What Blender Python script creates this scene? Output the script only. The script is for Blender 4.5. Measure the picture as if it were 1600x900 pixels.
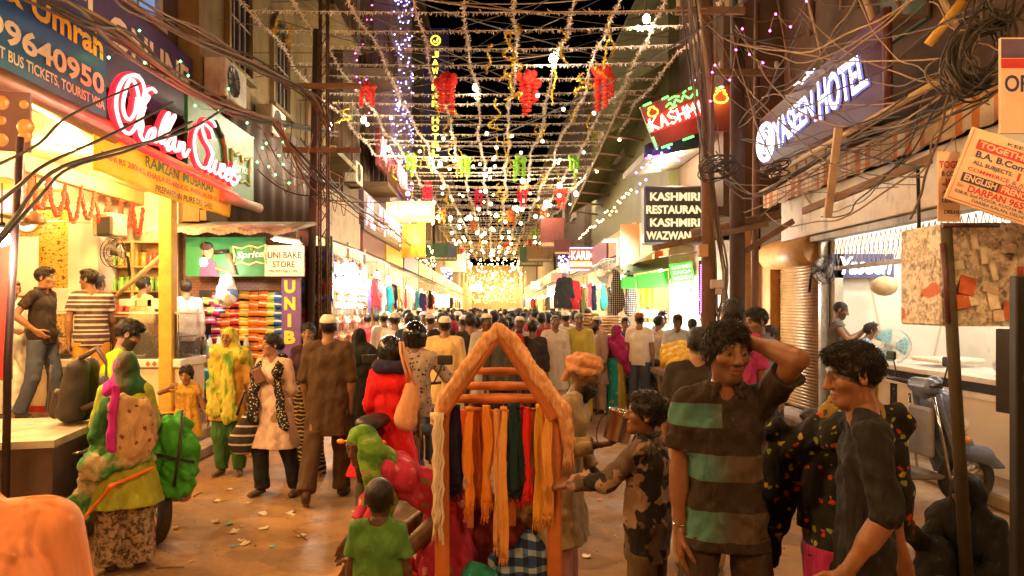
import bpy,bmesh,math,random
import numpy as np
from mathutils import Vector,Matrix
random.seed(7)
for _o in list(bpy.data.objects):bpy.data.objects.remove(_o)
SC=bpy.context.scene
COL=SC.collection
R=math.radians
HAZE=0
F=1067.0; HC=1.75; U0=770.0; V0=480.0
# ------------------------------------------------------------ camera, night sky, exposure
cd=bpy.data.cameras.new('camera'); cam=bpy.data.objects.new('camera',cd); COL.objects.link(cam)
cam.location=(0,0,HC); cam.rotation_euler=(R(90),0,0)
cd.sensor_width=36; cd.lens=36*F/1600; cd.shift_x=30/1600; cd.shift_y=30/1600
cd.clip_start=.05; cd.clip_end=2000
SC.camera=cam
cd.dof.use_dof=True; cd.dof.focus_distance=6.5; cd.dof.aperture_fstop=12
W=bpy.data.worlds.new('World'); SC.world=W; W.use_nodes=True
wn=W.node_tree; bg=wn.nodes['Background']
sky=wn.nodes.new('ShaderNodeTexSky'); sky.sky_type='NISHITA'; sky.sun_disc=False
sky.sun_elevation=R(-4); sky.sun_rotation=R(200)
wn.links.new(sky.outputs[0],bg.inputs[0]); bg.inputs[1].default_value=.004
SC.view_settings.view_transform='Standard'; SC.view_settings.look='None'
SC.view_settings.exposure=1.0; SC.view_settings.gamma=1.0; SC.view_settings.use_curve_mapping=False
cy=SC.cycles
cy.use_denoising=True
try:cy.denoiser='OPENIMAGEDENOISE'; cy.denoising_input_passes='RGB_ALBEDO_NORMAL'; cy.denoising_prefilter='ACCURATE'
except Exception:pass
cy.max_bounces=6; cy.diffuse_bounces=3; cy.glossy_bounces=3; cy.transmission_bounces=5; cy.transparent_max_bounces=8
cy.sample_clamp_indirect=3.0; cy.sample_clamp_direct=0; cy.caustics_reflective=False; cy.caustics_refractive=False
cy.use_light_tree=True; cy.light_sampling_threshold=.02; cy.use_adaptive_sampling=True; cy.adaptive_threshold=.015
def at(u,v,Y):return Vector(((u-U0)*Y/F,Y,HC-(v-V0)*Y/F))
def gnd(u,v):
 Y=F*HC/(v-V0); return Vector(((u-U0)*Y/F,Y,0))
def ppm(Y):return F/Y
# ------------------------------------------------------------ scene bookkeeping
WM={}
def tag(o,label=None,cat=None,group=None,kind=None):
 if label:o['label']=label
 if cat:o['category']=cat
 if group:o['group']=group
 if kind:o['kind']=kind
 return o
def thing(name,label,cat,loc=(0,0,0),rz=0.0,group=None):
 o=bpy.data.objects.new(name,None); o.empty_display_size=.1; COL.objects.link(o)
 o.location=loc; o.rotation_euler=(0,0,rz)
 WM[o.name]=Matrix.Translation(Vector(loc))@Matrix.Rotation(rz,4,'Z')
 return tag(o,label,cat,group)
def link(name,me,parent=None,M=None):
 o=bpy.data.objects.new(name,me); COL.objects.link(o)
 if parent is not None:o.parent=parent
 WM[o.name]=M or (WM[parent.name].copy() if parent is not None else Matrix.Identity(4))
 return o
def copy_thing(o,loc=None,rz=None,label=None,group=None,parent=None,scale=None):
 c=o.copy(); COL.objects.link(c)
 if parent is not None:c.parent=parent
 if loc is not None:c.location=loc
 if rz is not None:c.rotation_euler=(0,0,rz)
 if scale is not None:c.scale=(scale,scale,scale)
 if label:c['label']=label
 if group:c['group']=group
 for ch in list(KIDS.get(o.name,[])):
  d=copy_thing(ch,parent=c)
  KIDS.setdefault(c.name,[]).append(d)
 return c
KIDS={}
def fastmesh(name,V,Fc,smooth=True,col=None,midx=None):
 me=bpy.data.meshes.new(name)
 V=np.asarray(V,dtype=np.float32)
 me.vertices.add(len(V)); me.vertices.foreach_set('co',V.ravel())
 if isinstance(Fc,np.ndarray):
  n,k=Fc.shape; ls=np.arange(0,n*k,k,dtype=np.int32); lt=np.full(n,k,dtype=np.int32); lv=Fc.astype(np.int32).ravel()
 else :
  lt=np.array([len(f) for f in Fc],dtype=np.int32); ls=np.concatenate([[0],np.cumsum(lt)[:-1]]).astype(np.int32) if len(lt) else np.zeros(0,np.int32)
  lv=np.array([i for f in Fc for i in f],dtype=np.int32)
 me.loops.add(len(lv)); me.loops.foreach_set('vertex_index',lv)
 me.polygons.add(len(lt)); me.polygons.foreach_set('loop_start',ls)
 me.polygons.foreach_set('use_smooth',np.full(len(lt),bool(smooth)) if not isinstance(smooth,(list,np.ndarray)) else np.array(smooth,bool))
 if midx is not None:me.polygons.foreach_set('material_index',np.array(midx,np.int32))
 me.update(calc_edges=True); me.validate()
 if col is not None:
  a=me.color_attributes.new('Col','FLOAT_COLOR','POINT')
  c4=np.ones((len(V),4),np.float32); c4[:,:3]=col
  a.data.foreach_set('color',c4.ravel())
 return me
def basis(d):
 d=Vector(d).normalized()
 a=Vector((0,0,1)) if abs(d.z)<.9 else Vector((1,0,0))
 x=d.cross(a).normalized(); return x,x.cross(d).normalized()
class MB:
 """collects shapes (world or parent-local coordinates) and links them as ONE mesh"""
 def __init__(s):s.v=[]; s.f=[]; s.sm=[]; s.mi=[]; s.m=0
 def add(s,vs,fs,smooth=False):
  b=len(s.v); s.v+=[tuple(p) for p in vs]
  for f in fs:s.f.append([i+b for i in f]); s.sm.append(smooth); s.mi.append(s.m)
  return s
 def box(s,c,d,bev=0.0,M=None,rz=0.0):
  c=Vector(c); h=Vector(d)*.5
  T=M.copy() if M is not None else Matrix.Rotation(rz,3,'Z')
  bev=min(bev,min(h)*.9)
  if bev<=0:
   P=[c+T@Vector((x*h.x,y*h.y,z*h.z)) for x in (-1,1) for y in (-1,1) for z in (-1,1)]
   return s.add(P,[(0,1,3,2),(4,6,7,5),(0,4,5,1),(2,3,7,6),(0,2,6,4),(1,5,7,3)])
  P=[]; ix={}
  for x in (-1,1):
   for y in (-1,1):
    for z in (-1,1):
     for ax in range(3):
      q=[x*(h.x-bev),y*(h.y-bev),z*(h.z-bev)]; q[ax]=(x,y,z)[ax]*h[ax]
      ix[(x,y,z,ax)]=len(P); P.append(c+T@Vector(q))
  fs=[]
  for ax in range(3):
   a,b=[(1,2),(2,0),(0,1)][ax]
   for sg in (-1,1):
    q=[]
    for (p,r) in ((-1,-1),(1,-1),(1,1),(-1,1)):
     k=[0,0,0]; k[ax]=sg; k[a]=p; k[b]=r; q.append(ix[(*k,ax)])
    fs.append(q if sg>0 else q[::-1])
   for p in (-1,1):
    for r in (-1,1):
     k0=[0,0,0]; k0[a]=p; k0[b]=r; k1=list(k0); k0[ax]=-1; k1[ax]=1
     q=[ix[(*k0,a)],ix[(*k1,a)],ix[(*k1,b)],ix[(*k0,b)]]
     fs.append(q if p*r>0 else q[::-1])
  for x in (-1,1):
   for y in (-1,1):
    for z in (-1,1):
     q=[ix[(x,y,z,0)],ix[(x,y,z,1)],ix[(x,y,z,2)]]
     fs.append(q if x*y*z>0 else q[::-1])
  return s.add(P,fs)
 def bx(s,x0,x1,y0,y1,z0,z1,bev=0.0):return s.box(((x0+x1)/2,(y0+y1)/2,(z0+z1)/2),(abs(x1-x0),abs(y1-y0),abs(z1-z0)),bev)
 def tube(s,pts,r,n=8,cap=True,smooth=True):
  pts=[Vector(p) for p in pts]; m=len(pts); rs=r if isinstance(r,(list,tuple)) else [r]*m
  b=len(s.v); px=None
  for i,p in enumerate(pts):
   d=pts[min(i+1,m-1)]-pts[max(i-1,0)]
   if d.length<1e-9:d=Vector((0,0,1))
   d.normalize()
   if px is None:x,y=basis(d)
   else :
    x=px-d*px.dot(d)
    if x.length<1e-6:x,y=basis(d)
    x.normalize(); y=x.cross(d)
   px=x
   for k in range(n):
    a=2*math.pi*k/n; s.v.append(tuple(p+(x*math.cos(a)+y*math.sin(a))*rs[i]))
  for i in range(m-1):
   for k in range(n):
    a,c=b+i*n+k,b+i*n+(k+1)%n
    s.f.append([a,a+n,c+n,c]); s.sm.append(smooth); s.mi.append(s.m)
  if cap:
   s.f.append([b+k for k in range(n)]); s.sm.append(False); s.mi.append(s.m)
   s.f.append([b+(m-1)*n+k for k in range(n)][::-1]); s.sm.append(False); s.mi.append(s.m)
  return s
 def cyl(s,a,b,r,n=16,r2=None):return s.tube([a,b],[r,r if r2 is None else r2],n)
 def lathe(s,c,prof,n=20,M=None,smooth=True,arc=1.0):
  """prof: (radius, height) pairs; axis = local z of M"""
  c=Vector(c); T=M or Matrix.Identity(3); b=len(s.v); m=len(prof)
  for (r,z) in prof:
   for k in range(n):
    a=2*math.pi*arc*k/n; s.v.append(tuple(c+T@Vector((r*math.cos(a),r*math.sin(a),z))))
  for i in range(m-1):
   for k in range(n if arc==1 else n-1):
    a,d=b+i*n+k,b+i*n+(k+1)%n
    s.f.append([a,d,d+n,a+n]); s.sm.append(smooth); s.mi.append(s.m)
  return s
 def ball(s,c,r,n=10,sq=(1,1,1),M=None):
  k=max(5,n//2+1); prof=[(math.sin(math.pi*i/k),-math.cos(math.pi*i/k)) for i in range(k+1)]
  c=Vector(c); T=M or Matrix.Identity(3); T=T@Matrix.Diagonal(Vector(sq)*r)
  return s.lathe(c,prof,n,T)
 def quad(s,a,b,c,d):return s.add([a,b,c,d],[(0,1,2,3)])
 def prism(s,poly,d):
  d=Vector(d); n=len(poly); P=[Vector(p) for p in poly]
  return s.add(P+[p+d for p in P],[list(range(n))[::-1],[n+i for i in range(n)]]+[(i,(i+1)%n,n+(i+1)%n,n+i) for i in range(n)])
 def grid(s,fn,nu,nv,smooth=True,thick=0.0):
  b=len(s.v)
  P=[[Vector(fn(i/nu,j/nv)) for j in range(nv+1)] for i in range(nu+1)]
  for r in P:s.v+=[tuple(p) for p in r]
  w=nv+1
  for i in range(nu):
   for j in range(nv):
    a=b+i*w+j; s.f.append([a,a+w,a+w+1,a+1]); s.sm.append(smooth); s.mi.append(s.m)
  if thick:
   b2=len(s.v)
   for i in range(nu+1):
    for j in range(nv+1):
     du=P[min(i+1,nu)][j]-P[max(i-1,0)][j]; dv=P[i][min(j+1,nv)]-P[i][max(j-1,0)]
     nn=du.cross(dv)
     if nn.length>1e-12:nn.normalize()
     s.v.append(tuple(P[i][j]-nn*thick))
   for i in range(nu):
    for j in range(nv):
     a=b2+i*w+j; s.f.append([a+1,a+w+1,a+w,a]); s.sm.append(smooth); s.mi.append(s.m)
   rim=[(i,0) for i in range(nu)]+[(nu,j) for j in range(nv)]+[(i,nv) for i in range(nu,0,-1)]+[(0,j) for j in range(nv,0,-1)]
   for q in range(len(rim)):
    i0,j0=rim[q]; i1,j1=rim[(q+1)%len(rim)]
    s.f.append([b+i0*w+j0,b2+i0*w+j0,b2+i1*w+j1,b+i1*w+j1]); s.sm.append(False); s.mi.append(s.m)
  return s
 def mesh(s,me,M,smooth=False):
  b=len(s.v)
  for v in me.vertices:s.v.append(tuple(M@v.co))
  for p in me.polygons:s.f.append([b+i for i in p.vertices]); s.sm.append(smooth); s.mi.append(s.m)
  return s
 def obj(s,name,mat,parent=None,local=False,label=None,cat=None,group=None,kind=None,origin=None):
  V=np.array(s.v,dtype=np.float64).reshape(-1,3)
  M=None
  if parent is not None:
   if not local:
    A=np.array(WM[parent.name].inverted()); V=V@A[:3,:3].T+A[:3,3]
  else :
   if origin is None:
    origin=((V[:,0].min()+V[:,0].max())/2,(V[:,1].min()+V[:,1].max())/2,V[:,2].min())
   V=V-np.array(origin); M=Matrix.Translation(Vector(origin))
  me=fastmesh(name,V,s.f,s.sm,midx=s.mi)
  for m in (mat if isinstance(mat,(list,tuple)) else [mat]):me.materials.append(m)
  o=link(name,me,parent,M)
  if parent is None:o.location=origin
  else :KIDS.setdefault(parent.name,[]).append(o)
  return tag(o,label,cat,group,kind)
def box1(name,c,d,mat,parent=None,bev=0.0,**k):return MB().box(c,d,bev).obj(name,mat,parent,**k)
# ------------------------------------------------------------ materials
MATS={}
class NT:
 def __init__(s,name):
  s.m=bpy.data.materials.new(name); s.m.use_nodes=True; s.t=s.m.node_tree; s.n=s.t.nodes
  s.b=s.n['Principled BSDF']
 def nd(s,t,**k):
  x=s.n.new(t)
  for a,b in k.items():
   if isinstance(a,str) and hasattr(x,a):setattr(x,a,b)
  return x
 def L(s,a,b):s.t.links.new(a,b)
 def co(s,sc=(1,1,1),rot=(0,0,0)):
  if not hasattr(s,'tc'):s.tc=s.nd('ShaderNodeTexCoord')
  if tuple(sc)==(1,1,1) and tuple(rot)==(0,0,0):return s.tc.outputs['Object']
  m=s.nd('ShaderNodeMapping'); s.L(s.tc.outputs['Object'],m.inputs[0]); m.inputs['Scale'].default_value=sc; m.inputs['Rotation'].default_value=rot
  return m.outputs[0]
 def noise(s,scale,detail=4,rough=.6,sc=(1,1,1)):
  x=s.nd('ShaderNodeTexNoise'); x.inputs['Scale'].default_value=scale; x.inputs['Detail'].default_value=detail; x.inputs['Roughness'].default_value=rough
  s.L(s.co(sc),x.inputs['Vector']); return x.outputs['Fac']
 def vor(s,scale,sc=(1,1,1),out='Distance',feature='F1'):
  x=s.nd('ShaderNodeTexVoronoi'); x.feature=feature; x.inputs['Scale'].default_value=scale
  s.L(s.co(sc),x.inputs['Vector']); return x.outputs[out]
 def ramp(s,fac,stops,interp='LINEAR'):
  x=s.nd('ShaderNodeValToRGB'); e=x.color_ramp; e.interpolation=interp
  while len(e.elements)<len(stops):e.elements.new(.5)
  for el,(p,c) in zip(e.elements,stops):el.position=p; el.color=(*c,1) if len(c)==3 else c
  s.L(fac,x.inputs[0]); return x.outputs[0]
 def math(s,op,a,b=None,clamp=False):
  x=s.nd('ShaderNodeMath'); x.operation=op; x.use_clamp=clamp
  for i,q in enumerate((a,b)):
   if q is None:continue
   if isinstance(q,(int,float)):x.inputs[i].default_value=q
   else :s.L(q,x.inputs[i])
  return x.outputs[0]
 def mix(s,fac,a,b,blend='MIX'):
  x=s.nd('ShaderNodeMix'); x.data_type='RGBA'; x.blend_type=blend
  for i,q in ((0,fac),(6,a),(7,b)):
   if isinstance(q,(int,float)):x.inputs[i].default_value=q
   elif isinstance(q,(tuple,list)):x.inputs[i].default_value=(*q,1) if len(q)==3 else q
   else :s.L(q,x.inputs[i])
  return x.outputs[2]
 def sep(s,v):
  x=s.nd('ShaderNodeSeparateXYZ'); s.L(v,x.inputs[0]); return x.outputs
 def bump(s,h,strength=.3,dist=.01):
  x=s.nd('ShaderNodeBump'); x.inputs['Strength'].default_value=strength; x.inputs['Distance'].default_value=dist
  s.L(h,x.inputs['Height'])
  if s.b.inputs['Normal'].links:s.L(s.b.inputs['Normal'].links[0].from_socket,x.inputs['Normal'])
  s.L(x.outputs[0],s.b.inputs['Normal'])
 def base(s,c):
  if isinstance(c,(tuple,list)):s.b.inputs['Base Color'].default_value=(*c[:3],1)
  else :s.L(c,s.b.inputs['Base Color'])
 def rough(s,r):
  if isinstance(r,(int,float)):s.b.inputs['Roughness'].default_value=r
  else :s.L(r,s.b.inputs['Roughness'])
def vary(n,col,var=.3,scale=6.0,dirt=0.0,dcol=(.05,.035,.02)):
 """col with two octaves of tone noise and optional blotches of grime"""
 f=n.noise(scale,5,.65)
 lo=tuple(c*(1-var) for c in col); hi=tuple(min(1,c*(1+var)) for c in col)
 c=n.ramp(f,[(.25,lo),(.75,hi)])
 if dirt>0:
  g=n.noise(scale*.37+1.3,6,.7,(1,1,.35))
  c=n.mix(n.ramp(g,[(.62-dirt*.3,(0,0,0)),(.82,(1,1,1))]),c,dcol)
 return c
def M(name,col,rough=.65,metal=0.0,var=.22,scale=7.0,bump=.15,bscale=60.0,dirt=0.0,spec=.5,dcol=(.05,.035,.02)):
 if name in MATS:return MATS[name]
 n=NT(name); n.base(vary(n,col,var,scale,dirt,dcol)); n.b.inputs['Metallic'].default_value=metal
 n.b.inputs['Specular IOR Level'].default_value=spec
 n.rough(n.math('MULTIPLY_ADD',n.noise(scale*2,3),.3)) if False else n.rough(rough)
 if bump:n.bump(n.noise(bscale,3),bump,.006)
 MATS[name]=n.m; return n.m
def EM(name,col,strength,sample=False):
 if name in MATS:return MATS[name]
 n=NT(name); n.base((.02,.02,.02)); n.b.inputs['Emission Color'].default_value=(*col,1); n.b.inputs['Emission Strength'].default_value=strength
 n.rough(.4)
 n.m.cycles.emission_sampling='AUTO' if sample else 'NONE'
 MATS[name]=n.m; return n.m
def lamp(name,loc,power,col=(1,.72,.38),size=.05,parent=None,kind='POINT',rot=None,sx=None,sy=None):
 l=bpy.data.lights.new(name,kind); l.energy=power; l.color=col
 if kind=='AREA':
  l.shape='RECTANGLE'; l.size=sx; l.size_y=sy
 else :l.shadow_soft_size=size
 o=bpy.data.objects.new(name,l); COL.objects.link(o)
 loc=Vector(loc)
 if parent is not None:o.parent=parent; loc=WM[parent.name].inverted()@loc
 o.location=loc
 if rot:o.rotation_euler=rot
 return o
 # ------------------------------------------------------------ lettering
TXT={}
def text_mesh(s,bold=0.0,ext=.0):
 k=(s,bold,ext)
 if k in TXT:return TXT[k]
 c=bpy.data.curves.new('lettering','FONT'); c.body=s; c.size=1; c.offset=bold; c.extrude=ext; c.resolution_u=3
 o=bpy.data.objects.new('lettering',c); COL.objects.link(o)
 dg=bpy.context.evaluated_depsgraph_get(); dg.update()
 me=bpy.data.meshes.new_from_object(o.evaluated_get(dg)); bpy.data.objects.remove(o); bpy.data.curves.remove(c)
 TXT[k]=me; return me
class Face:
 """a sign face: origin lower left, xd along the reading direction, up; a (0..w) b (0..h) in metres"""
 def __init__(s,o,xd,up=(0,0,1)):
  s.o=Vector(o); s.x=Vector(xd).normalized(); u=Vector(up); s.u=(u-s.x*u.dot(s.x)).normalized(); s.n=s.x.cross(s.u)
 def p(s,a,b,d=0.0):return s.o+s.x*a+s.u*b+s.n*d
 def M3(s):return Matrix((s.x,s.u,s.n)).transposed()
 def panel(s,mb,a0,a1,b0,b1,d0,d1,bev=0.0):
  return mb.box(s.p((a0+a1)/2,(b0+b1)/2,(d0+d1)/2),(a1-a0,b1-b0,abs(d1-d0)),bev,M=s.M3())
 def text(s,mb,t,a0,a1,b0,b1,d=.006,bold=.012,ext=.0,shear=0.0,slope=0.0):
  """lettering fitted into the rectangle a0..a1, b0..b1"""
  me=text_mesh(t,bold,0.0)
  xs=[v.co.x for v in me.vertices]; ys=[v.co.y for v in me.vertices]
  x0,x1,y0,y1=min(xs),max(xs),min(ys),max(ys)
  b=len(mb.v)
  for v in me.vertices:
   fa=(v.co.x-x0)/(x1-x0+1e-9); fb=(v.co.y-y0)/(y1-y0+1e-9)
   a=a0+fa*(a1-a0)+shear*fb*(b1-b0); q=b0+fb*(b1-b0)+slope*fa
   mb.v.append(tuple(s.p(a,q,d)))
  for p in me.polygons:mb.f.append([b+i for i in p.vertices]); mb.sm.append(False); mb.mi.append(mb.m)
  if ext:
   b2=len(mb.v)
   for i in range(len(me.vertices)):mb.v.append(tuple(Vector(mb.v[b+i])-s.n*ext))
   cnt={}
   for p in me.polygons:
    vs=list(p.vertices)
    for i in range(len(vs)):
     e=(vs[i],vs[(i+1)%len(vs)]); cnt[tuple(sorted(e))]=cnt.get(tuple(sorted(e)),[])+[e]
   for es in cnt.values():
    if len(es)==1:
     i,j=es[0]; mb.f.append([b+i,b2+i,b2+j,b+j]); mb.sm.append(False); mb.mi.append(mb.m)
  return mb
 def stroke(s,mb,pts,r,d=.02,n=6):return mb.tube([s.p(a,b,d) for a,b in pts],r,n)
def smooth_path(pts,n=6,closed=False):
 """Catmull-Rom through points of any dimension"""
 P=[Vector(p) if len(p)==3 else Vector((p[0],p[1],0)) for p in pts]; out=[]; m=len(P)
 for i in range(m if closed else m-1):
  g=lambda k:P[k%m] if closed else P[max(0,min(m-1,k))]
  a,b,c,e=g(i-1),g(i),g(i+1),g(i+2)
  for k in range(n):
   t=k/n
   out.append(.5*((2*b)+(c-a)*t+(2*a-5*b+4*c-e)*t*t+(3*b-a-3*c+e)*t**3))
 out.append(P[0] if closed else P[-1])
 return [p if len(pts[0])==3 else (p.x,p.y) for p in out]
def sag(a,b,s,n=14):
 a,b=Vector(a),Vector(b); return [a.lerp(b,i/n)-Vector((0,0,s*4*(i/n)*(1-i/n))) for i in range(n+1)]
 # ------------------------------------------------------------ bodies: distance fields meshed with surface nets
def nz(v):
 v=np.asarray(v,float); return v/max(1e-9,np.linalg.norm(v))
class Sdf:
 def __init__(s):s.p=[]; s.h=[]
 def cap(s,a,b,ra,rb=None,k=.02,sub=False,flat=None,q=1.0,clip=False):
  s.p.append(('c',np.asarray(a,float),np.asarray(b,float),ra,ra if rb is None else rb,k,sub,None if flat is None else nz(flat),q,clip)); return s
 def ell(s,c,r,Rm=None,k=.02,sub=False):
  s.p.append(('e',np.asarray(c,float),np.asarray(r,float),np.eye(3) if Rm is None else np.asarray(Rm,float),k,sub)); return s
 def half(s,n,p):n=nz(n); s.h.append((n,float(n@np.asarray(p,float)))); return s
 def scaled(s,k):
  t=Sdf()
  for p in s.p:
   if p[0]=='c':t.p.append(('c',p[1]*k,p[2]*k,p[3]*k,p[4]*k,p[5]*k,p[6],p[7],p[8],p[9]))
   else :t.p.append(('e',p[1]*k,p[2]*k,p[3],p[4]*k,p[5]))
  t.h=[(n,c*k) for n,c in s.h]; return t
 def bounds(s):
  lo=np.full(3,9e9); hi=-lo
  for p in s.p:
   if p[5 if p[0]=='e' else 6]:continue
   if p[0]=='c':r=max(p[3],p[4])*max(1,p[8]); a=np.minimum(p[1],p[2])-r; b=np.maximum(p[1],p[2])+r
   else :r=p[2].max(); a=p[1]-r; b=p[1]+r
   lo=np.minimum(lo,a); hi=np.maximum(hi,b)
  return lo,hi
 def mesh(s,h,wr=0.0,wf=30.0,seed=0,lo=None,hi=None,fold=None):
  l,u=s.bounds()
  if lo is not None:l=np.maximum(l,lo); u=np.minimum(u,hi)
  l=l-3*h-wr*2; u=u+3*h+wr*2
  ax=[np.arange(l[i],u[i]+h,h) for i in range(3)]
  f=np.full([len(a) for a in ax],.5,np.float64)
  for p in s.p:
   if p[0]=='c':
    _,a,b,ra,rb,k,sub,fl,q,clip=p; r=max(ra,rb)*max(1,q)
    mn=np.minimum(a,b)-r-k-3*h; mx=np.maximum(a,b)+r+k+3*h
   else :
    _,c,rad,Rm,k,sub=p; r=rad.max(); mn=c-r-k-3*h; mx=c+r+k+3*h
   sl=[]
   for i in range(3):
    i0=max(0,int((mn[i]-l[i])/h)); i1=min(len(ax[i]),int((mx[i]-l[i])/h)+2)
    sl.append(slice(i0,i1))
   if any(x.start>=x.stop for x in sl):continue
   X,Y,Z=ax[0][sl[0]][:,None,None],ax[1][sl[1]][None,:,None],ax[2][sl[2]][None,None,:]
   if p[0]=='c':
    d=b-a; dd=max(d@d,1e-12)
    px,py,pz=X-a[0],Y-a[1],Z-a[2]
    t=np.clip((px*d[0]+py*d[1]+pz*d[2])/dd,0,1)
    qx,qy,qz=px-t*d[0],py-t*d[1],pz-t*d[2]
    d2=qx*qx+qy*qy+qz*qz
    if fl is not None and q!=1:
     w=qx*fl[0]+qy*fl[1]+qz*fl[2]; d2=d2+w*w*(1/(q*q)-1)
    v=np.sqrt(np.maximum(d2,0))-(ra+(rb-ra)*t)
    if fl is not None and q<1:v=v*(q**.5)
    if clip:
     dn=d/math.sqrt(dd); v=np.maximum(v,(X-b[0])*dn[0]+(Y-b[1])*dn[1]+(Z-b[2])*dn[2])
   else :
    px,py,pz=X-c[0],Y-c[1],Z-c[2]
    e=[(px*Rm[i][0]+py*Rm[i][1]+pz*Rm[i][2])/rad[i] for i in range(3)]
    n1=np.sqrt(e[0]**2+e[1]**2+e[2]**2); n2=np.sqrt((e[0]/rad[0])**2+(e[1]/rad[1])**2+(e[2]/rad[2])**2)
    v=n1*(n1-1)/np.maximum(n2,1e-6)
   g=f[sl[0],sl[1],sl[2]]
   if sub:
    m=np.clip(.5-.5*(v+g)/k,0,1); g[...]=g*(1-m)-v*m+k*m*(1-m)
   else :
    m=np.clip(.5+.5*(v-g)/k,0,1); g[...]=v*(1-m)+g*m-k*m*(1-m)
  X,Y,Z=ax[0][:,None,None],ax[1][None,:,None],ax[2][None,None,:]
  if wr>0:
   rs=np.random.RandomState(seed); ph=rs.rand(8)*6.3; a=wf
   wn_=(np.sin(a*X+ph[0]+1.3*np.sin(a*.45*Z+ph[1]))*np.sin(a*.8*Y+.35*a*Z+ph[2])+.6*np.sin(a*1.7*X-.5*a*Z+ph[3])*np.sin(a*.9*Z+a*1.1*Y+ph[4])+.5*np.sin(a*.7*Z+a*.5*X+ph[5]+np.sin(a*.8*Y)))
   f+=wr*(wn_-.9*np.abs(np.sin(.55*a*X*(1+.2*np.sin(ph[6]))+.5*a*Z+ph[7]+1.2*np.sin(.4*a*Y+.3*a*Z)))+.5) if wf<60 else wr*wn_
  if fold is not None:
   amp,n,zt,zb,cx,cy_=fold
   th=np.arctan2(Y-cy_,X-cx); f+=amp*np.clip((zt-Z)/(zt-zb),0,1)*np.sin(n*th+3*Z)
  for n,c in s.h:f=np.maximum(f,n[0]*X+n[1]*Y+n[2]*Z-c)
  return snets(f,l,h)
def snets(f,lo,h):
 f[0]=f[-1]=1; f[:,0]=f[:,-1]=1; f[:,:,0]=f[:,:,-1]=1
 s=f<0
 c=np.zeros([n-1 for n in f.shape],np.int8)
 offs=[(x,y,z) for x in (0,1) for y in (0,1) for z in (0,1)]
 sl=lambda o:tuple(slice(o[i],f.shape[i]-1+o[i]) for i in range(3))
 for o in offs:c+=s[sl(o)]
 idx=np.argwhere((c>0)&(c<8))
 if len(idx)==0:return np.zeros((0,3)),np.zeros((0,4),int)
 v8=np.stack([f[idx[:,0]+o[0],idx[:,1]+o[1],idx[:,2]+o[2]] for o in offs],1)
 acc=np.zeros((len(idx),3)); n=np.zeros(len(idx))
 O=np.array(offs,float)
 for i in range(8):
  for j in range(i+1,8):
   if np.abs(O[i]-O[j]).sum()!=1:continue
   a,b=v8[:,i],v8[:,j]; m=(a<0)!=(b<0)
   t=np.where(m,a/np.where(m,a-b,1),0)
   acc+=np.where(m[:,None],O[i]+t[:,None]*(O[j]-O[i]),0); n+=m
 V=lo+(idx+acc/n[:,None])*h
 mp=np.full(c.shape,-1,np.int64); mp[idx[:,0],idx[:,1],idx[:,2]]=np.arange(len(idx))
 Q=[]
 for ax in range(3):
  b1,b2=(ax+1)%3,(ax+2)%3
  A=[slice(None)]*3; B=[slice(None)]*3; A[ax]=slice(0,f.shape[ax]-1); B[ax]=slice(1,f.shape[ax])
  e=np.argwhere(s[tuple(A)]!=s[tuple(B)])
  e=e[(e[:,b1]>0)&(e[:,b2]>0)&(e[:,b1]<f.shape[b1]-1)&(e[:,b2]<f.shape[b2]-1)]
  def g(d1,d2):
   k=e.copy(); k[:,b1]-=d1; k[:,b2]-=d2; return mp[k[:,0],k[:,1],k[:,2]]
  q=np.stack([g(1,1),g(0,1),g(0,0),g(1,0)],1)
  fl=~s[e[:,0],e[:,1],e[:,2]]
  q[fl]=q[fl][:,::-1]
  Q.append(q)
 Q=np.concatenate(Q); Q=Q[(Q>=0).all(1)]
 return V,Q
def skin_mat():
 if 'skin' in MATS:return MATS['skin']
 n=NT('skin'); a=n.nd('ShaderNodeVertexColor'); a.layer_name='Col'
 c=n.mix(n.ramp(n.noise(22,4),[(.3,(.8,.8,.8)),(.7,(1.1,1.07,1.05))]),a.outputs[0],a.outputs[0])
 x=n.mix(1.0,a.outputs[0],n.ramp(n.noise(18,5),[(.3,(.78,.76,.75)),(.7,(1,1,1))]),'MULTIPLY')
 n.base(x); n.rough(.48); n.b.inputs['Specular IOR Level'].default_value=.4; n.bump(n.noise(260,2),.12,.002)
 MATS['skin']=n.m; return n.m
def folds(n):
 x=n.nd('ShaderNodeTexNoise'); x.inputs['Scale'].default_value=7; x.inputs['Detail'].default_value=2.5; x.inputs['Roughness'].default_value=.5; x.inputs['Distortion'].default_value=.8
 n.L(n.co((1.5,1.5,.6),(.25,.2,0)),x.inputs['Vector']); n.bump(x.outputs['Fac'],.7,.04); n.bump(n.noise(24,3),.22,.01)
def cloth(name,col,rough=.85,var=.16,weave=420):
 if name in MATS:return MATS[name]
 n=NT(name); n.base(vary(n,col,var,5)); n.rough(rough); n.b.inputs['Specular IOR Level'].default_value=.25
 folds(n); n.bump(n.noise(weave,2),.25,.002)
 MATS[name]=n.m; return n.m
def cloth_of(name,fn,rough=.85):
 if name in MATS:return MATS[name]
 n=NT(name); c=fn(n); n.base(n.mix(1.0,c,n.ramp(n.noise(9,4),[(.3,(.8,.8,.8)),(.7,(1.08,1.08,1.08))]),'MULTIPLY'))
 n.rough(rough); n.b.inputs['Specular IOR Level'].default_value=.25
 folds(n); n.bump(n.noise(420,2),.25,.002)
 MATS[name]=n.m; return n.m
def hair_mat(name='dark_hair',col=(.012,.009,.007)):
 if name in MATS:return MATS[name]
 n=NT(name); n.base(vary(n,col,.4,30)); n.rough(.45); n.b.inputs['Specular IOR Level'].default_value=.35
 n.bump(n.noise(90,4,.7,(1,1,.25)),.8,.01); MATS[name]=n.m; return n.m
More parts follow.
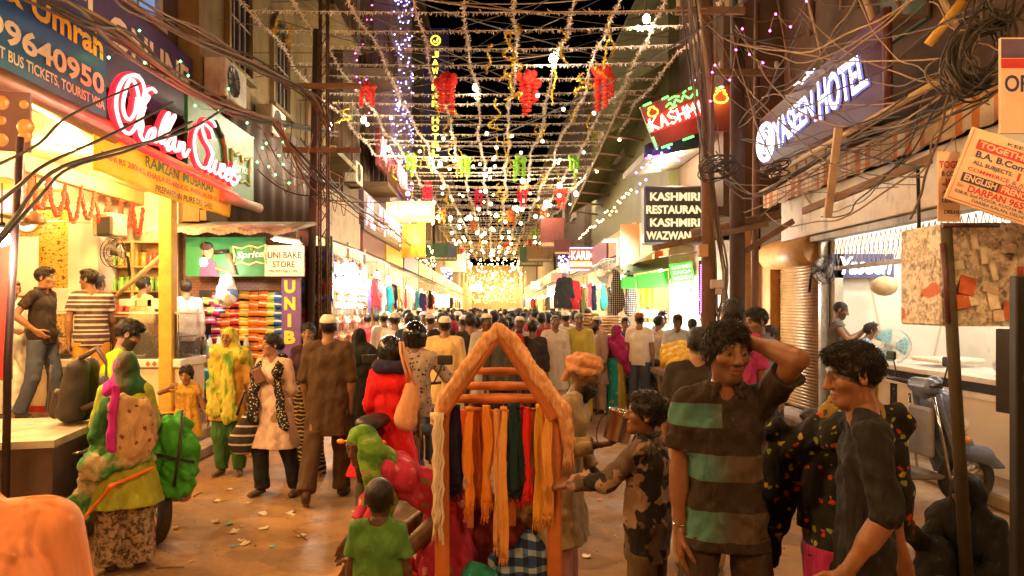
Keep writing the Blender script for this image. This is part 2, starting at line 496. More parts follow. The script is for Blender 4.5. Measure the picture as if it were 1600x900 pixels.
def limb(a,d,l):return np.asarray(a)+nz(d)*l
def frame_of(fwd,up):
 f=nz(fwd); u=np.asarray(up,float); u=nz(u-f*(u@f)); s=np.cross(f,u); return s,f,u
def person(label,loc,yaw=0,H=1.68,tor=(0,0,1),pel=(0,0,.93),arms=None,legs=None,hd=(0,0,0),skin=(.2,.1,.055),top=None,bottom=None,hair='short',hairm=None,shoes=None,extra=(),res=.016,hres=.008,hand=False,handc=(.35,.35),group=None,fem=False,fat=1.0,beard=0,twist=0,stub=0.0,cat='person',headm=None,neckf=.03,headk=.95,kid=0.0):
 """one continuous figure in local coordinates (faces -y), clothing and hair as children"""
 t=thing('person',label,cat,loc,R(yaw),group)
 K=H/1.7
 Tn=nz(tor); P=np.asarray(pel,float)
 side0=np.array([1.,0,0]); ct,st=math.cos(R(twist)),math.sin(R(twist)); side=nz(np.array([ct,st,0])-Tn*(np.array([ct,st,0])@Tn)*.6)
 fw=nz(np.cross(Tn,side)) if np.cross(Tn,side)[1]<0 else -nz(np.cross(Tn,side))
 sw=(.138 if fem else .160)*(1-.2*kid)*(.5+.5*fat)
 C=P+Tn*.34; Yk=P+Tn*.445; N=P+Tn*.515
 hy,hp,hr=[R(a) for a in hd]
 f0=fw*math.cos(hy)+side*math.sin(hy); s0=side*math.cos(hy)-fw*math.sin(hy)
 f0=nz(f0-np.array([0,0,1])*f0[2]); u0=np.array([0,0,1.])
 hf=f0*math.cos(hp)-u0*math.sin(hp); hu=u0*math.cos(hp)+f0*math.sin(hp)
 s0=nz(np.cross(hu,hf)); s0=s0 if s0@side>0 or abs(hd[0])>80 else -s0
 if hr:hu2=hu*math.cos(hr)+s0*math.sin(hr); s0=nz(s0*math.cos(hr)-hu*math.sin(hr)); hu=hu2
 nd=nz(Tn*.6+np.array([0,0,.5])+f0*neckf*8*(1 if hp>=0 else .5)+f0*max(0,math.sin(hp))*.5)
 hs=headk*(1+.32*kid)
 HD=N+nd*(.125*(.85 if kid else 1))*(hs*.6+.4)+hu*.0
 HL=lambda a,b,c:HD+(s0*a+hf*b+hu*c)*hs
 Rm=np.stack([s0,hf,hu])
 arms=arms or {}; legs=legs or {}
 J={}
 for sg,nm in ((-1,'a'),(1,'b')):
  sh=Yk+side*sg*sw
  ud,fd=arms.get(nm,((sg*.16,.03,-1),(sg*.05,-.16,-1)))
  el=limb(sh,ud,.275); wr=limb(el,fd,.245)
  J['s'+nm],J['e'+nm],J['w'+nm],J['fd'+nm]=sh,el,wr,nz(fd)
  hp_=P+side0*sg*.085-np.array([0,0,.03]) if not twist else P+np.array([sg*.085,0,-.03])
  td,sd=legs.get(nm,((sg*.03,0,-1),(sg*.0,.02,-1)))[:2]
  kn=limb(hp_,td,.43); an=limb(kn,sd,.40)
  J['h'+nm],J['k'+nm],J['n'+nm]=hp_,kn,an
  fdv=np.array([sg*.25,-1,-.1]) if len(legs.get(nm,(0,0)))<3 else np.asarray(legs[nm][2],float)
  J['t'+nm]=limb(an+np.array([0,0,-.045]),fdv,.15)
 fk=fat; cv=.84 if top else 1.0; cb=.84*min(1,fat) if bottom else 1.0
 # ---- skin
 B=Sdf()
 B.cap(P-side0*.06,P+side0*.06,.095*fk*cv,k=.05); B.cap(P+Tn*.17-side*.04,P+Tn*.17+side*.04,.085*fk*cv,k=.05)
 B.cap(C-side*.07,C+side*.07,.092*fk*cv,k=.05); B.cap(Yk-side*(sw-.05),Yk+side*(sw-.05),.05*cv,k=.03)
 for sg in (-1,1):B.cap(N-Tn*.012,Yk+side*sg*(sw-.01)+Tn*.002,.034*(cv*.5+.5),.036*cv,k=.02)
 B.cap(N-Tn*.05,HD-hu*.05,.054*(1-.15*kid),.05*(1-.1*kid),k=.03)
 for nm in 'ab':
  B.cap(J['s'+nm],J['e'+nm],.045*cv,.037*(1 if not top or top.get('sleeve',.6)<=1 else .9),k=.02); B.cap(J['e'+nm],J['w'+nm],.037,.025,k=.015)
  B.cap(J['e'+nm]+(J['w'+nm]-J['e'+nm])*.2,J['e'+nm]+(J['w'+nm]-J['e'+nm])*.45,.034,.033,k=.03)
  if not hand:
   w=J['w'+nm]; d=J['fd'+nm]; q=nz(np.cross(d,side)) if abs(d@side)<.9 else np.array([0,0,1.])
   B.cap(w,w+d*.08,.026,.036,k=.015,flat=side,q=.55); B.cap(w+d*.08,w+d*.145+q*.02,.033,.02,k=.02,flat=side,q=.55)
  B.cap(J['h'+nm],J['k'+nm],.078*cb,.052*cb,k=.03); B.cap(J['k'+nm],J['n'+nm],.05*cb,.034,k=.02)
  B.cap(J['k'+nm]+(J['n'+nm]-J['k'+nm])*.25+np.array([0,.015,0]),J['k'+nm]+(J['n'+nm]-J['k'+nm])*.5,.045*cb,.035*cb,k=.04)
  B.cap(J['n'+nm]-np.array([0,0,.035]),J['t'+nm],.033,.026,k=.02)
 V,Q=B.scaled(K).mesh(res*K)
 cols=np.tile(np.array(skin),(len(V),1))
 # ---- head
 D=Sdf()
 D.ell(HL(0,-.014,.03),np.array([.073,.092,.084])*hs,Rm,k=.01)
 D.ell(HL(0,.024,-.042),np.array([.056-.004*fem,.064,.07])*hs,Rm,k=.035*hs)
 D.cap(HL(-.012,.07,-.092),HL(.012,.07,-.092),.02*hs,k=.03*hs)
 for sg in (-1,1):D.ell(HL(sg*.042,.054,-.012),np.array([.026,.026,.026])*hs,Rm,k=.03*hs)
 D.cap(HL(-.032,.072,.034),HL(.032,.072,.034),.014*hs,k=.025*hs)
 for sg in (-1,1):D.ell(HL(sg*.032,.098,.012),np.array([.02,.016,.014])*hs,Rm,k=.014*hs,sub=True)
 for sg in (-1,1):D.ell(HL(sg*.032,.0745,.010),np.array([.0155,.0125,.0118])*hs,Rm,k=.003*hs)
 D.cap(HL(0,.083,.022),HL(0,.107,-.022),.0095*hs,.0135*hs,k=.014*hs)
 for sg in (-1,1):D.ell(HL(sg*.0125,.094,-.026),np.array([.009,.011,.008])*hs,Rm,k=.008*hs)
 D.cap(HL(-.017,.085,-.053),HL(.017,.085,-.053),.008*hs,k=.008*hs)
 D.cap(HL(-.014,.084,-.066),HL(.014,.084,-.066),.0092*hs,k=.008*hs)
 D.cap(HL(-.022,.094,-.0595),HL(.022,.094,-.0595),.003*hs,k=.004*hs,sub=True)
 if hair not in ('hijab','helmet'):
  for sg in (-1,1):
   ra=np.stack([s0*.93+hf*sg*.36*-1,hf*.93+s0*sg*.36,hu]); D.ell(HL(sg*.077,-.008,.0),np.array([.009,.02,.032])*hs,ra,k=.01)
   D.ell(HL(sg*.085,-.002,.002),np.array([.006,.011,.019])*hs,ra,k=.006,sub=True)
 D.cap(N-Tn*.03,HD-hu*.05,.054*(1-.15*kid),.05*(1-.1*kid),k=.03)
 V2,Q2=D.scaled(K).mesh(hres*K)
 c2=np.tile(np.array(skin),(len(V2),1))
 L=((V2/K-HD)/hs)@Rm.T
 x,y,z=np.abs(L[:,0]),L[:,1],L[:,2]
 fr=y>.05
 if stub>0:
  m=fr&(z<-.03)&(z>-.13)|((y>-.005)&(z<-.025)&(z>-.12)&(x>.035))|(fr&(z<-.036)&(z>-.05)&(x<.026))
  c2[m]=c2[m]*(1-stub)+np.array([.015,.011,.009])*stub
 m=fr&(np.hypot(x/.023,(z+.0595)/.0145)<1); c2[m]=np.array(skin)*np.array([.9,.62,.6])+np.array([.01,0,0])
 m=fr&(np.abs(z+.0595)<.002)&(x<.02); c2[m]=np.array(skin)*.2
 m=fr&(np.hypot((x-.032)/.0165,(z-.010)/.0095)<1); c2[m]=np.array(skin)*.55
 m=fr&(np.hypot((x-.032)/.0132,(z-.0095)/.0056)<1); c2[m]=(.17,.145,.12)
 m=fr&(np.hypot(x-.032,z-.0102)<.0068)&(np.abs(z-.0095)<.0056); c2[m]=(.012,.008,.006)
 m=fr&(np.abs(np.hypot((x-.032)/.0140,(z-.0088)/.0068)-1)<.17)&(z>.0105); c2[m]=np.array(skin)*.15
 m=fr&(np.abs(z-(.034+.006*np.cos((x-.03)*60)))<.0052)&(x>.012)&(x<.052); c2[m]=(.014,.01,.008)
 if hair in ('short','thick','curly','cap','boy','buzz','kid','long','bun'):
  fo=FACEOPEN.get(hair,(.062,.075,.081)); m=(np.sqrt((L[:,0]/fo[0])**2+((y-.098)/fo[1])**2+((z+.013)/fo[2])**2)>.93)&(z-.56*(y-.04)>-.008)&~((x>.078)&(y>-.04)&(y<.02)&(z<.035))
  c2[m]=c2[m]*.2+np.array([.012,.009,.007])*.8
 vs,qs,cs=[V,V2],[Q,Q2+len(V)],[cols,c2]
 if hand:
  for nm,sg in (('a',-1),('b',1)):
   hs_=hand_sdf(J['w'+nm],J['fd'+nm],sg,handc[0 if nm=='a' else 1],arms.get(nm+'n'),side,fw)
   V3,Q3=hs_.scaled(K).mesh(.0042*K)
   qs.append(Q3+sum(len(v) for v in vs)); vs.append(V3); cs.append(np.tile(np.array(skin)*.95,(len(V3),1)))
 me=fastmesh('body',np.concatenate(vs),np.concatenate(qs),True,np.concatenate(cs)); me.materials.append(skin_mat())
 o=link('body',me,t); KIDS.setdefault(t.name,[]).append(o)
 def kid_part(name,sdf,mat,h,**kw):
  v,q=sdf.scaled(K).mesh(h*K,**kw)
  if len(v)==0:return None
  m_=fastmesh(name,v,q,True); m_.materials.append(mat)
  p=link(name,m_,t); KIDS[t.name].append(p); return p
  # ---- trousers / salwar / skirt
 zf=min(J['na'][2],J['nb'][2])
 if bottom:
  e=bottom.get('loose',.012); G=Sdf(); bl=bottom.get('len',1.0)
  if bottom.get('kind')=='skirt':
   for i in range(2):
    G.cap(P-side0*.05,P+side0*.05,.108*fk+e,k=.05)
    kk=(J['ka']+J['kb'])/2; nn=(J['na']+J['nb'])/2
    G.cap(P,kk,.135*fk+e,.125+e,k=.06,flat=(0,1,0),q=.85); G.cap(kk,nn+nz(nn-kk)*.05,.125+e,.135+e+bottom.get('flare',.03),k=.06,flat=(0,1,0),q=.85)
   kid_part('skirt',G.half((0,0,-1),(0,0,-(zf-.045))),bottom['mat'],res,wr=.004,wf=32,seed=3,fold=(.008,11,P[2],zf,0,0))
  else :
   G.cap(P-side0*.062,P+side0*.062,.1*fk+e*.6,k=.05); G.cap(P+Tn*.09-side0*.05,P+Tn*.09+side0*.05,.09*fk+e*.5,k=.04)
   for nm in 'ab':
    kn,an=J['k'+nm],J['n'+nm]; en=kn+(an-kn)*bl
    G.cap(J['h'+nm],kn,.085*fk+e,.06+e,k=.02); G.cap(kn,en,.058+e,(.047 if bottom.get('taper') else .056)+e*(.4 if bottom.get('taper') else 1.2),k=.03,clip=True)
   if top and top.get('hem',0)>.05:G.half((0,0,1),(0,0,P[2]-top['hem']*abs(nz(top.get('hemdir',(0,0,-1)))[2])+.055))
   kid_part('trousers',G,bottom['mat'],res*.95,wr=bottom.get('wr',.0035),wf=38,seed=5)
 if top:
  e=top.get('loose',.014); hem=top.get('hem',.14); fl=top.get('flare',0.0); sl=top.get('sleeve',.6); G=Sdf()
  G.cap(P+Tn*.02-side0*.058,P+Tn*.02+side0*.058,.096*fk+e,k=.03); G.cap(P+Tn*.17-side*.044,P+Tn*.17+side*.044,.086*fk+e*1.3,k=.05)
  G.cap(C-side*.068,C+side*.068,.092*fk+e*.7,k=.04); G.cap(Yk-side*(sw-.055),Yk+side*(sw-.055),.052+e*.4,k=.03)
  for sg in (-1,1):G.cap(N-Tn*.012,Yk+side*sg*(sw-.012)+Tn*.006,.038,.041+e*.3,k=.025)
  if not fem:
   for sg in (-1,1):G.cap(C+side*sg*.055*(.4+.6*fat),P+Tn*.02+side0*sg*.052,.088*fk+e*.8,.094*fk+e,k=.02)
  if fem:
   for sg in (-1,1):G.ell(C+side*sg*.06+fw*.07-Tn*.03,(.056,.056,.056),None,k=.045)
  hdv=nz(top.get('hemdir',(0,0,-1)))
  hp0=P+hdv*hem
  G.cap(P-side0*.052,hp0-side0*(.056+fl*.3),.1*fk+e,.1+e+fl,k=.03,flat=(0,1,0),q=.94); G.cap(P+side0*.052,hp0+side0*(.056+fl*.3),.1*fk+e,.1+e+fl,k=.03,flat=(0,1,0),q=.94)
  for nm in 'ab':
   s_,e_,w_=J['s'+nm],J['e'+nm],J['w'+nm]
   if sl<=1:G.cap(s_,s_+(e_-s_)*sl,.049+e*.5,.047+e*.9,k=.022,clip=True)
   else :
    G.cap(s_,e_,.049+e*.5,.042+e*.7,k=.022); G.cap(e_,e_+(w_-e_)*(sl-1),.042+e*.7,.034+e*.7,k=.02,clip=True)
  G.half(hdv,hp0)
  nk=top.get('neck','round')
  G.cap(N-Tn*.0,N+nd*.14,.062 if nk!='open' else .075,k=.01,sub=True)
  if nk in ('v','collar'):G.cap(N+fw*.055-Tn*.02,N+fw*.13-Tn*(.11 if nk=='v' else .09),.03,.006,k=.008,sub=True)
  fold=(top.get('foldamp',.007),9,P[2]+.1,P[2]-hem,P[0],P[1]) if hem>.3 else None
  kid_part(top.get('name','shirt'),G,top['mat'],res*.9,wr=top.get('wr',.004)*.75,wf=top.get('wf',44),seed=int(abs(loc[0]*100))%97,fold=fold)
  if nk=='collar':
   G=Sdf(); rr=.066
   for i in range(9):
    a0,a1=R(-150+i*300/9)+math.pi,R(-150+(i+1)*300/9)+math.pi
    q=lambda a:N-Tn*.012+(fw*-1)*math.cos(a)*-rr*1.02+side*math.sin(a)*rr*1.05+Tn*(.012 if abs(math.cos(a))<.9 else .02)
    G.cap(q(a0),q(a1),.0135,k=.01)
   for sg in (-1,1):G.cap(N+fw*.058+side*sg*.034-Tn*.004,N+fw*.074+side*sg*.058-Tn*.04,.014,.008,k=.008,flat=fw,q=.5)
   kid_part('collar',G,top.get('collar_mat',top['mat']),min(res*.6,.009))
 if shoes is not None:
  for nm in 'ab':
   G=Sdf(); a=J['n'+nm]-np.array([0,0,.035]); b=J['t'+nm]
   G.cap(a,b,.043,.036,k=.02); G.half((0,0,-1),(0,0,-(min(a[2],b[2])-.032)))
   kid_part('shoe',G,shoes,max(res*.8,.012))
   # ---- hair and headgear
 hm=hairm or hair_mat(); G=Sdf()
 if hair in ('short','thick','curly','cap','long','bun','boy','kid','balding','buzz'):
  ex={'short':.008,'thick':.009,'curly':.012,'cap':.005,'long':.012,'bun':.01,'boy':.014,'kid':.016,'balding':.003,'buzz':.0028}[hair]
  G.ell(HL(0,-.016,.032+ex*.5),(np.array([.074,.093,.085])+ex)*hs,Rm,k=.01)
  if hair in ('short','thick','curly','boy'):
   G.ell(HL(0,.02,.095),(np.array([.058,.066,.03])+ex*.6)*hs,Rm,k=.02)
  hn=hu-hf*.56
  line={'balding':(.03,.07),'long':(.078,.072),'bun':(.076,.074),'kid':(.08,.06),'boy':(.083,.055),'buzz':(.076,.066)}.get(hair,(.078,.062))
  G.half(-hn,HL(0,.04,{'long':-.03,'bun':-.02,'kid':-.02,'boy':-.012}.get(hair,.004)))
  fo=FACEOPEN.get(hair,(.062,.075,.081)); G.ell(HL(0,.098,-.013),np.array(fo)*hs,Rm,k=.006,sub=True)
  if hair=='long':G.cap(HL(0,-.06,0),HL(0,-.085,-.2),.07*hs,.05*hs,k=.03,flat=hf,q=.5)
  if hair=='bun':G.ell(HL(0,-.11,-.01),np.array([.045,.04,.045])*hs,Rm,k=.01)
  if hair=='kid':
   for sg in (-1,1):G.cap(HL(sg*.065,-.01,.02),HL(sg*.07,-.012,-.05),.03,.022,k=.02)
  if hair=='balding':G.ell(HL(0,.0,.12),np.array([.062,.09,.04])*hs,Rm,k=.01,sub=True)
  wr={'short':.0025,'thick':.003,'curly':.004,'boy':.003,'kid':.004,'long':.003,'bun':.002}.get(hair,.0005)
  hp_=kid_part('hair',G,hm,max(hres*.9,.0055),wr=wr,wf={'curly':120,'thick':150}.get(hair,150),seed=11)
  if hp_ and hair in ('short','thick','curly','boy','kid','long','bun'):strands(hp_,HD*K,hf,{'curly':.6,'thick':.24,'boy':.28,'short':.2}.get(hair,.25),2200 if hres<.0045 else (700 if hres<.007 else 220),hair=='curly')
 if hair=='cap':
  G=Sdf(); G.ell(HL(0,-.014,.05),np.array([.085,.104,.088])*hs,Rm,k=.01); G.half(-hu-hf*-.12,HL(0,0,.055)); G.half(hu,HL(0,0,.127))
  kid_part('cap',G,headm,max(hres,.006))
 if hair=='hijab':
  G=Sdf(); G.ell(HL(0,-.018,.02),np.array([.088,.108,.105])*hs,Rm,k=.02)
  G.cap(HL(0,-.01,-.05),N-Tn*.04,.085,.11,k=.06,flat=fw,q=.85); G.cap(N-Tn*.06-side*.1,N-Tn*.06+side*.1,.07,k=.07)
  G.ell(HL(0,.105,-.012),np.array([.057,.075,.078])*hs,Rm,k=.012,sub=True)
  kid_part('headscarf',G,headm,max(hres,.008),wr=.004,wf=45,seed=2)
 if hair=='niqab':
  G=Sdf(); G.ell(HL(0,-.01,.02),np.array([.088,.112,.11])*hs,Rm,k=.02)
  G.cap(HL(0,-.02,-.05),N-Tn*.1,.09,.17,k=.06,flat=fw,q=.75); G.cap(N-Tn*.1-side*.12,N-Tn*.25+side*.12,.13,k=.07)
  kid_part('headscarf',G,headm,max(hres,.01),wr=.004,wf=40,seed=2)
 if hair=='turban':
  for i,(a,zz,tl) in enumerate(((.0,.055,.3),(.4,.075,-.25),(.9,.095,.2),(.2,.112,-.1))):
   rr=(.088,.09,.08,.06)[i]
   for k_ in range(14):
    a0,a1=2*math.pi*k_/14,2*math.pi*(k_+1)/14
    q=lambda b:HL(math.sin(b)*rr*.92,math.cos(b)*rr*1.12-.014,zz+math.sin(b+a)*.03*tl*3+math.cos(b)*.006)
    G.cap(q(a0),q(a1),.026 if i<3 else .03,k=.006)
  G.ell(HL(0,-.014,.1),np.array([.07,.085,.05]),Rm,k=.01)
  G.cap(HL(.06,-.09,.05),HL(.075,-.12,-.06),.02,.026,k=.01)
  kid_part('turban',G,headm,max(hres*.9,.006),wr=.003,wf=90,seed=9)
 if hair=='helmet':
  G.ell(HL(0,-.01,.035),np.array([.122,.138,.13])*hs,Rm,k=.01)
  G.cap(HL(0,-.02,0),HL(0,-.01,-.07),.118,.105,k=.02)
  G.half(-hu,HL(0,0,-.105)); G.ell(HL(0,.14,-.02),np.array([.085,.08,.075]),Rm,k=.01,sub=True)
  hp_=kid_part('helmet',G,headm,max(hres,.008))
  G=Sdf(); G.ell(HL(0,-.004,.03),np.array([.123,.140,.12])*hs,Rm,k=.01); G.half(-hf,HL(0,.06,0)); G.half(-hu,HL(0,0,-.05)); G.half(hu,HL(0,0,.07))
  kid_part('visor',G,M('dark_visor',(.01,.01,.012),.08,bump=0),max(hres,.008))
 if beard:
  G=Sdf(); G.ell(HL(0,.036,-.075),np.array([.06,.062,.062])*hs,Rm,k=.02); G.cap(HL(0,.06,-.1),HL(0,.055,-.1-beard),.045,.022,k=.03)
  G.half(hu-hf*.25,HL(0,.09,-.032)); G.ell(HL(0,.104,-.058),np.array([.026,.024,.013]),Rm,k=.006,sub=True)
  kid_part('beard',G,hm,max(hres,.007),wr=.004,wf=110,seed=4)
 for ex in extra:
  G=Sdf()
  for p in ex[2]:
   G.cap(p[0],p[1],p[2],p[3],k=p[6] if len(p)>6 else .03,flat=p[4] if len(p)>4 else None,q=p[5] if len(p)>5 else 1.0)
  kid_part(ex[0],G,ex[1],ex[3] if len(ex)>3 else res,wr=ex[4] if len(ex)>4 else .004,wf=ex[5] if len(ex)>5 else 36,seed=8)
 JOINTS[t.name]={k_:WM[t.name]@Vector(v*K) for k_,v in J.items()}
 JOINTS[t.name]['head']=WM[t.name]@Vector(HD*K); JOINTS[t.name]['neck']=WM[t.name]@Vector(N*K)
 return t
def strands(o,c,fwd,amt,n,curl):
 """loose locks standing off the hair surface, added to the same mesh"""
 me=o.data; nv=len(me.vertices); V=np.empty(nv*3); me.vertices.foreach_get('co',V); V=V.reshape(-1,3); N=np.empty(nv*3); me.vertices.foreach_get('normal',N); N=N.reshape(-1,3)
 q=np.empty(len(me.loops),np.int32); me.loops.foreach_get('vertex_index',q); F_=[list(p) for p in q.reshape(-1,4)]
 rs=np.random.RandomState(5); A=list(map(tuple,V)); fl=np.asarray(fwd)*.9+np.array([.25,0,-.15])
 for i in rs.randint(0,nv,n):
  p=V[i]; d=N[i]*(.35+.5*rs.rand())*amt+fl*(.5 if p[2]>c[2]+.05 else -.1)+np.array([0,0,-.6 if p[2]<c[2]+.06 else .1])+rs.randn(3)*(.5 if curl else .28); d=d-N[i]*min(0,d@N[i]-.12); d=d/np.linalg.norm(d)
  l=(.014+.022*rs.rand())*(.5+.6*amt)*(.4 if p[2]<c[2]+.045 and not curl else 1); s=np.cross(d,N[i]+.01); s=s/(np.linalg.norm(s)+1e-9)*.0021; m=p+d*l*.55+N[i]*.002; e=p+d*l+np.array([0,0,-.35*l])+rs.randn(3)*.002; b=len(A)
  A+=[tuple(p-s),tuple(p+s),tuple(m-s*.8),tuple(m+s*.8),tuple(m+N[i]*.0016),tuple(e)]; F_+=[[b,b+1,b+3,b+2],[b,b+2,b+4],[b+1,b+4,b+3],[b+2,b+3,b+5],[b+2,b+5,b+4],[b+3,b+4,b+5]]
 m2=fastmesh('hair',A,F_,True); m2.materials.append(me.materials[0]); o.data=m2
JOINTS={}
FACEOPEN={'long':(.056,.075,.084),'bun':(.058,.075,.086),'kid':(.058,.075,.07),'boy':(.058,.075,.076),'thick':(.06,.075,.083),'curly':(.06,.075,.080)}
def hand_sdf(w,d,sg,curl,pn,side,fw):
 """palm, four unequal fingers and a side thumb. pn = palm normal"""
 d=nz(d)
 if pn is None:pn=side*-sg
 n=np.asarray(pn,float); n=nz(n-d*(n@d)); s=np.cross(n,d)
 if s@fw<0 and abs(s@fw)>.05:s=-s
 G=Sdf()
 rot=lambda v,a:v*math.cos(a)+n*math.sin(a)
 for i,(o,l,r) in enumerate(((.027,.074,.0085),(.009,.082,.009),(-.009,.076,.0085),(-.026,.058,.0075))):
  k0=w+d*(.088-.004*abs(i-1))+s*o
  G.cap(w+s*o*.55,k0,.0155,.0125,k=.012)
  a=curl*(.7+.12*i); p=k0; dd=d
  for j,fr in enumerate((.44,.31,.25)):
   dd=rot(dd,a) if j==0 else dd
   ang=a*(j+1); dd=d*math.cos(ang)+n*math.sin(ang)
   q=p+(dd+s*(o*.9))*l*fr
   G.cap(p,q,r*1.08*(1-.08*j),r*(.98-.08*j),k=.003); p=q
 th=nz(d*.75+s*.75+n*.25); p=w+d*.02+s*.02; q=p+th*.045
 G.cap(w+d*.01,q,.015,.0115,k=.012); r_=q+nz(d*.9+s*.35+n*(.3+curl*.4))*.034; G.cap(q,r_,.0112,.0098,k=.003); G.cap(r_,r_+nz(d*.9+s*.1+n*(.4+curl*.5))*.026,.0098,.008,k=.003)
 G.cap(w-d*.03,w+d*.02,.026,.02,k=.012,flat=n,q=.75)
 return G
 # ------------------------------------------------------------ ground
def ground_mat():
 n=NT('dusty_road')
 c=n.ramp(n.noise(.55,8,.68),[(.3,(.13,.072,.026)),(.5,(.29,.165,.064)),(.72,(.43,.25,.105))])
 c=n.mix(n.ramp(n.noise(3.1,7,.75),[(.55,(0,0,0)),(.72,(.85,.85,.85))]),c,(.07,.045,.028))
 c=n.mix(n.ramp(n.noise(9,6,.8,(1,.4,1)),[(.6,(0,0,0)),(.75,(.6,.6,.6))]),c,(.40,.29,.19))
 c=n.mix(n.ramp(n.noise(1.1,3,.55),[(.56,(0,0,0)),(.6,(.55,.55,.55))]),c,(.085,.05,.028)); v=n.vor(.33,feature='DISTANCE_TO_EDGE'); c=n.mix(n.ramp(n.math('ADD',v,n.math('MULTIPLY',n.noise(5,6,.7),.06)),[(.022,(.4,.4,.4)),(.036,(0,0,0))]),c,(.05,.03,.018))
 v=n.vor(34); c=n.mix(n.ramp(v,[(.05,(.5,.5,.5)),(.11,(0,0,0))]),c,(.42,.35,.27))
 n.base(c); n.rough(n.ramp(n.noise(1.2,5),[(.35,(.42,.42,.42)),(.6,(.9,.9,.9))]))
 n.bump(n.noise(2.2,6,.7),.5,.05); n.bump(n.noise(40,5,.7),.5,.008)
 return n.m
G_=MB(); G_.grid(lambda a,b:(-200+400*a,-40+440*b,0),8,8,False); G_.obj('road',ground_mat(),kind='structure')
stone=M('worn_stone',(.34,.26,.18),.7,bump=.5,bscale=18,dirt=.5)
G_=MB(); RG=random.Random(3)
for k in range(2600):
 x,y=RG.uniform(-4,4.4),2.2+RG.random()**1.6*22; s_=RG.uniform(.003,.011); a=RG.random()*6; G_.m=0 if RG.random()<.6 else 1 if RG.random()<.6 else 2
 P_=[Vector((x+s_*RG.uniform(.6,1.6)*math.cos(a+q*1.57),y+s_*RG.uniform(.6,1.6)*math.sin(a+q*1.57),.001)) for q in range(4)]; T_=Vector((x,y,s_*RG.uniform(.4,.9))); G_.add(P_+[T_],[(0,1,4),(1,2,4),(2,3,4),(3,0,4)])
G_.obj('grit',[M('grit_dark',(.07,.045,.03),.9),M('grit_tan',(.36,.24,.14),.9),M('grit_pale',(.6,.5,.38),.9)],kind='stuff')
G_=MB(); G_.bx(-9.5,-4.06,3.0,9.55,0,.45,.02); G_.obj('pavement',stone,kind='structure')
G_=MB()
for i in range(3):G_.bx(-4.06+.24*i,-4.06+.24*(i+1)-.004,7.2,9.5,0,.36-.12*i,.012)
G_.obj('steps',stone,kind='structure')
G_=MB(); G_.bx(4.35,9.5,4.2,11.2,0,.13,.02); G_.bx(3.7,4.8,11.2,14.5,0,.16,.02); G_.obj('kerb',stone,kind='structure')
# ------------------------------------------------------------ shared materials
cream=M('cream_plaster',(.62,.52,.38),.8,dirt=.25,bump=.3,bscale=14)
ochre=M('ochre_plaster',(.21,.145,.055),.85,dirt=.55,bump=.5,bscale=10,scale=2.5)
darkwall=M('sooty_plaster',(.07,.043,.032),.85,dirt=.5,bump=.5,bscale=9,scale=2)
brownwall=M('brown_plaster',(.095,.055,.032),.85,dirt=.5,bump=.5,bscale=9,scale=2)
lilac=M('lilac_plaster',(.3,.2,.3),.8,dirt=.3,scale=2)  # lilac light on the tower put into the wall colour
greenwall=M('olive_sheet',(.10,.095,.028),.6,dirt=.3,scale=2)
white=M('white_paint',(.78,.75,.68),.5,var=.08)
steel=M('brushed_steel',(.55,.52,.48),.3,1.0,bump=.1,bscale=30)
rust=M('rusty_iron',(.16,.08,.045),.7,.4,dirt=.6,bump=.5)
dark=M('black_iron',(.025,.022,.02),.5,.3)
wood=M('old_wood',(.2,.11,.05),.7,dirt=.4,bump=.5,bscale=30)
yellowp=M('yellow_paint',(.6,.36,.05),.55,dirt=.25)
glass=NT('counter_glass'); glass.b.inputs['Transmission Weight'].default_value=.92; glass.b.inputs['Roughness'].default_value=.03; glass.b.inputs['IOR'].default_value=1.08; glass.base((.95,.96,.95)); glass=glass.m
redp=M('red_paint',(.5,.03,.02),.5)
bulb_w=EM('bulb_warm',(1,.78,.45),60); bulb_c=EM('bulb_white',(1,.93,.82),60)
tube_w=EM('tube_white',(1,.93,.8),25)
green_led=EM('green_led',(.05,1,.15),25); blue_led=EM('blue_led',(.15,.2,1),16); pink_led=EM('pink_led',(1,.08,.6),14); warm_led=EM('warm_led',(1,.6,.2),18)
WARM=(1,.66,.30); SOFT=(1,.80,.52); COOL=(1,.92,.80)
def hanging_bulb(label,p,power,col=SOFT,r=.05,mat=None,group=None,cord=.25):
 t=thing('light_bulb',label,'light bulb',p,0,group)
 MB().lathe((0,0,0),[(.0,-r*1.1),(r*.6,-r*.9),(r,-r*.1),(r*.8,r*.6),(r*.35,r*1.3),(0,r*1.35)],12).obj('glass_globe',mat or bulb_w,t,local=True)
 m=MB(); m.cyl((0,0,r*1.2),(0,0,r*2),r*.4,8); m.tube([(0,0,r*2),(0,0,r*2+cord)],.005,5); m.obj('socket',dark,t,local=True)
 if power:lamp('bulb_light',Vector(p)+Vector((0,0,-r*1.5)),power,col,.05,t)
 return t
def tube_light(label,a,b,power,col=COOL,r=.02,group=None):
 a,b=Vector(a),Vector(b); t=thing('tube_light',label,'tube light',(a+b)/2,0,group)
 MB().tube([a,b],r,8).obj('glass_tube',tube_w,t)
 d=(b-a).normalized(); m=MB(); q=Vector((0,0,.035))
 m.tube([a+q,b+q],.022,6); m.tube([a-d*.04,a],.016,6); m.tube([b,b+d*.04],.016,6); m.obj('fitting',white,t)
 if power:
  for k in (.25,.75):lamp('tube_glow',a.lerp(b,k)-Vector((0,0,.06)),power/2,col,.08,t)
 return t
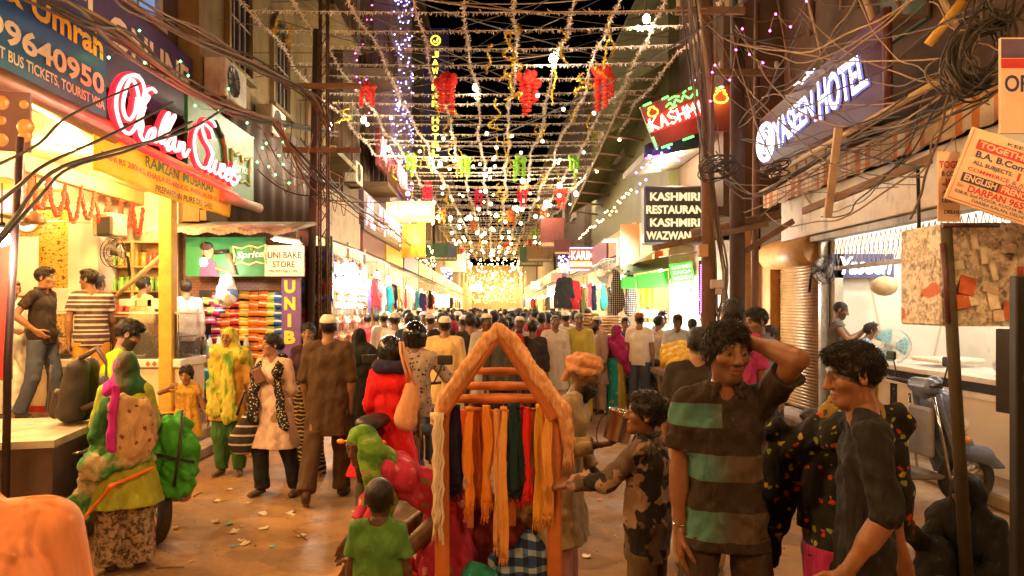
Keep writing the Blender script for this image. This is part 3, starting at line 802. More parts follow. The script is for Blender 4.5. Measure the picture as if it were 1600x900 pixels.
 # ------------------------------------------------------------ sweet shop (left)
shop=thing('sweet_shop','open fronted sweet shop with gold patterned wall panel and cream ceiling','shop',(-6,7,.45))
def damask(n):
 c=n.co((1,1,1)); v2=n.vor(24,(1,1,.8),feature='F2')
 w=n.nd('ShaderNodeTexWave'); w.wave_type='RINGS'; w.inputs['Scale'].default_value=7; w.inputs['Distortion'].default_value=9; w.inputs['Detail'].default_value=2; w.inputs['Detail Scale'].default_value=2.2; n.L(c,w.inputs['Vector'])
 m=n.math('ADD',n.math('MULTIPLY',w.outputs['Fac'],.7),n.math('MULTIPLY',v2,.6))
 return n.ramp(m,[(.46,(.08,.04,.012)),(.52,(.62,.38,.06))])
n_=NT('gold_damask'); n_.base(damask(n_)); n_.rough(.4); gold_damask=n_.m
MB().bx(-9.4,-4.7,10.2,10.35,.45,3.5).obj('back_wall',cream,shop)
MB().bx(-9.55,-9.4,3.0,10.35,.45,3.5).obj('side_wall',cream,shop)
m=MB(); m.bx(-9.5,-3.95,3.0,10.35,3.47,3.6); m.obj('ceiling',M('ceiling_cream',(.8,.62,.36),.6,var=.06),shop)
MB().bx(-5.32,-5.2,3.0,10.2,3.27,3.468,.01).obj('beam',M('tan_beam',(.5,.3,.12),.5),shop)
m=MB(); m.tube([(-3.9,3.0,3.53),(-3.9,7.0,3.53)],.11,14); m.obj('fascia_roll',M('copper_cladding',(.3,.13,.06),.35,.3),shop)
MB().bx(-7.05,-6.05,10.14,10.196,.9,3.2).obj('wall_panel',gold_damask,shop)
m=MB(); m.bx(-7.09,-7.052,10.12,10.2,.9,3.24); m.bx(-6.048,-6.01,10.12,10.2,.9,3.24); m.bx(-7.09,-6.01,10.12,10.2,3.202,3.24); m.obj('panel_trim',M('black_trim',(.03,.02,.015),.4),shop)
MB().bx(-5.98,-5.55,9.6,10.15,.45,3.46,.01).obj('pillar',M('white_tile',(.75,.68,.55),.3,var=.06),shop)
m=MB(); m.cyl((-4.02,8.45,.45),(-4.02,8.45,.47),.14); m.bx(-4.1,-3.94,8.37,8.53,.45,3.47,.008); m.obj('post',yellowp,shop)
m=MB(); m.tube([(-4.0,8.4,2.45),(-5.3,9.6,1.9)],.03,6); m.obj('brace',M('pale_wood',(.5,.36,.2),.6),shop)
MB().box((-6.35,10.08,1.86),(.3,.02,.34),.004).obj('price_board',white,shop)
for i,(x,y) in enumerate(((-4.5,5.6),(-4.55,7.3),(-4.6,8.9),(-6.0,6.2),(-6.1,8.2),(-7.3,7.4),(-7.6,9.2),(-6.2,9.6),(-4.6,4.2),(-6.4,4.4))):
 t=thing('ceiling_light','round recessed downlight glowing in the cream sweet shop ceiling','ceiling light',(x,y,3.45),0,'downlights of the sweet shop')
 MB().lathe((0,0,0),[(0,.0),(.075,.0),(.08,.012)],16).obj('diffuser',EM('downlight_glow',(1,.8,.5),22),t,local=True)
 MB().lathe((0,0,0),[(.08,.014),(.08,-.006),(.1,-.004),(.1,.016)],16).obj('rim',white,t,local=True)
 lamp('downlight',(x,y,3.38),150 if x>-5 else 26,(1,.55,.18),.08,t)
MB().box(at(41,416,10.0),(.36,.03,.86),.006).obj('white_board',white,label='blank white board hung on the gold patterned wall panel',cat='board')
t=thing('wall_mirror','round glowing mirror lamp high on the gold patterned panel','wall lamp',at(43,343,9.9))
Mr=Matrix.Rotation(R(90),3,'X')
MB().lathe((0,0,0),[(0,.02),(.16,.02),(.17,.01)],24,Mr).obj('disc',EM('mirror_glow',(1,.85,.6),1.6),t,local=True)
MB().lathe((0,0,0),[(.17,.02),(.2,.03),(.2,-.02),(.17,-.02)],24,Mr).obj('frame',M('brass',(.6,.38,.12),.3,.8),t,local=True)
t=thing('ceiling_fan','brown ceiling fan with flat blades below the shop ceiling','fan',at(54,345,8.3))
m=MB(); m.cyl((0,0,.1),(0,0,.62),.02,8); m.lathe((0,0,0),[(0,-.05),(.1,-.04),(.12,0),(.1,.07),(.03,.12),(0,.12)],16); m.obj('motor',M('brown_enamel',(.22,.12,.06),.4),t,local=True)
for k in range(3):
 a=R(20+120*k); MB().box((math.cos(a)*.38,math.sin(a)*.38,.0),(.5,.13,.008),.003,M=Matrix.Rotation(a,3,'Z')@Matrix.Rotation(R(10),3,'X')).obj('blade',M('brown_enamel',(.22,.12,.06),.4),t,local=True)
t=thing('loudspeaker','tan and black loudspeaker box mounted under the shop ceiling','loudspeaker',at(172,352,9.2))
MB().box((0,0,0),(.32,.3,.3),.02,rz=R(-25)).obj('cabinet',M('speaker_tan',(.4,.3,.16),.6),t,local=True); MB().box((.02,-.16,-.03),(.3,.05,.26),.02,rz=R(-25)).obj('grille',dark,t,local=True)
def wall_fan(label,p,rz,r=.2,ring=None,blade=None,tilt=0):
 t=thing('wall_fan',label,'fan',p,rz); Mx=Matrix.Rotation(R(90+tilt),3,'X'); rg=ring or dark
 m=MB()
 for rr,y in ((r,0),(r*.97,-.07),(r*.6,-.085),(r*.3,-.09)):m.tube([Mx@Vector((rr*math.cos(a),rr*math.sin(a),-y)) for a in [2*math.pi*k/24 for k in range(25)]],.005,5,False)
 for k in range(16):
  a=2*math.pi*k/16; m.tube([Mx@Vector((r*.1*math.cos(a),r*.1*math.sin(a),.09)),Mx@Vector((r*.6*math.cos(a),r*.6*math.sin(a),.085)),Mx@Vector((r*math.cos(a),r*math.sin(a),0))],.003,4,False)
 m.obj('guard',rg,t,local=True)
 m=MB(); m.lathe((0,0,0),[(0,.07),(r*.18,.06),(r*.2,0),(r*.25,-.05),(r*.2,-.15),(0,-.16)],12,Mx); m.tube([(0,.1,0),(0,.2,-.05),(0,.24,-.3)],.02,6); m.obj('motor',rg,t,local=True)
 m=MB()
 for k in range(3):
  a=2*math.pi*k/3; m.grid(lambda s_,q_:Mx@Vector(((.15+.75*s_)*r*math.cos(a+(q_-.5)*1.3),(.15+.75*s_)*r*math.sin(a+(q_-.5)*1.3),.02+.05*(q_-.5))),4,5,thick=.004)
 m.obj('blades',blade or M('fan_blade',(.35,.33,.3),.5),t,local=True); return t
wall_fan('round wall fan beside the yellow post over the jar shelves',at(180,395,9.3),R(-20),.2)
t=thing('shelf_cabinet','wooden wall cabinet with rows of jars and packets behind the counter','cabinet',(-5.0,10.0,1.35))
m=MB(); m.bx(-5.75,-4.72,10.15,10.19,1.3,2.7)
for x in (-5.75,-5.24,-4.76):m.bx(x-.02,x+.02,9.92,10.148,1.3,2.7)
m.obj('carcass',M('yellow_wood',(.45,.28,.1),.5),t)
for z in (1.3,1.62,1.98,2.34,2.7):MB().bx(-5.78,-4.72,9.91,10.147,z-.012,z+.012).obj('shelf',M('yellow_wood',(.45,.28,.1),.5),t)
jarcols=[M('jar_'+n__,c,.3) for n__,c in (('green',(.2,.5,.08)),('yellow',(.7,.5,.1)),('orange',(.7,.25,.04)),('red',(.5,.06,.04)),('tan',(.5,.35,.2)),('dark',(.15,.08,.04)))]
jars={}
for r_,z in enumerate((1.312,1.632,1.992,2.352)):
 for k in range(9):
  x=-5.68+k*.112+random.uniform(-.01,.01); mm=jarcols[(k//2+r_*2)%6 if r_!=2 else 0]
  if mm.name not in jars:
   o=jars[mm.name]=MB().lathe((0,0,0),[(0,0),(.042,0),(.045,.02),(.045,.14),(.03,.165),(.034,.17),(.034,.2),(0,.2)],10).obj('sweet_jar',mm,origin=(0,0,0))
  else :o=copy_thing(jars[mm.name])
  o.location=(x,10.02,z); tag(o,mm.name[4:]+' filled jar standing on the wooden shelves behind the counter','jar','jars on the cabinet shelves')
t=thing('display_counter','long glass sweet counter with white slab and red base strip','counter',(-5.1,8.6,.45))
MB().bx(-6.6,-3.86,8.45,9.15,.52,1.0,.01).obj('front_panel',M('counter_cream',(.75,.62,.42),.4,var=.08),t)
m=MB(); m.bx(-6.62,-3.84,8.40,9.17,1.004,1.11,.012); m.obj('slab',white,t)
m=MB(); m.bx(-6.6,-3.88,8.43,8.47,.452,.518); m.obj('base_strip',redp,t)
m=MB(); m.bx(-6.6,-3.9,8.46,8.472,1.114,1.66); m.bx(-3.9,-3.888,8.46,9.1,1.114,1.66); m.obj('glass_front',glass,t)
m=MB(); m.bx(-6.6,-3.87,8.44,9.1,1.664,1.69,.004); m.obj('glass_top',M('glass_edge',(.75,.72,.6),.15),t)
MB().bx(-6.58,-3.93,8.6,9.08,1.37,1.385).obj('shelf',M('glass_edge',(.75,.72,.6),.15),t)
f=Face((-6.6,8.446,.52),(1,0,0)); m=MB(); f.text(m,'Su',.62,.8,.17,.33,.002,.02,shear=.3); m.obj('lettering',redp,t)
m=MB()
for k,a in enumerate((2.36,2.44,2.52)):m.prism([f.p(a-.03,.53,.05),f.p(a,.5,.05),f.p(a+.03,.53,.05),f.p(a,.57,.05)],(0,-.004,0))
m.obj('diamond_mark',M('diamond_red',(.5,.12,.03),.5),t)
sweetm=[M('sweet_'+n__,c,.6,var=.3,scale=30) for n__,c in (('white',(.8,.75,.62)),('gold',(.75,.42,.06)),('brown',(.3,.14,.05)),('orange',(.8,.3,.03)))]
for k in range(14):
 x=-6.4+k*.185; zz=1.118 if k%2 else 1.389; q=sweetm[k%4]
 tr=thing('sweet_tray',['white','golden','brown','orange'][k%4]+' sweets heaped on a steel tray inside the glass counter','tray of sweets',(x,8.8,zz),0,'trays of sweets in the glass counter')
 MB().lathe((0,0,0),[(0,.0),(.1,.0),(.12,.03)],14).obj('tray',steel,tr,local=True)
 m=MB()
 for j in range(16):a=random.random()*6.3; r_=.08*random.random()**.5; m.ball((r_*math.cos(a),r_*math.sin(a),.035+.06*(1-r_/.09)),.022,6)
 m.obj('sweets',q,tr,local=True)
for k,(u,v) in enumerate(((205,478),(232,478),(248,480))):
 MB().box(at(u,v,8.75)+Vector((0,0,.04)),(.2,.22,.09+.02*k),.01).obj('sweet_box',[M('card_white',(.75,.68,.55),.5),M('card_tan',(.6,.45,.25),.5),M('card_white',(.75,.68,.55),.5)][k],label=['flat pale sweet box lying on the glass counter nearest its middle','tan cardboard sweet box on the glass counter between two pale ones','taller pale sweet box on the glass counter close to the yellow post'][k],cat='box')
p0=at(20,640,7.9); t=thing('carrier_bag','white plastic carrier bag hanging full at the near end of the counter','bag',p0)
S_=Sdf(); S_.cap((0,0,.12),(0,0,.32),.14,.13,flat=(0,1,0),q=.7); S_.cap((-.05,0,.4),(-.02,0,.58),.05,.02); S_.cap((.05,0,.4),(.02,0,.58),.05,.02)
v_,q_=S_.mesh(.015,wr=.008,wf=40); me=fastmesh('bag_body',v_,q_); me.materials.append(M('white_plastic',(.75,.72,.66),.35)); link('bag_body',me,t)
def swag_garland():
 m=MB(); xs=[7.1+i*.31 for i in range(11)]
 pts=[]
 for i in range(10):
  n=40
  for k in range(n):
   s_=k/n; s_=.5-.5*math.copysign(abs(1-2*s_)**.75,1-2*s_); y=xs[i]+(xs[i+1]-xs[i])*s_; d=.4*(1-(2*s_-1)**2)+.05*math.sin(i*2.1)
   pts.append((-5.22+random.uniform(-.01,.01),y,3.25-d))
 for p in pts:m.ball(p,random.uniform(.024,.033),6,(1,1,.9))
 return m
t=swag_garland().obj('flower_garland',M('marigold_red',(.72,.035,.015),.7,bump=1,bscale=70),label='bright red flower garland swagged along the sweet shop beam',cat='garland')
t=thing('banner','yellow festival price banner hung below the red neon lettering','banner',(-3.88,8.3,3.08))
f=Face((-3.87,6.6,3.08),(0,1,0))
BW,BH=3.5,.44
def bz(a,b):
 return f.p(a,b*(1-.0)-.03*math.sin(a/BW*3.1)*(1-b/BH),.012*math.sin(a*9+b*6)+.02*math.sin(a*3.1)*(1-b/BH))
m=MB(); m.grid(lambda s_,q_:bz(s_*BW,q_*BH),48,10,thick=.004)
n_=NT('banner_yellow'); c_=vary(n_,(.9,.74,.07),.1,6); n_.base(c_); n_.rough(.45); n_.bump(n_.noise(9,4),.3,.01)
tr_=n_.nd('ShaderNodeBsdfTranslucent'); n_.L(c_,tr_.inputs[0]); mx=n_.nd('ShaderNodeMixShader'); mx.inputs[0].default_value=.55; n_.L(n_.b.outputs[0],mx.inputs[1]); n_.L(tr_.outputs[0],mx.inputs[2]); n_.L(mx.outputs[0],n_.n['Material Output'].inputs[0])
m.obj('cloth',n_.m,t)
def bent_text(f,t_,a0,a1,b0,b1,d,bold=.015,shear=0,slope=0):
 m_=MB(); f.text(m_,t_,a0,a1,b0,b1,0,bold,shear=shear,slope=slope)
 for i,v in enumerate(m_.v):
  q=Vector(v)-f.o; a,b=q.dot(f.x),q.dot(f.u); m_.v[i]=tuple(bz(a,b)+f.n*d)
 return m_
bent_text(f,'RAMZAN MUBARAK',1.0,2.85,.245,.37,.016,.03).obj('green_lettering',M('print_green',(.03,.22,.03),.6),t)
bent_text(f,'PHENI RS 280/-KG, KHAJLA RS. 480/-KG, PHEEKI JALEBI RS. 400/-KG',.1,3.36,.135,.21,.016,.025,slope=-.0).obj('red_lettering',M('print_red',(.5,.03,.01),.6),t)
bent_text(f,'PREPARED IN PURE DESI GHEE',1.25,2.75,.028,.1,.016,.015).obj('black_lettering',M('print_black',(.02,.015,.01),.6),t)
NX=-3.80
nf=Face((NX,6.6,3.5),(0,1,0))
def npx(zx,zy):
 u,v=150+zx/3.6,100+zy/3.6; Y=-NX*F/(U0-u); return (Y-6.6,HC+(V0-v)*Y/F-3.5)
LET=[[(215,68),(180,62),(135,80),(100,140),(85,225),(100,310),(130,375),(165,390),(198,350),(216,280),(214,190),(200,125),(178,88),(155,105),(135,165),(124,235),(138,295),(165,312),(192,272),(205,190)],[(190,66),(222,80),(240,112),(248,150),(238,200),(222,260)],[(312,158),(292,138),(265,146),(252,172),(272,182),(262,205),(240,240),(222,300),(218,370),(228,410),(250,438)],[(250,240),(232,300),(236,350),(225,395)],[(305,362),(282,372),(262,410),(265,440),(285,425),(308,372),(300,415),(312,438),(330,420)],[(330,420),(352,370),(386,285),(378,280),(352,330),(334,400),(340,442),(355,440)],[(355,440),(380,380),(420,300),(412,292),(385,345),(362,420),(368,458),(384,456)],[(422,412),(398,418),(378,455),(382,484),(402,470),(422,420),(414,465),(424,490),(440,478)],[(440,478),(450,435),(442,490),(462,446),(474,452),(468,500),(478,520),(502,482)],[(652,352),(636,322),(604,312),(582,330),(578,372),(596,425),(622,470),(634,520),(620,568),(590,586),(558,565),(538,510),(530,440),(540,380),(562,346)],[(600,345),(628,372),(640,420)],[(640,500),(618,560),(616,602),(636,592),(654,545),(645,600),(656,618),(674,600),(682,560)],[(674,610),(700,592),(702,568),(688,570),(676,606),(684,636),(702,632),(716,610)],[(708,628),(732,612),(734,588),(720,590),(708,622),(716,652),(734,648),(746,626)],[(762,560),(742,620),(740,660),(756,664)],[(735,590),(775,604)],[(782,600),(764,604),(758,622),(776,640),(772,668),(752,678),(744,668)],[(772,668),(790,632)]]
t=thing('neon_sign','red glowing neon lettering of the sweet shop above the yellow banner','neon sign',(NX,8.3,3.5))
m=MB(); m2=MB()
for L_ in LET:
 pts=smooth_path([npx(*p) for p in L_],5)
 nf.stroke(m,pts,.017,.05,7); nf.stroke(m2,pts,.036,-.0,6)
m.obj('glass_tubing',EM('neon_pinkwhite',(1,.44,.40),2.4),t); m2.obj('letter_backing',EM('neon_red',(1,.008,.02),1.5),t)
m=MB(); m.tube([nf.p(.35,-.02,-.03),nf.p(3.6,-.08,-.03)],.03,8); m.obj('rail',EM('neon_rail',(1,.02,.02),1.2),t)
lamp('neon_glow',nf.p(1.0,.3,.35),14,(1,.1,.08),.3,t); lamp('neon_glow',nf.p(2.9,.2,.35),12,(1,.1,.08),.3,t)
m=MB(); m.tube([(-3.86,9.7,3.33),(-3.80,11.1,3.36)],.075,12); m.obj('awning_roll',M('pink_roll',(.5,.25,.2),.4),label='rolled pinkish awning tube sticking out past the yellow banner',cat='awning')
t=thing('travel_signboard','blue travel agency signboard with yellow and cream lettering','signboard',(-4.2,6,3.8))
f=Face((-4.2,4.6,3.8),(0,1,0)); m=MB(); f.panel(m,0,2.82,0,1.05,-.06,0)
n_=NT('blue_print'); g_=n_.sep(n_.co())[2]
n_.base(n_.ramp(n_.math('ADD',n_.math('MULTIPLY',g_,.9),n_.math('MULTIPLY',n_.noise(2),.1)),[(.0,(.01,.17,.32)),(.55,(.01,.06,.3)),(1,(.02,.03,.18))])); n_.rough(.4)
m.obj('panel',n_.m,t)
ly=M('letter_yellow',(.85,.55,.03),.5,var=.05); lc=M('letter_cream',(.85,.72,.5),.5,var=.05)
m=MB(); f.text(m,'Haj & Umrah',.55,2.75,.52,.86,.006,.03); m.obj('yellow_lettering',ly,t)
m=MB(); f.text(m,'9899640950',.62,2.77,.225,.45,.006,.03); f.text(m,'TOURIST BUS TICKETS, TOURIST VISA',.8,2.78,.06,.18,.006,.02); m.obj('cream_lettering',lc,t)
t=thing('online_signboard','dark violet signboard with pale travel lettering behind the cables','signboard',(-4.55,8,4.5))
f=Face((-4.55,5.0,4.35),(0,1,0)); m=MB(); f.panel(m,0,5.35,0,1.15,-.06,0); m.obj('panel',M('violet_panel',(.06,.03,.14),.5,dirt=.3),t)
m=MB(); f.text(m,'TRAVEL ONLINE',.9,5.2,.45,.85,.006,.03,slope=.12); m.obj('lettering',lc,t)
def drink_board(label,f,w,h,star=True):
 t=thing('drink_board',label,'advertising board',f.p(w/2,0))
 m=MB(); f.panel(m,0,w,0,h,-.05,0); m.obj('panel',M('drink_green',(.02,.2,.05),.45,dirt=.15),t); return t
def drink_logo(t,f,a,b,s):
 m=MB(); star=[(-1,.55),(-.45,.42),(0,.62),(.5,.45),(1.0,.65),(.88,.1),(1.0,-.5),(.4,-.38),(0,-.55),(-.5,-.4),(-1,-.6),(-.85,0),(-1,.55)]
 m.tube([f.p(a+x*s,b+y*s,.012) for x,y in star],.018*s/.3,5); m.obj('star_outline',M('logo_gold',(.75,.7,.3),.4),t)
 m=MB(); f.text(m,'Sprite',a-.8*s,a+.8*s,b-.3*s,b+.22*s,.012,.02,shear=.25,slope=.1*s); m.obj('logo_lettering',M('logo_white',(.85,.85,.7),.4),t)
 m=MB(); m.ball(f.p(a+.15*s,b+.42*s,.01),.17*s,10,(.3,1,1)); m.obj('lime_dot',M('logo_orange',(.85,.45,.03),.4),t)
f=Face((-4.22,9.45,3.44),(0,1,0)); t=drink_board('dark green soft drink board with star logo above the dark sheet wall',f,2.6,1.3)
drink_logo(t,f,1.95,.62,.42)
m=MB(); f.panel(m,.0,2.6,.0,.14,.002,.01); m.obj('white_strip',white,t)
m=MB(); f.text(m,'9717661199',1.1,2.0,.03,.11,.014,.02); m.obj('lettering',M('print_black',(.02,.015,.01),.6),t)
def poster_arm(t,f,a,b,s):
 m=MB(); m.m=0
 m.tube([f.p(a+.45*s,b-.9*s,.012),f.p(a+.35*s,b-.2*s,.012),f.p(a+.05*s,b+.1*s,.012)],.07*s,6); m.obj('printed_arm',M('print_skin',(.45,.22,.12),.5),t)
 m=MB(); m.tube([f.p(a-.3*s,b+.25*s,.012),f.p(a+.15*s,b+.02*s,.012)],.09*s,6); m.obj('printed_bottle',M('print_dark',(.04,.02,.015),.4),t)
poster_arm(t,f,1.05,.95,.6)
# ------------------------------------------------------------ bakery kiosk: board, snacks, bottles
YB=9.8
f=Face(at(290,432,YB),(1,0,0)); kw=(413-290)*YB/F; kh=57*YB/F
t=drink_board('bright green soft drink board with drinking figure beside the bakery board',f,kw,kh+.04)
drink_logo(t,f,(390-290)*YB/F,.3,.24)
m=MB(); a0,b0=(325-290)*YB/F,0
m.prism([f.p(a0-.12,.0,.012),f.p(a0+.16,.0,.012),f.p(a0+.12,.2,.012),f.p(a0+.03,.26,.012),f.p(a0-.1,.2,.012)],(0,-.004,0)); m.obj('printed_shirt',M('print_shirt',(.12,.05,.12),.5),t)
m=MB(); m.ball(f.p(a0,.36,.012),.1,10,(.9,.1,1.15)); m.tube([f.p(a0+.12,.12,.016),f.p(a0+.4,.05,.016),f.p(a0+.3,.32,.016)],.04,6); m.obj('printed_skin',M('print_skin',(.45,.22,.12),.5),t)
m=MB(); m.ball(f.p(a0-.02,.43,.018),.09,10,(1.05,.1,.7)); m.tube([f.p(a0+.1,.34,.022),f.p(a0+.3,.36,.022)],.03,6); m.obj('printed_hair',M('print_dark',(.04,.02,.015),.4),t)
f=Face(at(413,432,YB),(1,0,0)); w_,h_=62*YB/F,49*YB/F
t=thing('bakery_board','pale bakery name board hung beside the green drink board','signboard',f.p(w_/2,0))
m=MB(); f.panel(m,0,w_,0,h_,-.05,0,.008); m.obj('panel',M('board_cream',(.7,.6,.42),.5,var=.06),t)
m=MB(); f.text(m,'UNI BAKE',.05,w_-.04,.26,.355,.006,.015); f.text(m,'STORE',.12,w_-.13,.13,.22,.006,.015); f.text(m,'Ph: 9717661199',.08,w_-.1,.055,.095,.006,.01); m.obj('lettering',M('print_brown',(.05,.03,.02),.6),t)
tube_light('white tube light above the bakery name board',at(428,374,9.35),at(468,380,9.35),4)
kiosk=thing('bakery_kiosk','small bakery kiosk with brick wall under a corrugated tin awning','kiosk',(-3.6,10,0))
n_=NT('small_brick'); b_=n_.nd('ShaderNodeTexBrick'); mp=n_.co((1,1,1),(R(90),0,0)); n_.L(mp,b_.inputs['Vector']); b_.inputs['Scale'].default_value=6
b_.inputs['Color1'].default_value=(.33,.13,.06,1); b_.inputs['Color2'].default_value=(.24,.09,.045,1); b_.inputs['Mortar'].default_value=(.12,.07,.05,1); b_.inputs['Mortar Size'].default_value=.03
n_.base(b_.outputs[0]); n_.bump(b_.outputs['Fac'],-.4,.01)
MB().bx(-4.65,-2.95,10.25,10.36,0,3.0).obj('brick_wall',n_.m,kiosk)
m=MB()
for k in range(34):
 x=-4.75+k*.06; m.tube([(x,9.3,2.78+.02*math.sin(k)),(x,10.6,3.05)],.034,6)
m.obj('tin_awning',M('tin_sheet',(.42,.34,.26),.5,.3,dirt=.5),kiosk)
m=MB(); m.bx(-4.5,-3.45,9.5,10.1,.0,1.02,.01); m.obj('counter',M('kiosk_wood',(.3,.17,.08),.6,dirt=.3),kiosk)
m=MB()
for i in range(4):
 for j in range(3):m.bx(-3.98+.0+j*.165,-3.84+j*.165,9.47,9.498,.18+i*.19,.33+i*.19,.006)
m.obj('drawer_front',M('label_grey',(.45,.4,.34),.5,dirt=.3),kiosk)
f=Face(at(440,540,9.9),(1,0,0)); t=thing('vertical_board','violet board with big yellow letters standing beside the snack rack','signboard',f.p(.13,0))
m=MB(); f.panel(m,0,.27,-.3,.98,-.05,0); m.obj('panel',M('violet_board',(.12,.05,.2),.5),t)
m=MB()
for k,ch in enumerate('UNIB'):f.text(m,ch,.04 if ch!='I' else .09,.2 if ch!='I' else .14,.76-.245*k,.95-.245*k,.006,.05)
m.obj('lettering',ly,t)
def packet(mat,s=1.0):
 m=MB(); w,h=.075*s,.11*s
 def fn(a,b):
  x=(a-.5)*2; z=(b-.5)*2; th=.022*s*max(0,1-x**4)*max(0,1-z*z*z*z); return th
 m.grid(lambda a,b:((a-.5)*w*2*.5*1.9,-fn(a,b),(b-.5)*h),6,6); m.grid(lambda a,b:((.5-a)*w*2*.5*1.9,fn(1-a,b),(b-.5)*h),6,6)
 return m
PC=[('orange',(.85,.22,.02)),('yellow',(.9,.6,.03)),('green',(.25,.55,.05)),('blue',(.03,.14,.55)),('red',(.65,.03,.03)),('pink',(.7,.06,.3)),('lime',(.55,.7,.08))]
def pack_mat(nm,c):
 if 'pack_'+nm in MATS:return MATS['pack_'+nm]
 n=NT('pack_'+nm); z=n.sep(n.co())[2]
 n.base(n.ramp(n.math('MULTIPLY_ADD',z,8.0) if False else n.math('ADD',n.math('MULTIPLY',z,8.0),.5),[(.2,c),(.38,c),(.42,(.8,.75,.6)),(.56,(.8,.72,.5)),(.6,tuple(q*.6 for q in c)),(.9,c)],'CONSTANT')); n.rough(.25); n.bump(n.noise(40),.4,.01)
 MATS['pack_'+nm]=n.m; return n.m
PK={nm:packet(pack_mat(nm,c)).obj('snack_packet',pack_mat(nm,c),origin=(0,0,0)) for nm,c in PC}
PKused=set()
def put_packet(nm,p,rz,label,group,sc=1.0):
 o=PK[nm] if nm not in PKused else copy_thing(PK[nm]); PKused.add(nm)
 o.location=p; o.rotation_euler=(random.uniform(-.25,.1),random.uniform(-.15,.15),rz); o.scale=(sc,sc,sc); return tag(o,label,'snack packet',group)
MB().bx(-4.3,-3.12,10.0,10.03,.6,2.0).obj('snack_rack',dark,label='dark wire rack holding hanging strips of snack packets',cat='rack')
for c_,(u,nm) in enumerate(((352,'orange'),(366,'red'),(381,'yellow'),(396,'orange'),(411,'orange'),(423,'lime'),(435,'blue'),(338,'pink'))):
 for k in range(9 if c_>2 else 6):
  put_packet(nm,at(u,462+k*13.2+random.uniform(-1.5,1.5),9.95),random.uniform(-.2,.2),nm+' foil snack packet hanging in a strip on the dark rack','snack packets on the dark rack',1.0)
for k in range(16):
 nm=['pink','blue','yellow','red','green'][k%5]
 put_packet(nm,at(305+(k%6)*8,470+(k//6)*15,9.75),random.uniform(-.4,.4),nm+' foil snack packet in the heap behind the water bottles','snack packets heaped on the kiosk counter',.85)
bm=None
wat=M('water_bottle',(.62,.72,.72),.12,var=.05)
for k in range(10):
 if bm is None:
  bm=thing('water_bottle','clear water bottle with pale label in the kiosk counter row','bottle',(0,0,0),0,'water bottles on the kiosk counter')
  MB().lathe((0,0,0),[(0,0),(.04,0),(.042,.05),(.038,.12),(.042,.2),(.03,.26),(.015,.29),(.015,.31)],12).obj('bottle_body',wat,bm,local=True)
  MB().lathe((0,0,0),[(.0435,.1),(.0435,.18)],12).obj('label_band',M('label_green',(.3,.5,.35),.4),bm,local=True); MB().cyl((0,0,.31),(0,0,.335),.017,8).obj('cap',M('cap_blue',(.05,.2,.5),.4),bm,local=True); o=bm
 else :o=copy_thing(bm)
 o.location=(-4.42+(k%10)*.098,9.72+.08*(k%2),1.02)
hanging_bulb('glaring bulb hanging in front of the green drink board',at(318,410,9.3),14,COOL,.05,bulb_c)
t=thing('toy_bag','big clear bag of white and blue goods hanging beneath the green board','bag',at(355,475,9.6))
S_=Sdf(); S_.cap((0,0,.12),(0,0,.3),.15,.11); S_.cap((0,0,.3),(0,0,.45),.06,.02); v_,q_=S_.mesh(.018,wr=.012,wf=30)
n_=NT('toy_print'); n_.base(n_.ramp(n_.vor(14,out='Color') if False else n_.noise(9,1),[(.3,(.1,.25,.6)),(.42,(.75,.75,.72)),(.6,(.75,.75,.72)),(.66,(.7,.6,.1))],'CONSTANT')); n_.rough(.3)
me=fastmesh('bag_body',v_,q_); me.materials.append(n_.m); link('bag_body',me,t)
t=MB().box(at(305,592,9.4),(.5,.12,.3),.03).obj('folded_bag',M('sky_print',(.05,.4,.65),.4),label='bright blue printed bag leaning below the water bottles',cat='bag')
m=MB(); m.grid(lambda a,b:(-4.35+.6*a+.02*math.sin(a*60),11.2+4.5*a,3.0+2.2*b),60,2,thick=.03); m.obj('sheet_wall',M('dark_sheet',(.07,.035,.025),.6,dirt=.3),label='dark brown corrugated sheet wall above the bakery kiosk',cat='wall')
p=at(22,420,4.6); m=MB(); m.tube([at(32,215,4.6),at(12,560,4.4),Vector((at(12,560,4.4).x-.02,4.4,0))],.024,8); m.obj('leaning_post',M('dark_pipe',(.05,.03,.04),.4,.5),label='dark slender post leaning at the left edge of the picture',cat='post')
f=Face(at(-60,232,4.75),(1,.25,0)); t=thing('food_board','framed photo board of round brown sweets at the left edge','advertising board',f.p(.2,0))
m=MB(); f.panel(m,0,.42,0,.42,-.03,0); m.obj('panel',M('food_dark',(.06,.02,.02),.4),t)
m=MB()
for k in range(12):m.ball(f.p(.06+.1*(k%4)+random.uniform(-.02,.03),.08+.12*(k//4)+random.uniform(-.03,.03),-.004),random.uniform(.035,.065),10,M=f.M3()@Matrix.Diagonal((1,1,.2)))
m.obj('printed_sweets',M('food_brown',(.35,.13,.03),.35,var=.5,scale=20),t)
f=Face(at(-70,330,4.7),(1,.2,0)); t=thing('picture_panel','pale pink lit menu panel at the left edge below the photo board','advertising board',f.p(.2,0))
m=MB(); f.panel(m,0,.42,0,.36,-.03,0); m.obj('panel',M('panel_pink',(.6,.4,.5),.4,var=.1),t); m=MB(); m.ball(f.p(.3,.2,.0),.08,12,M=f.M3()@Matrix.Diagonal((1,.6,.2))); m.obj('printed_bowl',M('food_orange',(.6,.25,.05),.4),t)
f=Face(at(-60,480,4.6),(1,.2,0)); t=thing('stall_board','narrow red stall panel at the left edge beside the leaning post','panel',f.p(.2,0)); m=MB(); f.panel(m,0,.30,-.5,.5,-.03,0,.01); m.obj('panel',redp,t)
hanging_bulb('white glaring bulb at the very left edge of the street',at(3,372,4.35),50,(1,.62,.3),.05,bulb_c)
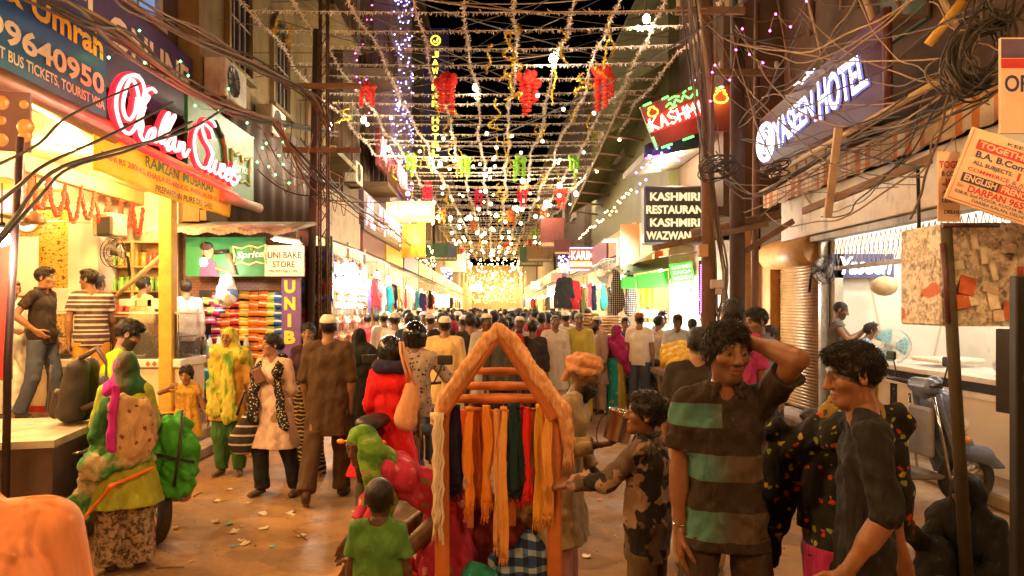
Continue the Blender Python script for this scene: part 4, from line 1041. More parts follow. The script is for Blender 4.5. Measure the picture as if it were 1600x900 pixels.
# ------------------------------------------------------------ upper storeys: one building per block, windows and balconies as its parts
pane_dark=M('pane_dark',(.02,.02,.025),.12,bump=0); pane_blue=EM('pane_blue',(.30,.42,.75),.35)
frame_m=M('window_frame',(.3,.24,.18),.6,dirt=.3)
def building(label,side,X,Y0,Y1,z0,z1,mat,depth=5.0,wins=(),end=True):
 """side -1 left / +1 right; street face at x = side*X. wins: (kind, y, z, w, h)"""
 s=side; t=thing('building',label,'building',(s*(X+depth/2),(Y0+Y1)/2,z0))
 m=MB(); m.bx(s*X,s*(X+depth),Y0,Y1,z0,z1); m.obj('wall',mat,t)
 m=MB(); m.bx(s*(X-.14),s*(X-.003),Y0+.02,Y1-.02,z1-.25,z1-.05); m.obj('cornice',mat,t); m=MB(); m.bx(s*(X-.1),s*(X-.003),Y0+.02,Y1-.02,z0+.02,z0+.18); m.obj('string_course',mat,t)
 for w_ in wins:
  k,y,z,w,h=w_
  o=Vector((s*(X-.004),y,z)); f=Face(o+Vector((0,-s*-1*0,0)),(0,-s,0))
  if k in ('arch','win','lit','blue'):
   m=MB(); fw=.09
   f.panel(m,-w/2-fw,-w/2,-.06,h,0,.09); f.panel(m,w/2,w/2+fw,-.06,h,0,.09); f.panel(m,-w/2-fw*1.4,w/2+fw*1.4,-.14,-.062,0,.14)
   if k=='arch':
    n=12
    for i in range(n):
     a0,a1=math.pi*i/n,math.pi*(i+1)/n; r0,r1=w/2,w/2+fw
     q=[f.p(r0*math.cos(a0),h+r0*math.sin(a0),0),f.p(r1*math.cos(a0),h+r1*math.sin(a0),0),f.p(r1*math.cos(a1),h+r1*math.sin(a1),0),f.p(r0*math.cos(a1),h+r0*math.sin(a1),0)]
     m.prism(q,f.n*.09)
   else :f.panel(m,-w/2-fw,w/2+fw,h+.002,h+fw,0,.1)
   fr=m.obj('window',frame_m if k!='arch' else mat,t)
   m=MB()
   if k=='arch':m.prism([f.p(-w/2,0,.006),f.p(w/2,0,.006)]+[f.p(w/2*math.cos(math.pi*i/12),h+w/2*math.sin(math.pi*i/12),.006) for i in range(13)],f.n*.012)
   else :f.panel(m,-w/2,w/2,0,h,.006,.02)
   m.obj('pane',{'lit':EM('pane_lit',(1,.72,.35),1.1),'blue':pane_blue}.get(k,pane_dark),fr)
   m=MB()
   for q in (-.25,0,.25):f.panel(m,w*q-.015,w*q+.015,.003,h-.003,.021,.04)
   f.panel(m,-w/2+.003,w/2-.003,h*.6,h*.6+.03,.041,.05); m.obj('bars',frame_m,fr)
  elif k=='balcony':
   m=MB(); f.panel(m,-w/2,w/2,-.14,0,0,.9,.01); sl=m.obj('balcony',mat,t)
   m=MB(); f.panel(m,-w/2+.01,w/2-.01,h-.05,h,.85,.895)
   n=int(w/.13)
   for i in range(n+1):a=-w/2+.02+(w-.04)*i/n; m.tube([f.p(a,.002,.87),f.p(a,h-.05,.87)],.009,4)
   for i in range(5):
    for e_ in (-1,1):m.tube([f.p(e_*(w/2-.02),.002,.1+.17*i),f.p(e_*(w/2-.02),h,.1+.17*i)],.009,4)
   m.obj('railing',rust,sl)
   m=MB(); f.panel(m,-.45,.45,.004,2.0,.006,.05); m.obj('door',wood,sl)
  elif k=='chajja':
   m=MB(); m.prism([f.p(-w/2,0,0),f.p(w/2,0,0),f.p(w/2,-.15,.7),f.p(-w/2,-.15,.7)],(0,0,.05)); m.obj('ledge',mat,t)
  elif k=='shutter':
   m=MB(); f.panel(m,-w/2,w/2,0,h,0,.06); m.obj('shutter',M('green_shutter',(.06,.1,.07),.6,dirt=.4),t)
 return t
def air_con(label,side,X,y,z,s=1.0):
 f=Face((side*X,y,z),(0,-side,0)); t=thing('air_conditioner',label,'air conditioner',f.p(0,0,.2))
 m=MB(); f.panel(m,-.45*s,.45*s,0,.6*s,.02,.36,.02); m.obj('casing',M('ac_beige',(.5,.43,.32),.5,dirt=.4),t)
 m=MB(); Mx=f.M3(); m.lathe(f.p(-.12*s,.3*s,.365),[(.0,.0),(.23*s,.0),(.24*s,.01),(.25*s,0)],20,Mx); m.obj('fan_opening',dark,t)
 m=MB()
 for k in range(6):m.tube([f.p(-.12*s+.24*s*math.cos(math.pi*k/6),.3*s+.24*s*math.sin(math.pi*k/6),.38),f.p(-.12*s-.24*s*math.cos(math.pi*k/6),.3*s-.24*s*math.sin(math.pi*k/6),.38)],.006,4)
 m.obj('grille',rust,t); m=MB(); f.panel(m,-.4*s,-.34*s,-.06,-.003,.0,.36); f.panel(m,.34*s,.4*s,-.06,-.003,.0,.36); m.obj('bracket',rust,t)
 return t
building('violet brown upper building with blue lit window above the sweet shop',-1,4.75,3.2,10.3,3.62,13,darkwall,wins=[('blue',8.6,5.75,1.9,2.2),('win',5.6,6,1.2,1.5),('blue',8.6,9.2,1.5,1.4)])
building('ochre building with arched windows and railed balconies behind cable bundles',-1,4.45,10.35,18.6,3.05,14.5,ochre,wins=[('arch',11.9,5.9,1.0,1.3),('arch',14.2,5.9,1.0,1.3),('balcony',16.6,5.4,2.4,1.0),('arch',12.1,9.1,1.0,1.3),('arch',14.4,9.1,1.0,1.3),('win',16.6,9.2,1.1,1.5),('chajja',13.1,8.4,4.4,0),('chajja',13.1,11.8,4.4,0),('balcony',16.6,8.6,2.4,1.0)])
building('brown building with small windows and laundry beside the lilac tower',-1,4.1,18.7,23.5,3.05,15.5,brownwall,wins=[('win',20,6,1,1.5),('balcony',22,5.6,2.2,1),('win',20,9.5,1,1.5),('balcony',22,9.2,2.2,1),('win',20,12.6,1,1.4)])
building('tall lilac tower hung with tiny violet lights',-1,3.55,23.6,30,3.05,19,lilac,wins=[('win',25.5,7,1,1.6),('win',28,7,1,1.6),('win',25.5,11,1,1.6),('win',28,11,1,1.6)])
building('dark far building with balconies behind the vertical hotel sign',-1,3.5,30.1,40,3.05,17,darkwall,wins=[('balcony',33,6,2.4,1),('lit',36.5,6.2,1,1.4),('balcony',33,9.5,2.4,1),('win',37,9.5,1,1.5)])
building('brown far building with one lit window on the left side of the street',-1,3.4,40.1,52,3.05,14,brownwall,wins=[('lit',43,6,1,1.4),('win',47,6,1,1.4),('balcony',50,5.6,2.2,1)])
building('low dim building far down the left side',-1,3.3,52.1,75,3.05,12,darkwall,wins=[('win',56,6,1,1.4),('lit',61,6,1,1.4),('win',67,6,1,1.4)])
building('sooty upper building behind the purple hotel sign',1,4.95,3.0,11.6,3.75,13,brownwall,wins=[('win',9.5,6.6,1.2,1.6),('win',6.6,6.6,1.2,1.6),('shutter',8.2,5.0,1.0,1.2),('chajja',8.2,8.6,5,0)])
building('olive green sheet clad building above the kashmiri restaurant',1,3.75,14.6,26,3.3,9.6,greenwall,wins=[('chajja',18,8.4,5,0),('win',20,6.2,1,1.3),('win',23,6.2,1,1.3)])
building('narrow brown building wedged behind the wooden cable poles',1,3.95,11.7,14.5,3.3,12,brownwall,wins=[('win',12.6,6.2,.9,1.6),('balcony',13.2,8.8,1.6,1)])
building('dim building past the green one on the right side',1,3.5,26.1,38,3.05,10.5,darkwall,wins=[('win',29,5.6,1,1.4),('lit',33,5.6,1,1.4)])
building('brown building far down the right side with a lit window',1,3.4,38.1,52,3.05,11,brownwall,wins=[('lit',42,5.6,1,1.4),('win',46,5.6,1,1.4)])
building('low dark building far down the right side',1,3.3,52.1,75,3.05,9.5,darkwall,wins=[('win',56,5.6,1,1.4)])
building('pale building in the golden glow beyond the last left stalls',-1,3.6,75.1,118,0,9,cream,wins=[('lit',80,5,1,1.4),('lit',90,5,1,1.4),('lit',100,5,1,1.4)])
building('pale building in the golden glow beyond the last right stalls',1,3.6,75.1,118,0,8,cream,wins=[('lit',82,5,1,1.4),('lit',95,5,1,1.4)])
m=MB(); m.bx(-7,7,118.5,121,0,9); t=m.obj('wall',cream,label='brown end wall closing the far end of the street',cat='wall')
air_con('beige air conditioner beside the first arched window',-1,4.45,10.9,5.0); air_con('second air conditioner under the ochre ledge',-1,4.45,13.1,5.0,.9); air_con('air conditioner on the brown building wall',-1,4.1,19.2,5.2); air_con('old air conditioner behind the coiled cables',1,4.95,5.2,5.2)
t=thing('tin_eave','greenish corrugated tin eave slanting over the right side of the street','roof',(3.3,18,5))
m=MB(); m.grid(lambda a,b:(3.75-.95*b,14.0+11*a,6.9-1.2*a-.55*b+.03*math.sin(a*260)),170,2,False,.02); m.obj('tin_sheet',M('green_tin',(.2,.195,.065),.5,.2,dirt=.35),t)
m=MB()
for k in range(9):y=14.4+1.25*k; a=(y-14)/11; m.tube([(3.74,y,6.2-1.2*a),(2.85,y,6.3-1.2*a)],.03,5)
m.tube([(2.84,14,6.33),(2.84,25,5.13)],.035,6); m.obj('rafter',wood,t)
bk=0
for s,lst in ((-1,((26.2,4.0,.7,.6),(29.5,4.4,.7,1.2),(33,4.0,1.2,.8),(39,4.4,1.3,1.0),(47,4.2,1.5,1.2))),(1,((25.6,3.7,.7,.6),(28.6,4.2,1.0,1.3),(34,4.0,1.3,.8),(41,4.2,1.4,1.2)))):
 for (y,z,w,h) in lst:
  nm,c=[('faded red',(.2,.03,.02)),('mustard',(.28,.16,.03)),('dull green',(.04,.1,.04)),('grey blue',(.07,.09,.13)),('grimy white',(.4,.33,.25)),('dark maroon',(.1,.02,.02))][bk%6]
  f=Face((s*3.0-(w if s>0 else 0) if s>0 else -3.35,y,z),(1,0,0)); t=thing('projecting_board',f'{nm} board projecting over the {"left" if s < 0 else "right"} stalls, number {["one", "two", "three", "four", "five", "six"][bk % 6]} from the near end','signboard',f.p(w/2,0)); t['label']=f'{nm} projecting board over the {"left" if s < 0 else "right"} row of stalls'
  m=MB(); f.panel(m,0,w,0,h,-.08,0,.01); m.obj('panel',M('board_'+nm.replace(' ','_'),c,.5,dirt=.45),t); m=MB(); f.panel(m,.04*w,.96*w,.08*h,.2*h,.002,.008); m.obj('stripe',M('stripe_tan',(.5,.38,.2),.5,dirt=.4),t)
  m=MB(); m.tube([f.p(w*.3,h),f.p(w*.3,h+.5)],.015,5); m.tube([f.p(w if s>0 else 0,h*.8,-.04),f.p(w+1.0 if s>0 else -1.0,h*.9,-.04)],.02,5); m.obj('bracket',rust,t); bk+=1
  # ------------------------------------------------------------ right: white eating house
XR=4.9
t=eat=thing('eating_house','bright white tiled eating house open to the street with striped counter','shop',(6.5,8,.13))
wt=M('white_wall',(.82,.78,.7),.45,var=.05,dirt=.08)
n_=NT('cracked_white'); c_=n_.ramp(n_.noise(1.5,5),[(.3,(.72,.66,.55)),(.6,(.84,.8,.72))]); w_=n_.vor(.9,(1,1,.35),feature='DISTANCE_TO_EDGE'); c_=n_.mix(n_.ramp(w_,[(.0,(.8,.8,.8)),(.02,(0,0,0))]),c_,(.45,.33,.2)); n_.base(c_); n_.rough(.5)
MB().bx(4.92,9.0,9.85,10.0,.13,3.4).obj('back_wall',n_.m,eat)
MB().bx(8.9,9.05,3.2,9.85,.13,3.4).obj('side_wall',wt,eat); MB().bx(4.9,9.05,3.2,10.0,3.4,3.5).obj('ceiling',wt,eat)
MB().bx(4.95,8.9,3.1,3.2,.13,3.4).obj('near_wall',wt,eat)
MB().bx(6.6,6.72,6.5,9.8,.13,3.2).obj('partition',wt,eat)
m=MB(); m.bx(4.86,4.98,9.7,9.82,.0,3.3); m.bx(4.74,4.84,9.86,9.94,.0,3.3); m.obj('door_jamb',M('alu_frame',(.55,.5,.42),.35,.7,dirt=.3),eat)
m=MB(); m.bx(4.6,4.88,3.2,10.9,2.80,3.42,.01); m.obj('fascia',M('fascia_cream',(.8,.72,.58),.5,var=.1,dirt=.25),eat)
m=MB(); m.bx(4.62,4.8,3.2,9.95,2.70,2.776); m.bx(4.84,4.9,3.2,9.7,2.27,2.33); m.obj('shutter_rail',M('rail_grey',(.4,.34,.27),.5,.3,dirt=.4),eat)
m=MB()
for i in range(62):
 y0=3.3+i*.105
 for d in (0,1):m.tube([(4.86,y0+.105*d,2.34),(4.86,y0+.0525,2.52),(4.86,y0+.105*(1-d),2.70)],.006,4,False)
m.obj('mesh_grille',M('grille_iron',(.22,.17,.13),.5,.5),eat)
m=MB(); m.bx(4.82,5.6,3.4,9.0,.135,.84); m.obj('counter_base',M('counter_tile',(.72,.64,.5),.35,var=.12,scale=2,dirt=.1),eat)
blk=M('black_granite',(.03,.03,.035),.25)
m=MB(); m.bx(4.80,5.6,3.4,9.0,.905,1.0); [m.bx(4.805,4.819,y-.06,y+.06,.14,.838) for y in (8.75,8.2)]; m.obj('dark_band',blk,eat)
m=MB(); m.bx(4.79,5.6,3.4,9.0,.842,.903); m.bx(4.78,5.65,3.38,9.02,1.002,1.06,.006); m.obj('counter_top',M('counter_marble',(.7,.64,.55),.25,var=.15),eat)
m=MB(); m.bx(4.795,4.803,5.95,6.25,.3,.62); m.obj('faded_notice',M('notice_brown',(.3,.2,.08),.6,var=.6,scale=14),eat)
for i,(x,y) in enumerate(((5.6,8.8),(5.7,7.2),(5.6,5.6),(7.6,8.0),(7.4,5.5))):
 tube_light(['white tube light under the eating house ceiling nearest the back wall','white tube light in the middle of the eating house ceiling','white tube light over the near end of the striped counter','white tube light in the inner room of the eating house','white tube light deep in the near inner corner'][i],(x-.5,y,3.3),(x+.5,y,3.3),(44,36,40,34,26)[i],COOL)
f=Face(at(1300,434,9.7),(1,0,0)); t=thing('inner_sign','dark blue backlit eating house name sign on the inner wall','signboard',f.p(.45,0)); m=MB(); f.panel(m,0,.88,0,.34,-.06,0); m.obj('panel',M('navy_panel',(.06,.06,.16),.4),t)
m=MB(); f.text(m,'Yaseen',.06,.82,.05,.3,.01,.03,shear=.2); m.obj('lettering',EM('letter_white',(1,.95,1),3.0),t)
wall_fan('black wall fan below the inner name sign',at(1285,422,9.55),R(20),.2)
wall_fan('pale table fan with blue hub on the striped counter',at(1392,540,8.6)+Vector((0,0,0)),R(-15),.22,M('fan_chrome',(.6,.58,.52),.3,.6),M('fan_blue',(.2,.55,.65),.4))
t=thing('hanging_net','round pale net bag hanging by the inner door','bag',at(1382,447,9.3)); m=MB(); m.ball((0,0,0),.17,12,(1,1,.8)); m.tube([(0,0,.13),(.02,0,.5)],.01,5); m.obj('net',M('net_straw',(.6,.45,.25),.7,bump=.8),t,local=True)
def pot(label,p,r=.24,mat=None):
 t=thing('cooking_pot',label,'cooking pot',p)
 MB().lathe((0,0,0),[(0,0),(r*.6,0),(r*.95,r*.22),(r,r*.45),(r*.85,r*.66),(r*.72,r*.72),(r*.9,r*.8),(r*.93,r*.8)],24).obj('vessel',mat or steel,t,local=True)
 MB().lathe((0,0,0),[(r*.92,r*.82),(r*.7,r*.92),(r*.2,r*.98),(0,r*.98)],24).obj('lid',mat or steel,t,local=True); return t
pot('wide steel pot with flat lid on the near counter end',(5.25,6.75,1.062),.26); pot('second steel pot half hidden behind the poster board',(5.3,6.15,1.062),.25)
MB().box(at(1440,562,8.0)+Vector((.3,0,0)),(.55,.5,.05),.015).obj('dough_tray',M('tray_flour',(.7,.6,.45),.6),label='flat tray of pale dough lying on the striped counter',cat='tray')
t=thing('roller_shutter','closed ochre roller shutter beneath a rounded shutter box','shutter',(4.75,11,0))
def rib(n):
 z=n.sep(n.co())[2]; return n.math('SINE',n.math('MULTIPLY',z,95))
n_=NT('shutter_ochre'); n_.base(vary(n_,(.34,.19,.06),.3,3,.4)); n_.rough(.45); n_.b.inputs['Metallic'].default_value=.2; n_.bump(n_.noise(30),.2,.01)
m=MB(); nz_=46
m.grid(lambda a,b:(4.86+.0065*math.sin(b*nz_*6.283),10.1+1.45*a,.16+2.3*b),1,nz_*6,True,.01); m.obj('slats',n_.m,t)
m=MB(); m.tube([(4.78,10.02,2.62),(4.78,11.7,2.62)],.24,14); m.obj('shutter_box',M('box_ochre',(.5,.26,.07),.5,dirt=.3),t)
m=MB(); m.bx(4.7,4.95,11.58,11.9,0,2.5,.01); m.bx(4.6,4.7,11.95,12.2,0,2.6); m.obj('pilaster',M('orange_post',(.42,.19,.05),.6,dirt=.3),t)
MB().bx(4.9,6,9.95,12.5,.0,3.6).obj('wall',brownwall,label='brown wall behind the closed roller shutter',cat='wall')
t=thing('striped_awning','orange and cream striped awning valance under the hotel sign','awning',(4.4,7,3.4))
n_=NT('awning_stripes'); y_=n_.sep(n_.co())[1]; s_=n_.math('SINE',n_.math('MULTIPLY',y_,2*math.pi/.26)); n_.base(n_.mix(1.0,n_.ramp(s_,[(.48,(.62,.5,.34)),(.52,(.6,.2,.05))],'CONSTANT'),n_.ramp(n_.noise(3),[(.3,(.6,.6,.6)),(.7,(1,1,1))]),'MULTIPLY')); n_.rough(.8)
A0,A1=Vector((4.48,11.3,3.66)),Vector((4.45,4.4,3.70))
m=MB(); m.grid(lambda a,b:A0.lerp(A1,a)+Vector((.02*math.sin(a*120),0,-(.27+.03*abs(math.sin(a*40)))*b)),120,4,True,.006); m.obj('valance',n_.m,t)
m=MB(); m.grid(lambda a,b:A0.lerp(A1,a)+Vector((.36*b,0,.10*b+.004)),30,2,True,.01); m.obj('top_cloth',n_.m,t)
m=MB(); m.tube([A0+Vector((0,.2,.02)),A1+Vector((0,-.3,.02))],.028,6); m.obj('rod',M('pale_wood',(.5,.36,.2),.6),t)
def stick(label,a,b,r=.03,mat=None,cat='beam',flat=False):
 m=MB(); a,b=Vector(a),Vector(b)
 if flat:d=(b-a).normalized(); x,y=basis(d); m.box((a+b)/2,(.03,.075,(b-a).length),.004,M=Matrix((x,y,d)).transposed())
 else :m.tube([a,b],r,8)
 return m.obj('beam' if flat else 'rod',mat or wood,label=label,cat=cat)
stick('long pale pole slanting up past the coiled cables',at(1205,275,8.2),at(1465,128,5.4),.03,M('pale_wood',(.5,.36,.2),.6))
stick('weathered plank hanging below the striped awning',at(1255,330,7.2),at(1455,248,5.3),.03,wood,flat=True)
stick('printed strip of pale board hanging upright before the fascia',at(1293,340,6.6),at(1310,200,6.5),.03,M('pale_board',(.55,.4,.28),.6,dirt=.3),flat=True)
stick('dark hanging rod crossing the cream fascia',at(1434,255,5.6),at(1437,395,5.6),.014,dark)
stick('bright yellow pipe slanting behind the coiled cables',at(1450,70,5.8),at(1505,0,5.6),.04,yellowp)
t=thing('hotel_sign','big purple hotel signboard with white letters and round emblem','signboard',at(1290,200,8))
pA,pB=at(1187,262,9.3),at(1383,172,6.75); pT=at(1368,15,6.75); pS=at(1187,190,9.3)
upv=Vector((.0,-.12,1)); f=Face(pA,pB-pA,(0,0,1)); wS=(pB-pA).length
hS0=(pS-pA).length; hS1=(pT-pB).length
n_=NT('purple_panel'); n_.base(vary(n_,(.075,.018,.06),.35,1.5,.25)); n_.rough(.35); pm=n_.m
m=MB(); m.prism([f.p(0,0,-.08),f.p(wS,0,-.08),f.p(wS,hS1,-.08),f.p(0,hS0,-.08)],f.n*.08); m.obj('panel',pm,t)
m=MB(); m.tube([f.p(wS,-.02,-.03),f.p(wS,hS1+.02,-.03)],.045,6); m.tube([f.p(0,hS0,-.03),f.p(wS,hS1,-.03)],.03,6); m.tube([f.p(0,-.02,-.03),f.p(wS,-.02,-.03)],.03,6); m.obj('frame',M('frame_maroon',(.1,.03,.03),.5),t)
lw=EM('sign_white',(.93,.9,1.0),1.7); lb=M('sign_blue_edge',(.06,.06,.5),.4)
def fpt(u,v):
 d=at(u,v,1)-Vector((0,0,HC)); d=Vector((d.x,1,d.z)); o=Vector((0,0,HC)); k=(f.o-o).dot(f.n)/d.dot(f.n); q=o+d*k-f.o; return q.dot(f.x),q.dot(f.u)
def corner_text(mb,tx,c,d,bold):
 bl,br,tr,tl=[Vector(fpt(*q)).to_2d() for q in c]; me=text_mesh(tx,bold); xs=[v.co.x for v in me.vertices]; ys=[v.co.y for v in me.vertices]; x0,x1,y0,y1=min(xs),max(xs),min(ys),max(ys); b=len(mb.v)
 for v in me.vertices:
  s_,q_=(v.co.x-x0)/(x1-x0),(v.co.y-y0)/(y1-y0); p=(bl*(1-s_)+br*s_)*(1-q_)+(tl*(1-s_)+tr*s_)*q_; mb.v.append(tuple(f.p(p.x,p.y,d)))
 for p in me.polygons:mb.f.append([b+i for i in p.vertices]); mb.sm.append(False); mb.mi.append(mb.m)
Q1,Q2=[(1216,236),(1275,182),(1272,140),(1210,192)],[(1284,190),(1361,132),(1352,80),(1280,128)]
for Q,tx in ((Q1,'YASEEN'),(Q2,'HOTEL')):
 m=MB(); corner_text(m,tx,[(u+1.5,v+1.5) for u,v in Q],.012,.035); m.obj('letter_edge',lb,t)
 m=MB(); corner_text(m,tx,Q,.03,.022); m.obj('lettering',lw,t)
ec=fpt(1198,222); m=MB(); er=.19
m.tube([f.p(ec[0]+er*math.cos(a),ec[1]+er*1.25*math.sin(a),.02) for a in [2*math.pi*k/28 for k in range(29)]],.03,6)
m.tube([f.p(ec[0]+er*.62*math.cos(a),ec[1]+er*.8*math.sin(a),.02) for a in [2*math.pi*k/24 for k in range(25)]],.008,5)
m.tube([f.p(ec[0]-.07,ec[1]-.12,.02),f.p(ec[0]-.06,ec[1]+.02,.02),f.p(ec[0],ec[1]+.1,.02),f.p(ec[0]+.06,ec[1]+.02,.02),f.p(ec[0]+.07,ec[1]-.12,.02)],.016,5); m.tube([f.p(ec[0]-.09,ec[1]-.1,.02),f.p(ec[0]+.09,ec[1]-.1,.02)],.016,5)
m.obj('emblem',lw,t)
m=MB(); zz=[(1243,133),(1250,128),(1255,131),(1260,122),(1266,118),(1262,113),(1270,114),(1275,108)]
m.tube([f.p(*fpt(*q),.02) for q in zz],.012,5); m.obj('script_lettering',lw,t)
lamp('sign_glow',f.p(wS*.5,hS1*.4,.7),2.5,(.8,.7,1),.3,t)
cable_m=M('cable_black',(.03,.024,.02),.55); cable_t=M('cable_tan',(.26,.17,.09),.6); cable_g=M('cable_grey',(.14,.11,.085),.6)
def coil(label,c,r,n,tilt,mat=cable_m,sq=1.3,th=.0075):
 m=MB()
 for k in range(n):
  ph=random.random()*6; rr=r*random.uniform(.75,1.15); ox,oz=random.uniform(-.06,.06),random.uniform(-.08,.08); yy=random.uniform(-.08,.08)
  m.tube([Vector(c)+Vector((ox+rr*math.cos(a+ph)+tilt*rr*math.sin(a+ph),yy+.04*math.sin(2*a),oz+sq*rr*math.sin(a+ph))) for a in [2*math.pi*q/26 for q in range(27)]],th,5,False)
 return m.obj('cable_coil',mat,label=label,cat='cable coil')
coil('large loose coil of black cable hanging at the upper right',at(1535,82,4.6),.17,15,.35); coil('smaller round cable coil left of the large one',at(1487,118,4.7),.09,5,.0,cable_g)
coil('dark cable coil hanging under the hotel sign emblem',at(1215,262,7.6),.10,6,.5,cable_m,.5); coil('cable coil at the very top right corner',at(1555,15,4.6),.12,8,.4); coil('thick cable loop dangling by the wooden poles',at(1125,262,8.4),.2,9,.5,cable_m,.6)
n_=NT('torn_posters')
c1=n_.ramp(n_.noise(5.5,4,.6),[(.30,(.12,.08,.06)),(.38,(.55,.48,.4)),(.47,(.80,.74,.64)),(.53,(.40,.34,.28)),(.58,(.78,.7,.6)),(.68,(.22,.18,.15))])
c2=n_.mix(n_.ramp(n_.vor(4.5,out='Color'),[(.35,(0,0,0)),(.4,(1,1,1))]) if False else n_.ramp(n_.noise(3.7,2,.5),[(.62,(0,0,0)),(.64,(.9,.9,.9))]),c1,(.55,.12,.05))
c2=n_.mix(n_.ramp(n_.noise(26,3,.6),[(.55,(0,0,0)),(.62,(.6,.6,.6))]),c2,(.09,.06,.05)); n_.base(c2); n_.rough(.8); n_.bump(n_.noise(8,5,.7),.8,.02); tp=n_.m
t=thing('feeder_box','big electric feeder box plastered with torn posters on a post','feeder box',at(1490,900,3.7))
b0,b1=at(1474,510,3.75),at(1640,348,3.75)
m=MB(); S_=Sdf()
m.grid(lambda a,b:(b0.x+(b1.x-b0.x)*a,3.75+.012*math.sin(a*9+b*7),b0.z+(b1.z-b0.z)*b),24,24,True); m.bx(b0.x+.002,b1.x,3.775,4.15,b0.z+.002,b1.z-.002,.01); m.obj('casing',tp,t)
m=MB(); m.tube([Vector((at(1507,900,3.72).x+.03,3.72,-.0)),at(1490,560,3.72),at(1478,350,3.72)],[.034,.031,.028],8); m.obj('post',M('mossy_pole',(.05,.038,.02),.8,dirt=.5,bump=.6,bscale=30),t)
m=MB(); m.tube([at(1472,380,3.7),at(1482,505,3.7)],.012,6); m.tube([at(1472,352,3.7),at(1560,352,3.7)],.014,6); m.obj('trim',M('frame_maroon',(.1,.03,.03),.5),t)
for k in range(16):
 m=MB(); a,b=random.uniform(.05,.8),random.uniform(.1,.9); p=b0.lerp(b1,.5); x=b0.x+(b1.x-b0.x)*a; z=b0.z+(b1.z-b0.z)*b
 m.box((x,3.728,z),(random.uniform(.03,.09),.003,random.uniform(.03,.1)),M=Matrix.Rotation(random.uniform(-.3,.3),3,'Y')@Matrix.Rotation(random.uniform(-.12,.0),3,'X'))
 m.obj('paper_scrap',[M('poster_paper',(.7,.56,.42),.8,var=.4,scale=14,dirt=.35),M('poster_scrap_red',(.5,.12,.05),.8,var=.4,scale=14,dirt=.3),M('poster_scrap_white',(.75,.68,.58),.8,var=.4,scale=18,dirt=.35)][(0,2,1,2)[k%4]],t)
pp=M('poster_peach',(.72,.5,.34),.7,var=.1,dirt=.12); pr=M('poster_red',(.5,.03,.03),.6); pn=M('poster_navy',(.03,.03,.12),.6)
c=[at(1476,309,3.5),at(1586,354,3.5),at(1640,240,3.5),at(1540,206,3.5)]
f=Face(c[0],c[1]-c[0]+Vector((0,-.06,0)),c[3]-c[0]); w_,h_=(at(1650,378,3.5)-c[0]).length,(c[3]-c[0]).length
t=thing('tuition_poster','tilted peach tuition poster with red and navy lettering at right edge','poster',f.p(w_/2,0))
m=MB(); f.panel(m,0,w_,0,h_,-.012,0); m.obj('panel',pp,t)
m=MB(); f.panel(m,.08*w_,w_,.74*h_,.87*h_,.001,.003); f.panel(m,.36*w_,.64*w_,.28*h_,.4*h_,.001,.003); m.tube([f.p(.02*w_,.97*h_,.002),f.p(.02*w_,.03*h_,.002),f.p(w_,.03*h_,.002)],.002,4); m.obj('red_band',pr,t)
m=MB(); f.panel(m,.06*w_,.358*w_,.28*h_,.4*h_,.001,.003); f.panel(m,.642*w_,w_,.28*h_,.4*h_,.001,.003); m.obj('navy_band',pn,t)
m=MB(); f.text(m,'TOGETHER ACADEMY',.1*w_,.98*w_,.765*h_,.85*h_,.005,.03); f.text(m,'ENGLISH',.08*w_,.34*w_,.3*h_,.385*h_,.005,.03); f.text(m,'FRENCH',.38*w_,.62*w_,.3*h_,.385*h_,.005,.03); f.text(m,'SPANISH',.66*w_,.96*w_,.3*h_,.385*h_,.005,.03); m.obj('pale_lettering',pp,t)
m=MB(); f.text(m,'B.A, B.Com (Prog)',.1*w_,.74*w_,.61*h_,.72*h_,.003,.03); f.text(m,'ALL SUBJECTS:',.1*w_,.42*w_,.52*h_,.59*h_,.003,.02); f.text(m,'KEEP DELHI',.3*w_,.7*w_,.9*h_,.945*h_,.003,.01); f.text(m,'528-B, 2nd FLOOR, KUCHA BULAKI BEGUM',.05*w_,.85*w_,.115*h_,.16*h_,.003,.02); f.text(m,'DARIBA KALAN, DELHI-6',.2*w_,.65*w_,.055*h_,.1*h_,.003,.02); f.text(m,'LEARN',.4*w_,.52*w_,.405*h_,.435*h_,.003,.02); m.obj('navy_lettering',pn,t)
m=MB(); f.text(m,'I to XII',.46*w_,.8*w_,.5*h_,.61*h_,.003,.04); f.text(m,'COMMERCE & ARTS BATCHES',.08*w_,.92*w_,.44*h_,.49*h_,.003,.02); f.text(m,'DARPAN 9654841930',.14*w_,.86*w_,.17*h_,.265*h_,.003,.035); f.text(m,'Sir.',.05*w_,.11*w_,.2*h_,.25*h_,.003,.02); m.obj('red_lettering',pr,t)
f=Face(at(1466,346,3.6),(1,.05,0),(-.14,0,1)); t=thing('narrow_poster','narrow peach poster hanging by strings left of the tilted poster','poster',f.p(.06,0))
m=MB(); f.panel(m,0,.12,0,.37,-.008,0); m.obj('panel',pp,t)
m=MB(); f.text(m,'TOGE',.005,.115,.28,.32,.003,.03); f.text(m,'-IIX',.02,.11,.18,.225,.003,.04); f.text(m,'ARTS',.02,.11,.145,.165,.003,.02); m.obj('red_lettering',pr,t)
m=MB(); f.text(m,'B.COM',.02,.11,.24,.265,.003,.02); f.text(m,'LEARN',.02,.11,.1,.12,.003,.02); f.text(m,'DELHI',.03,.11,.04,.06,.003,.02); m.obj('navy_lettering',pn,t)
m=MB(); m.tube([f.p(.03,.37),f.p(.08,.45,.02),f.p(.1,.37)],.003,5); m.obj('string',cable_t,t)
f=Face(at(1564,208,4.0),(1,.0,0)); t=thing('open_poster','tall pale poster with navy lettering at the right edge','poster',f.p(.15,0)); m=MB(); f.panel(m,0,.3,0,.56,-.02,0); m.obj('panel',pp,t)
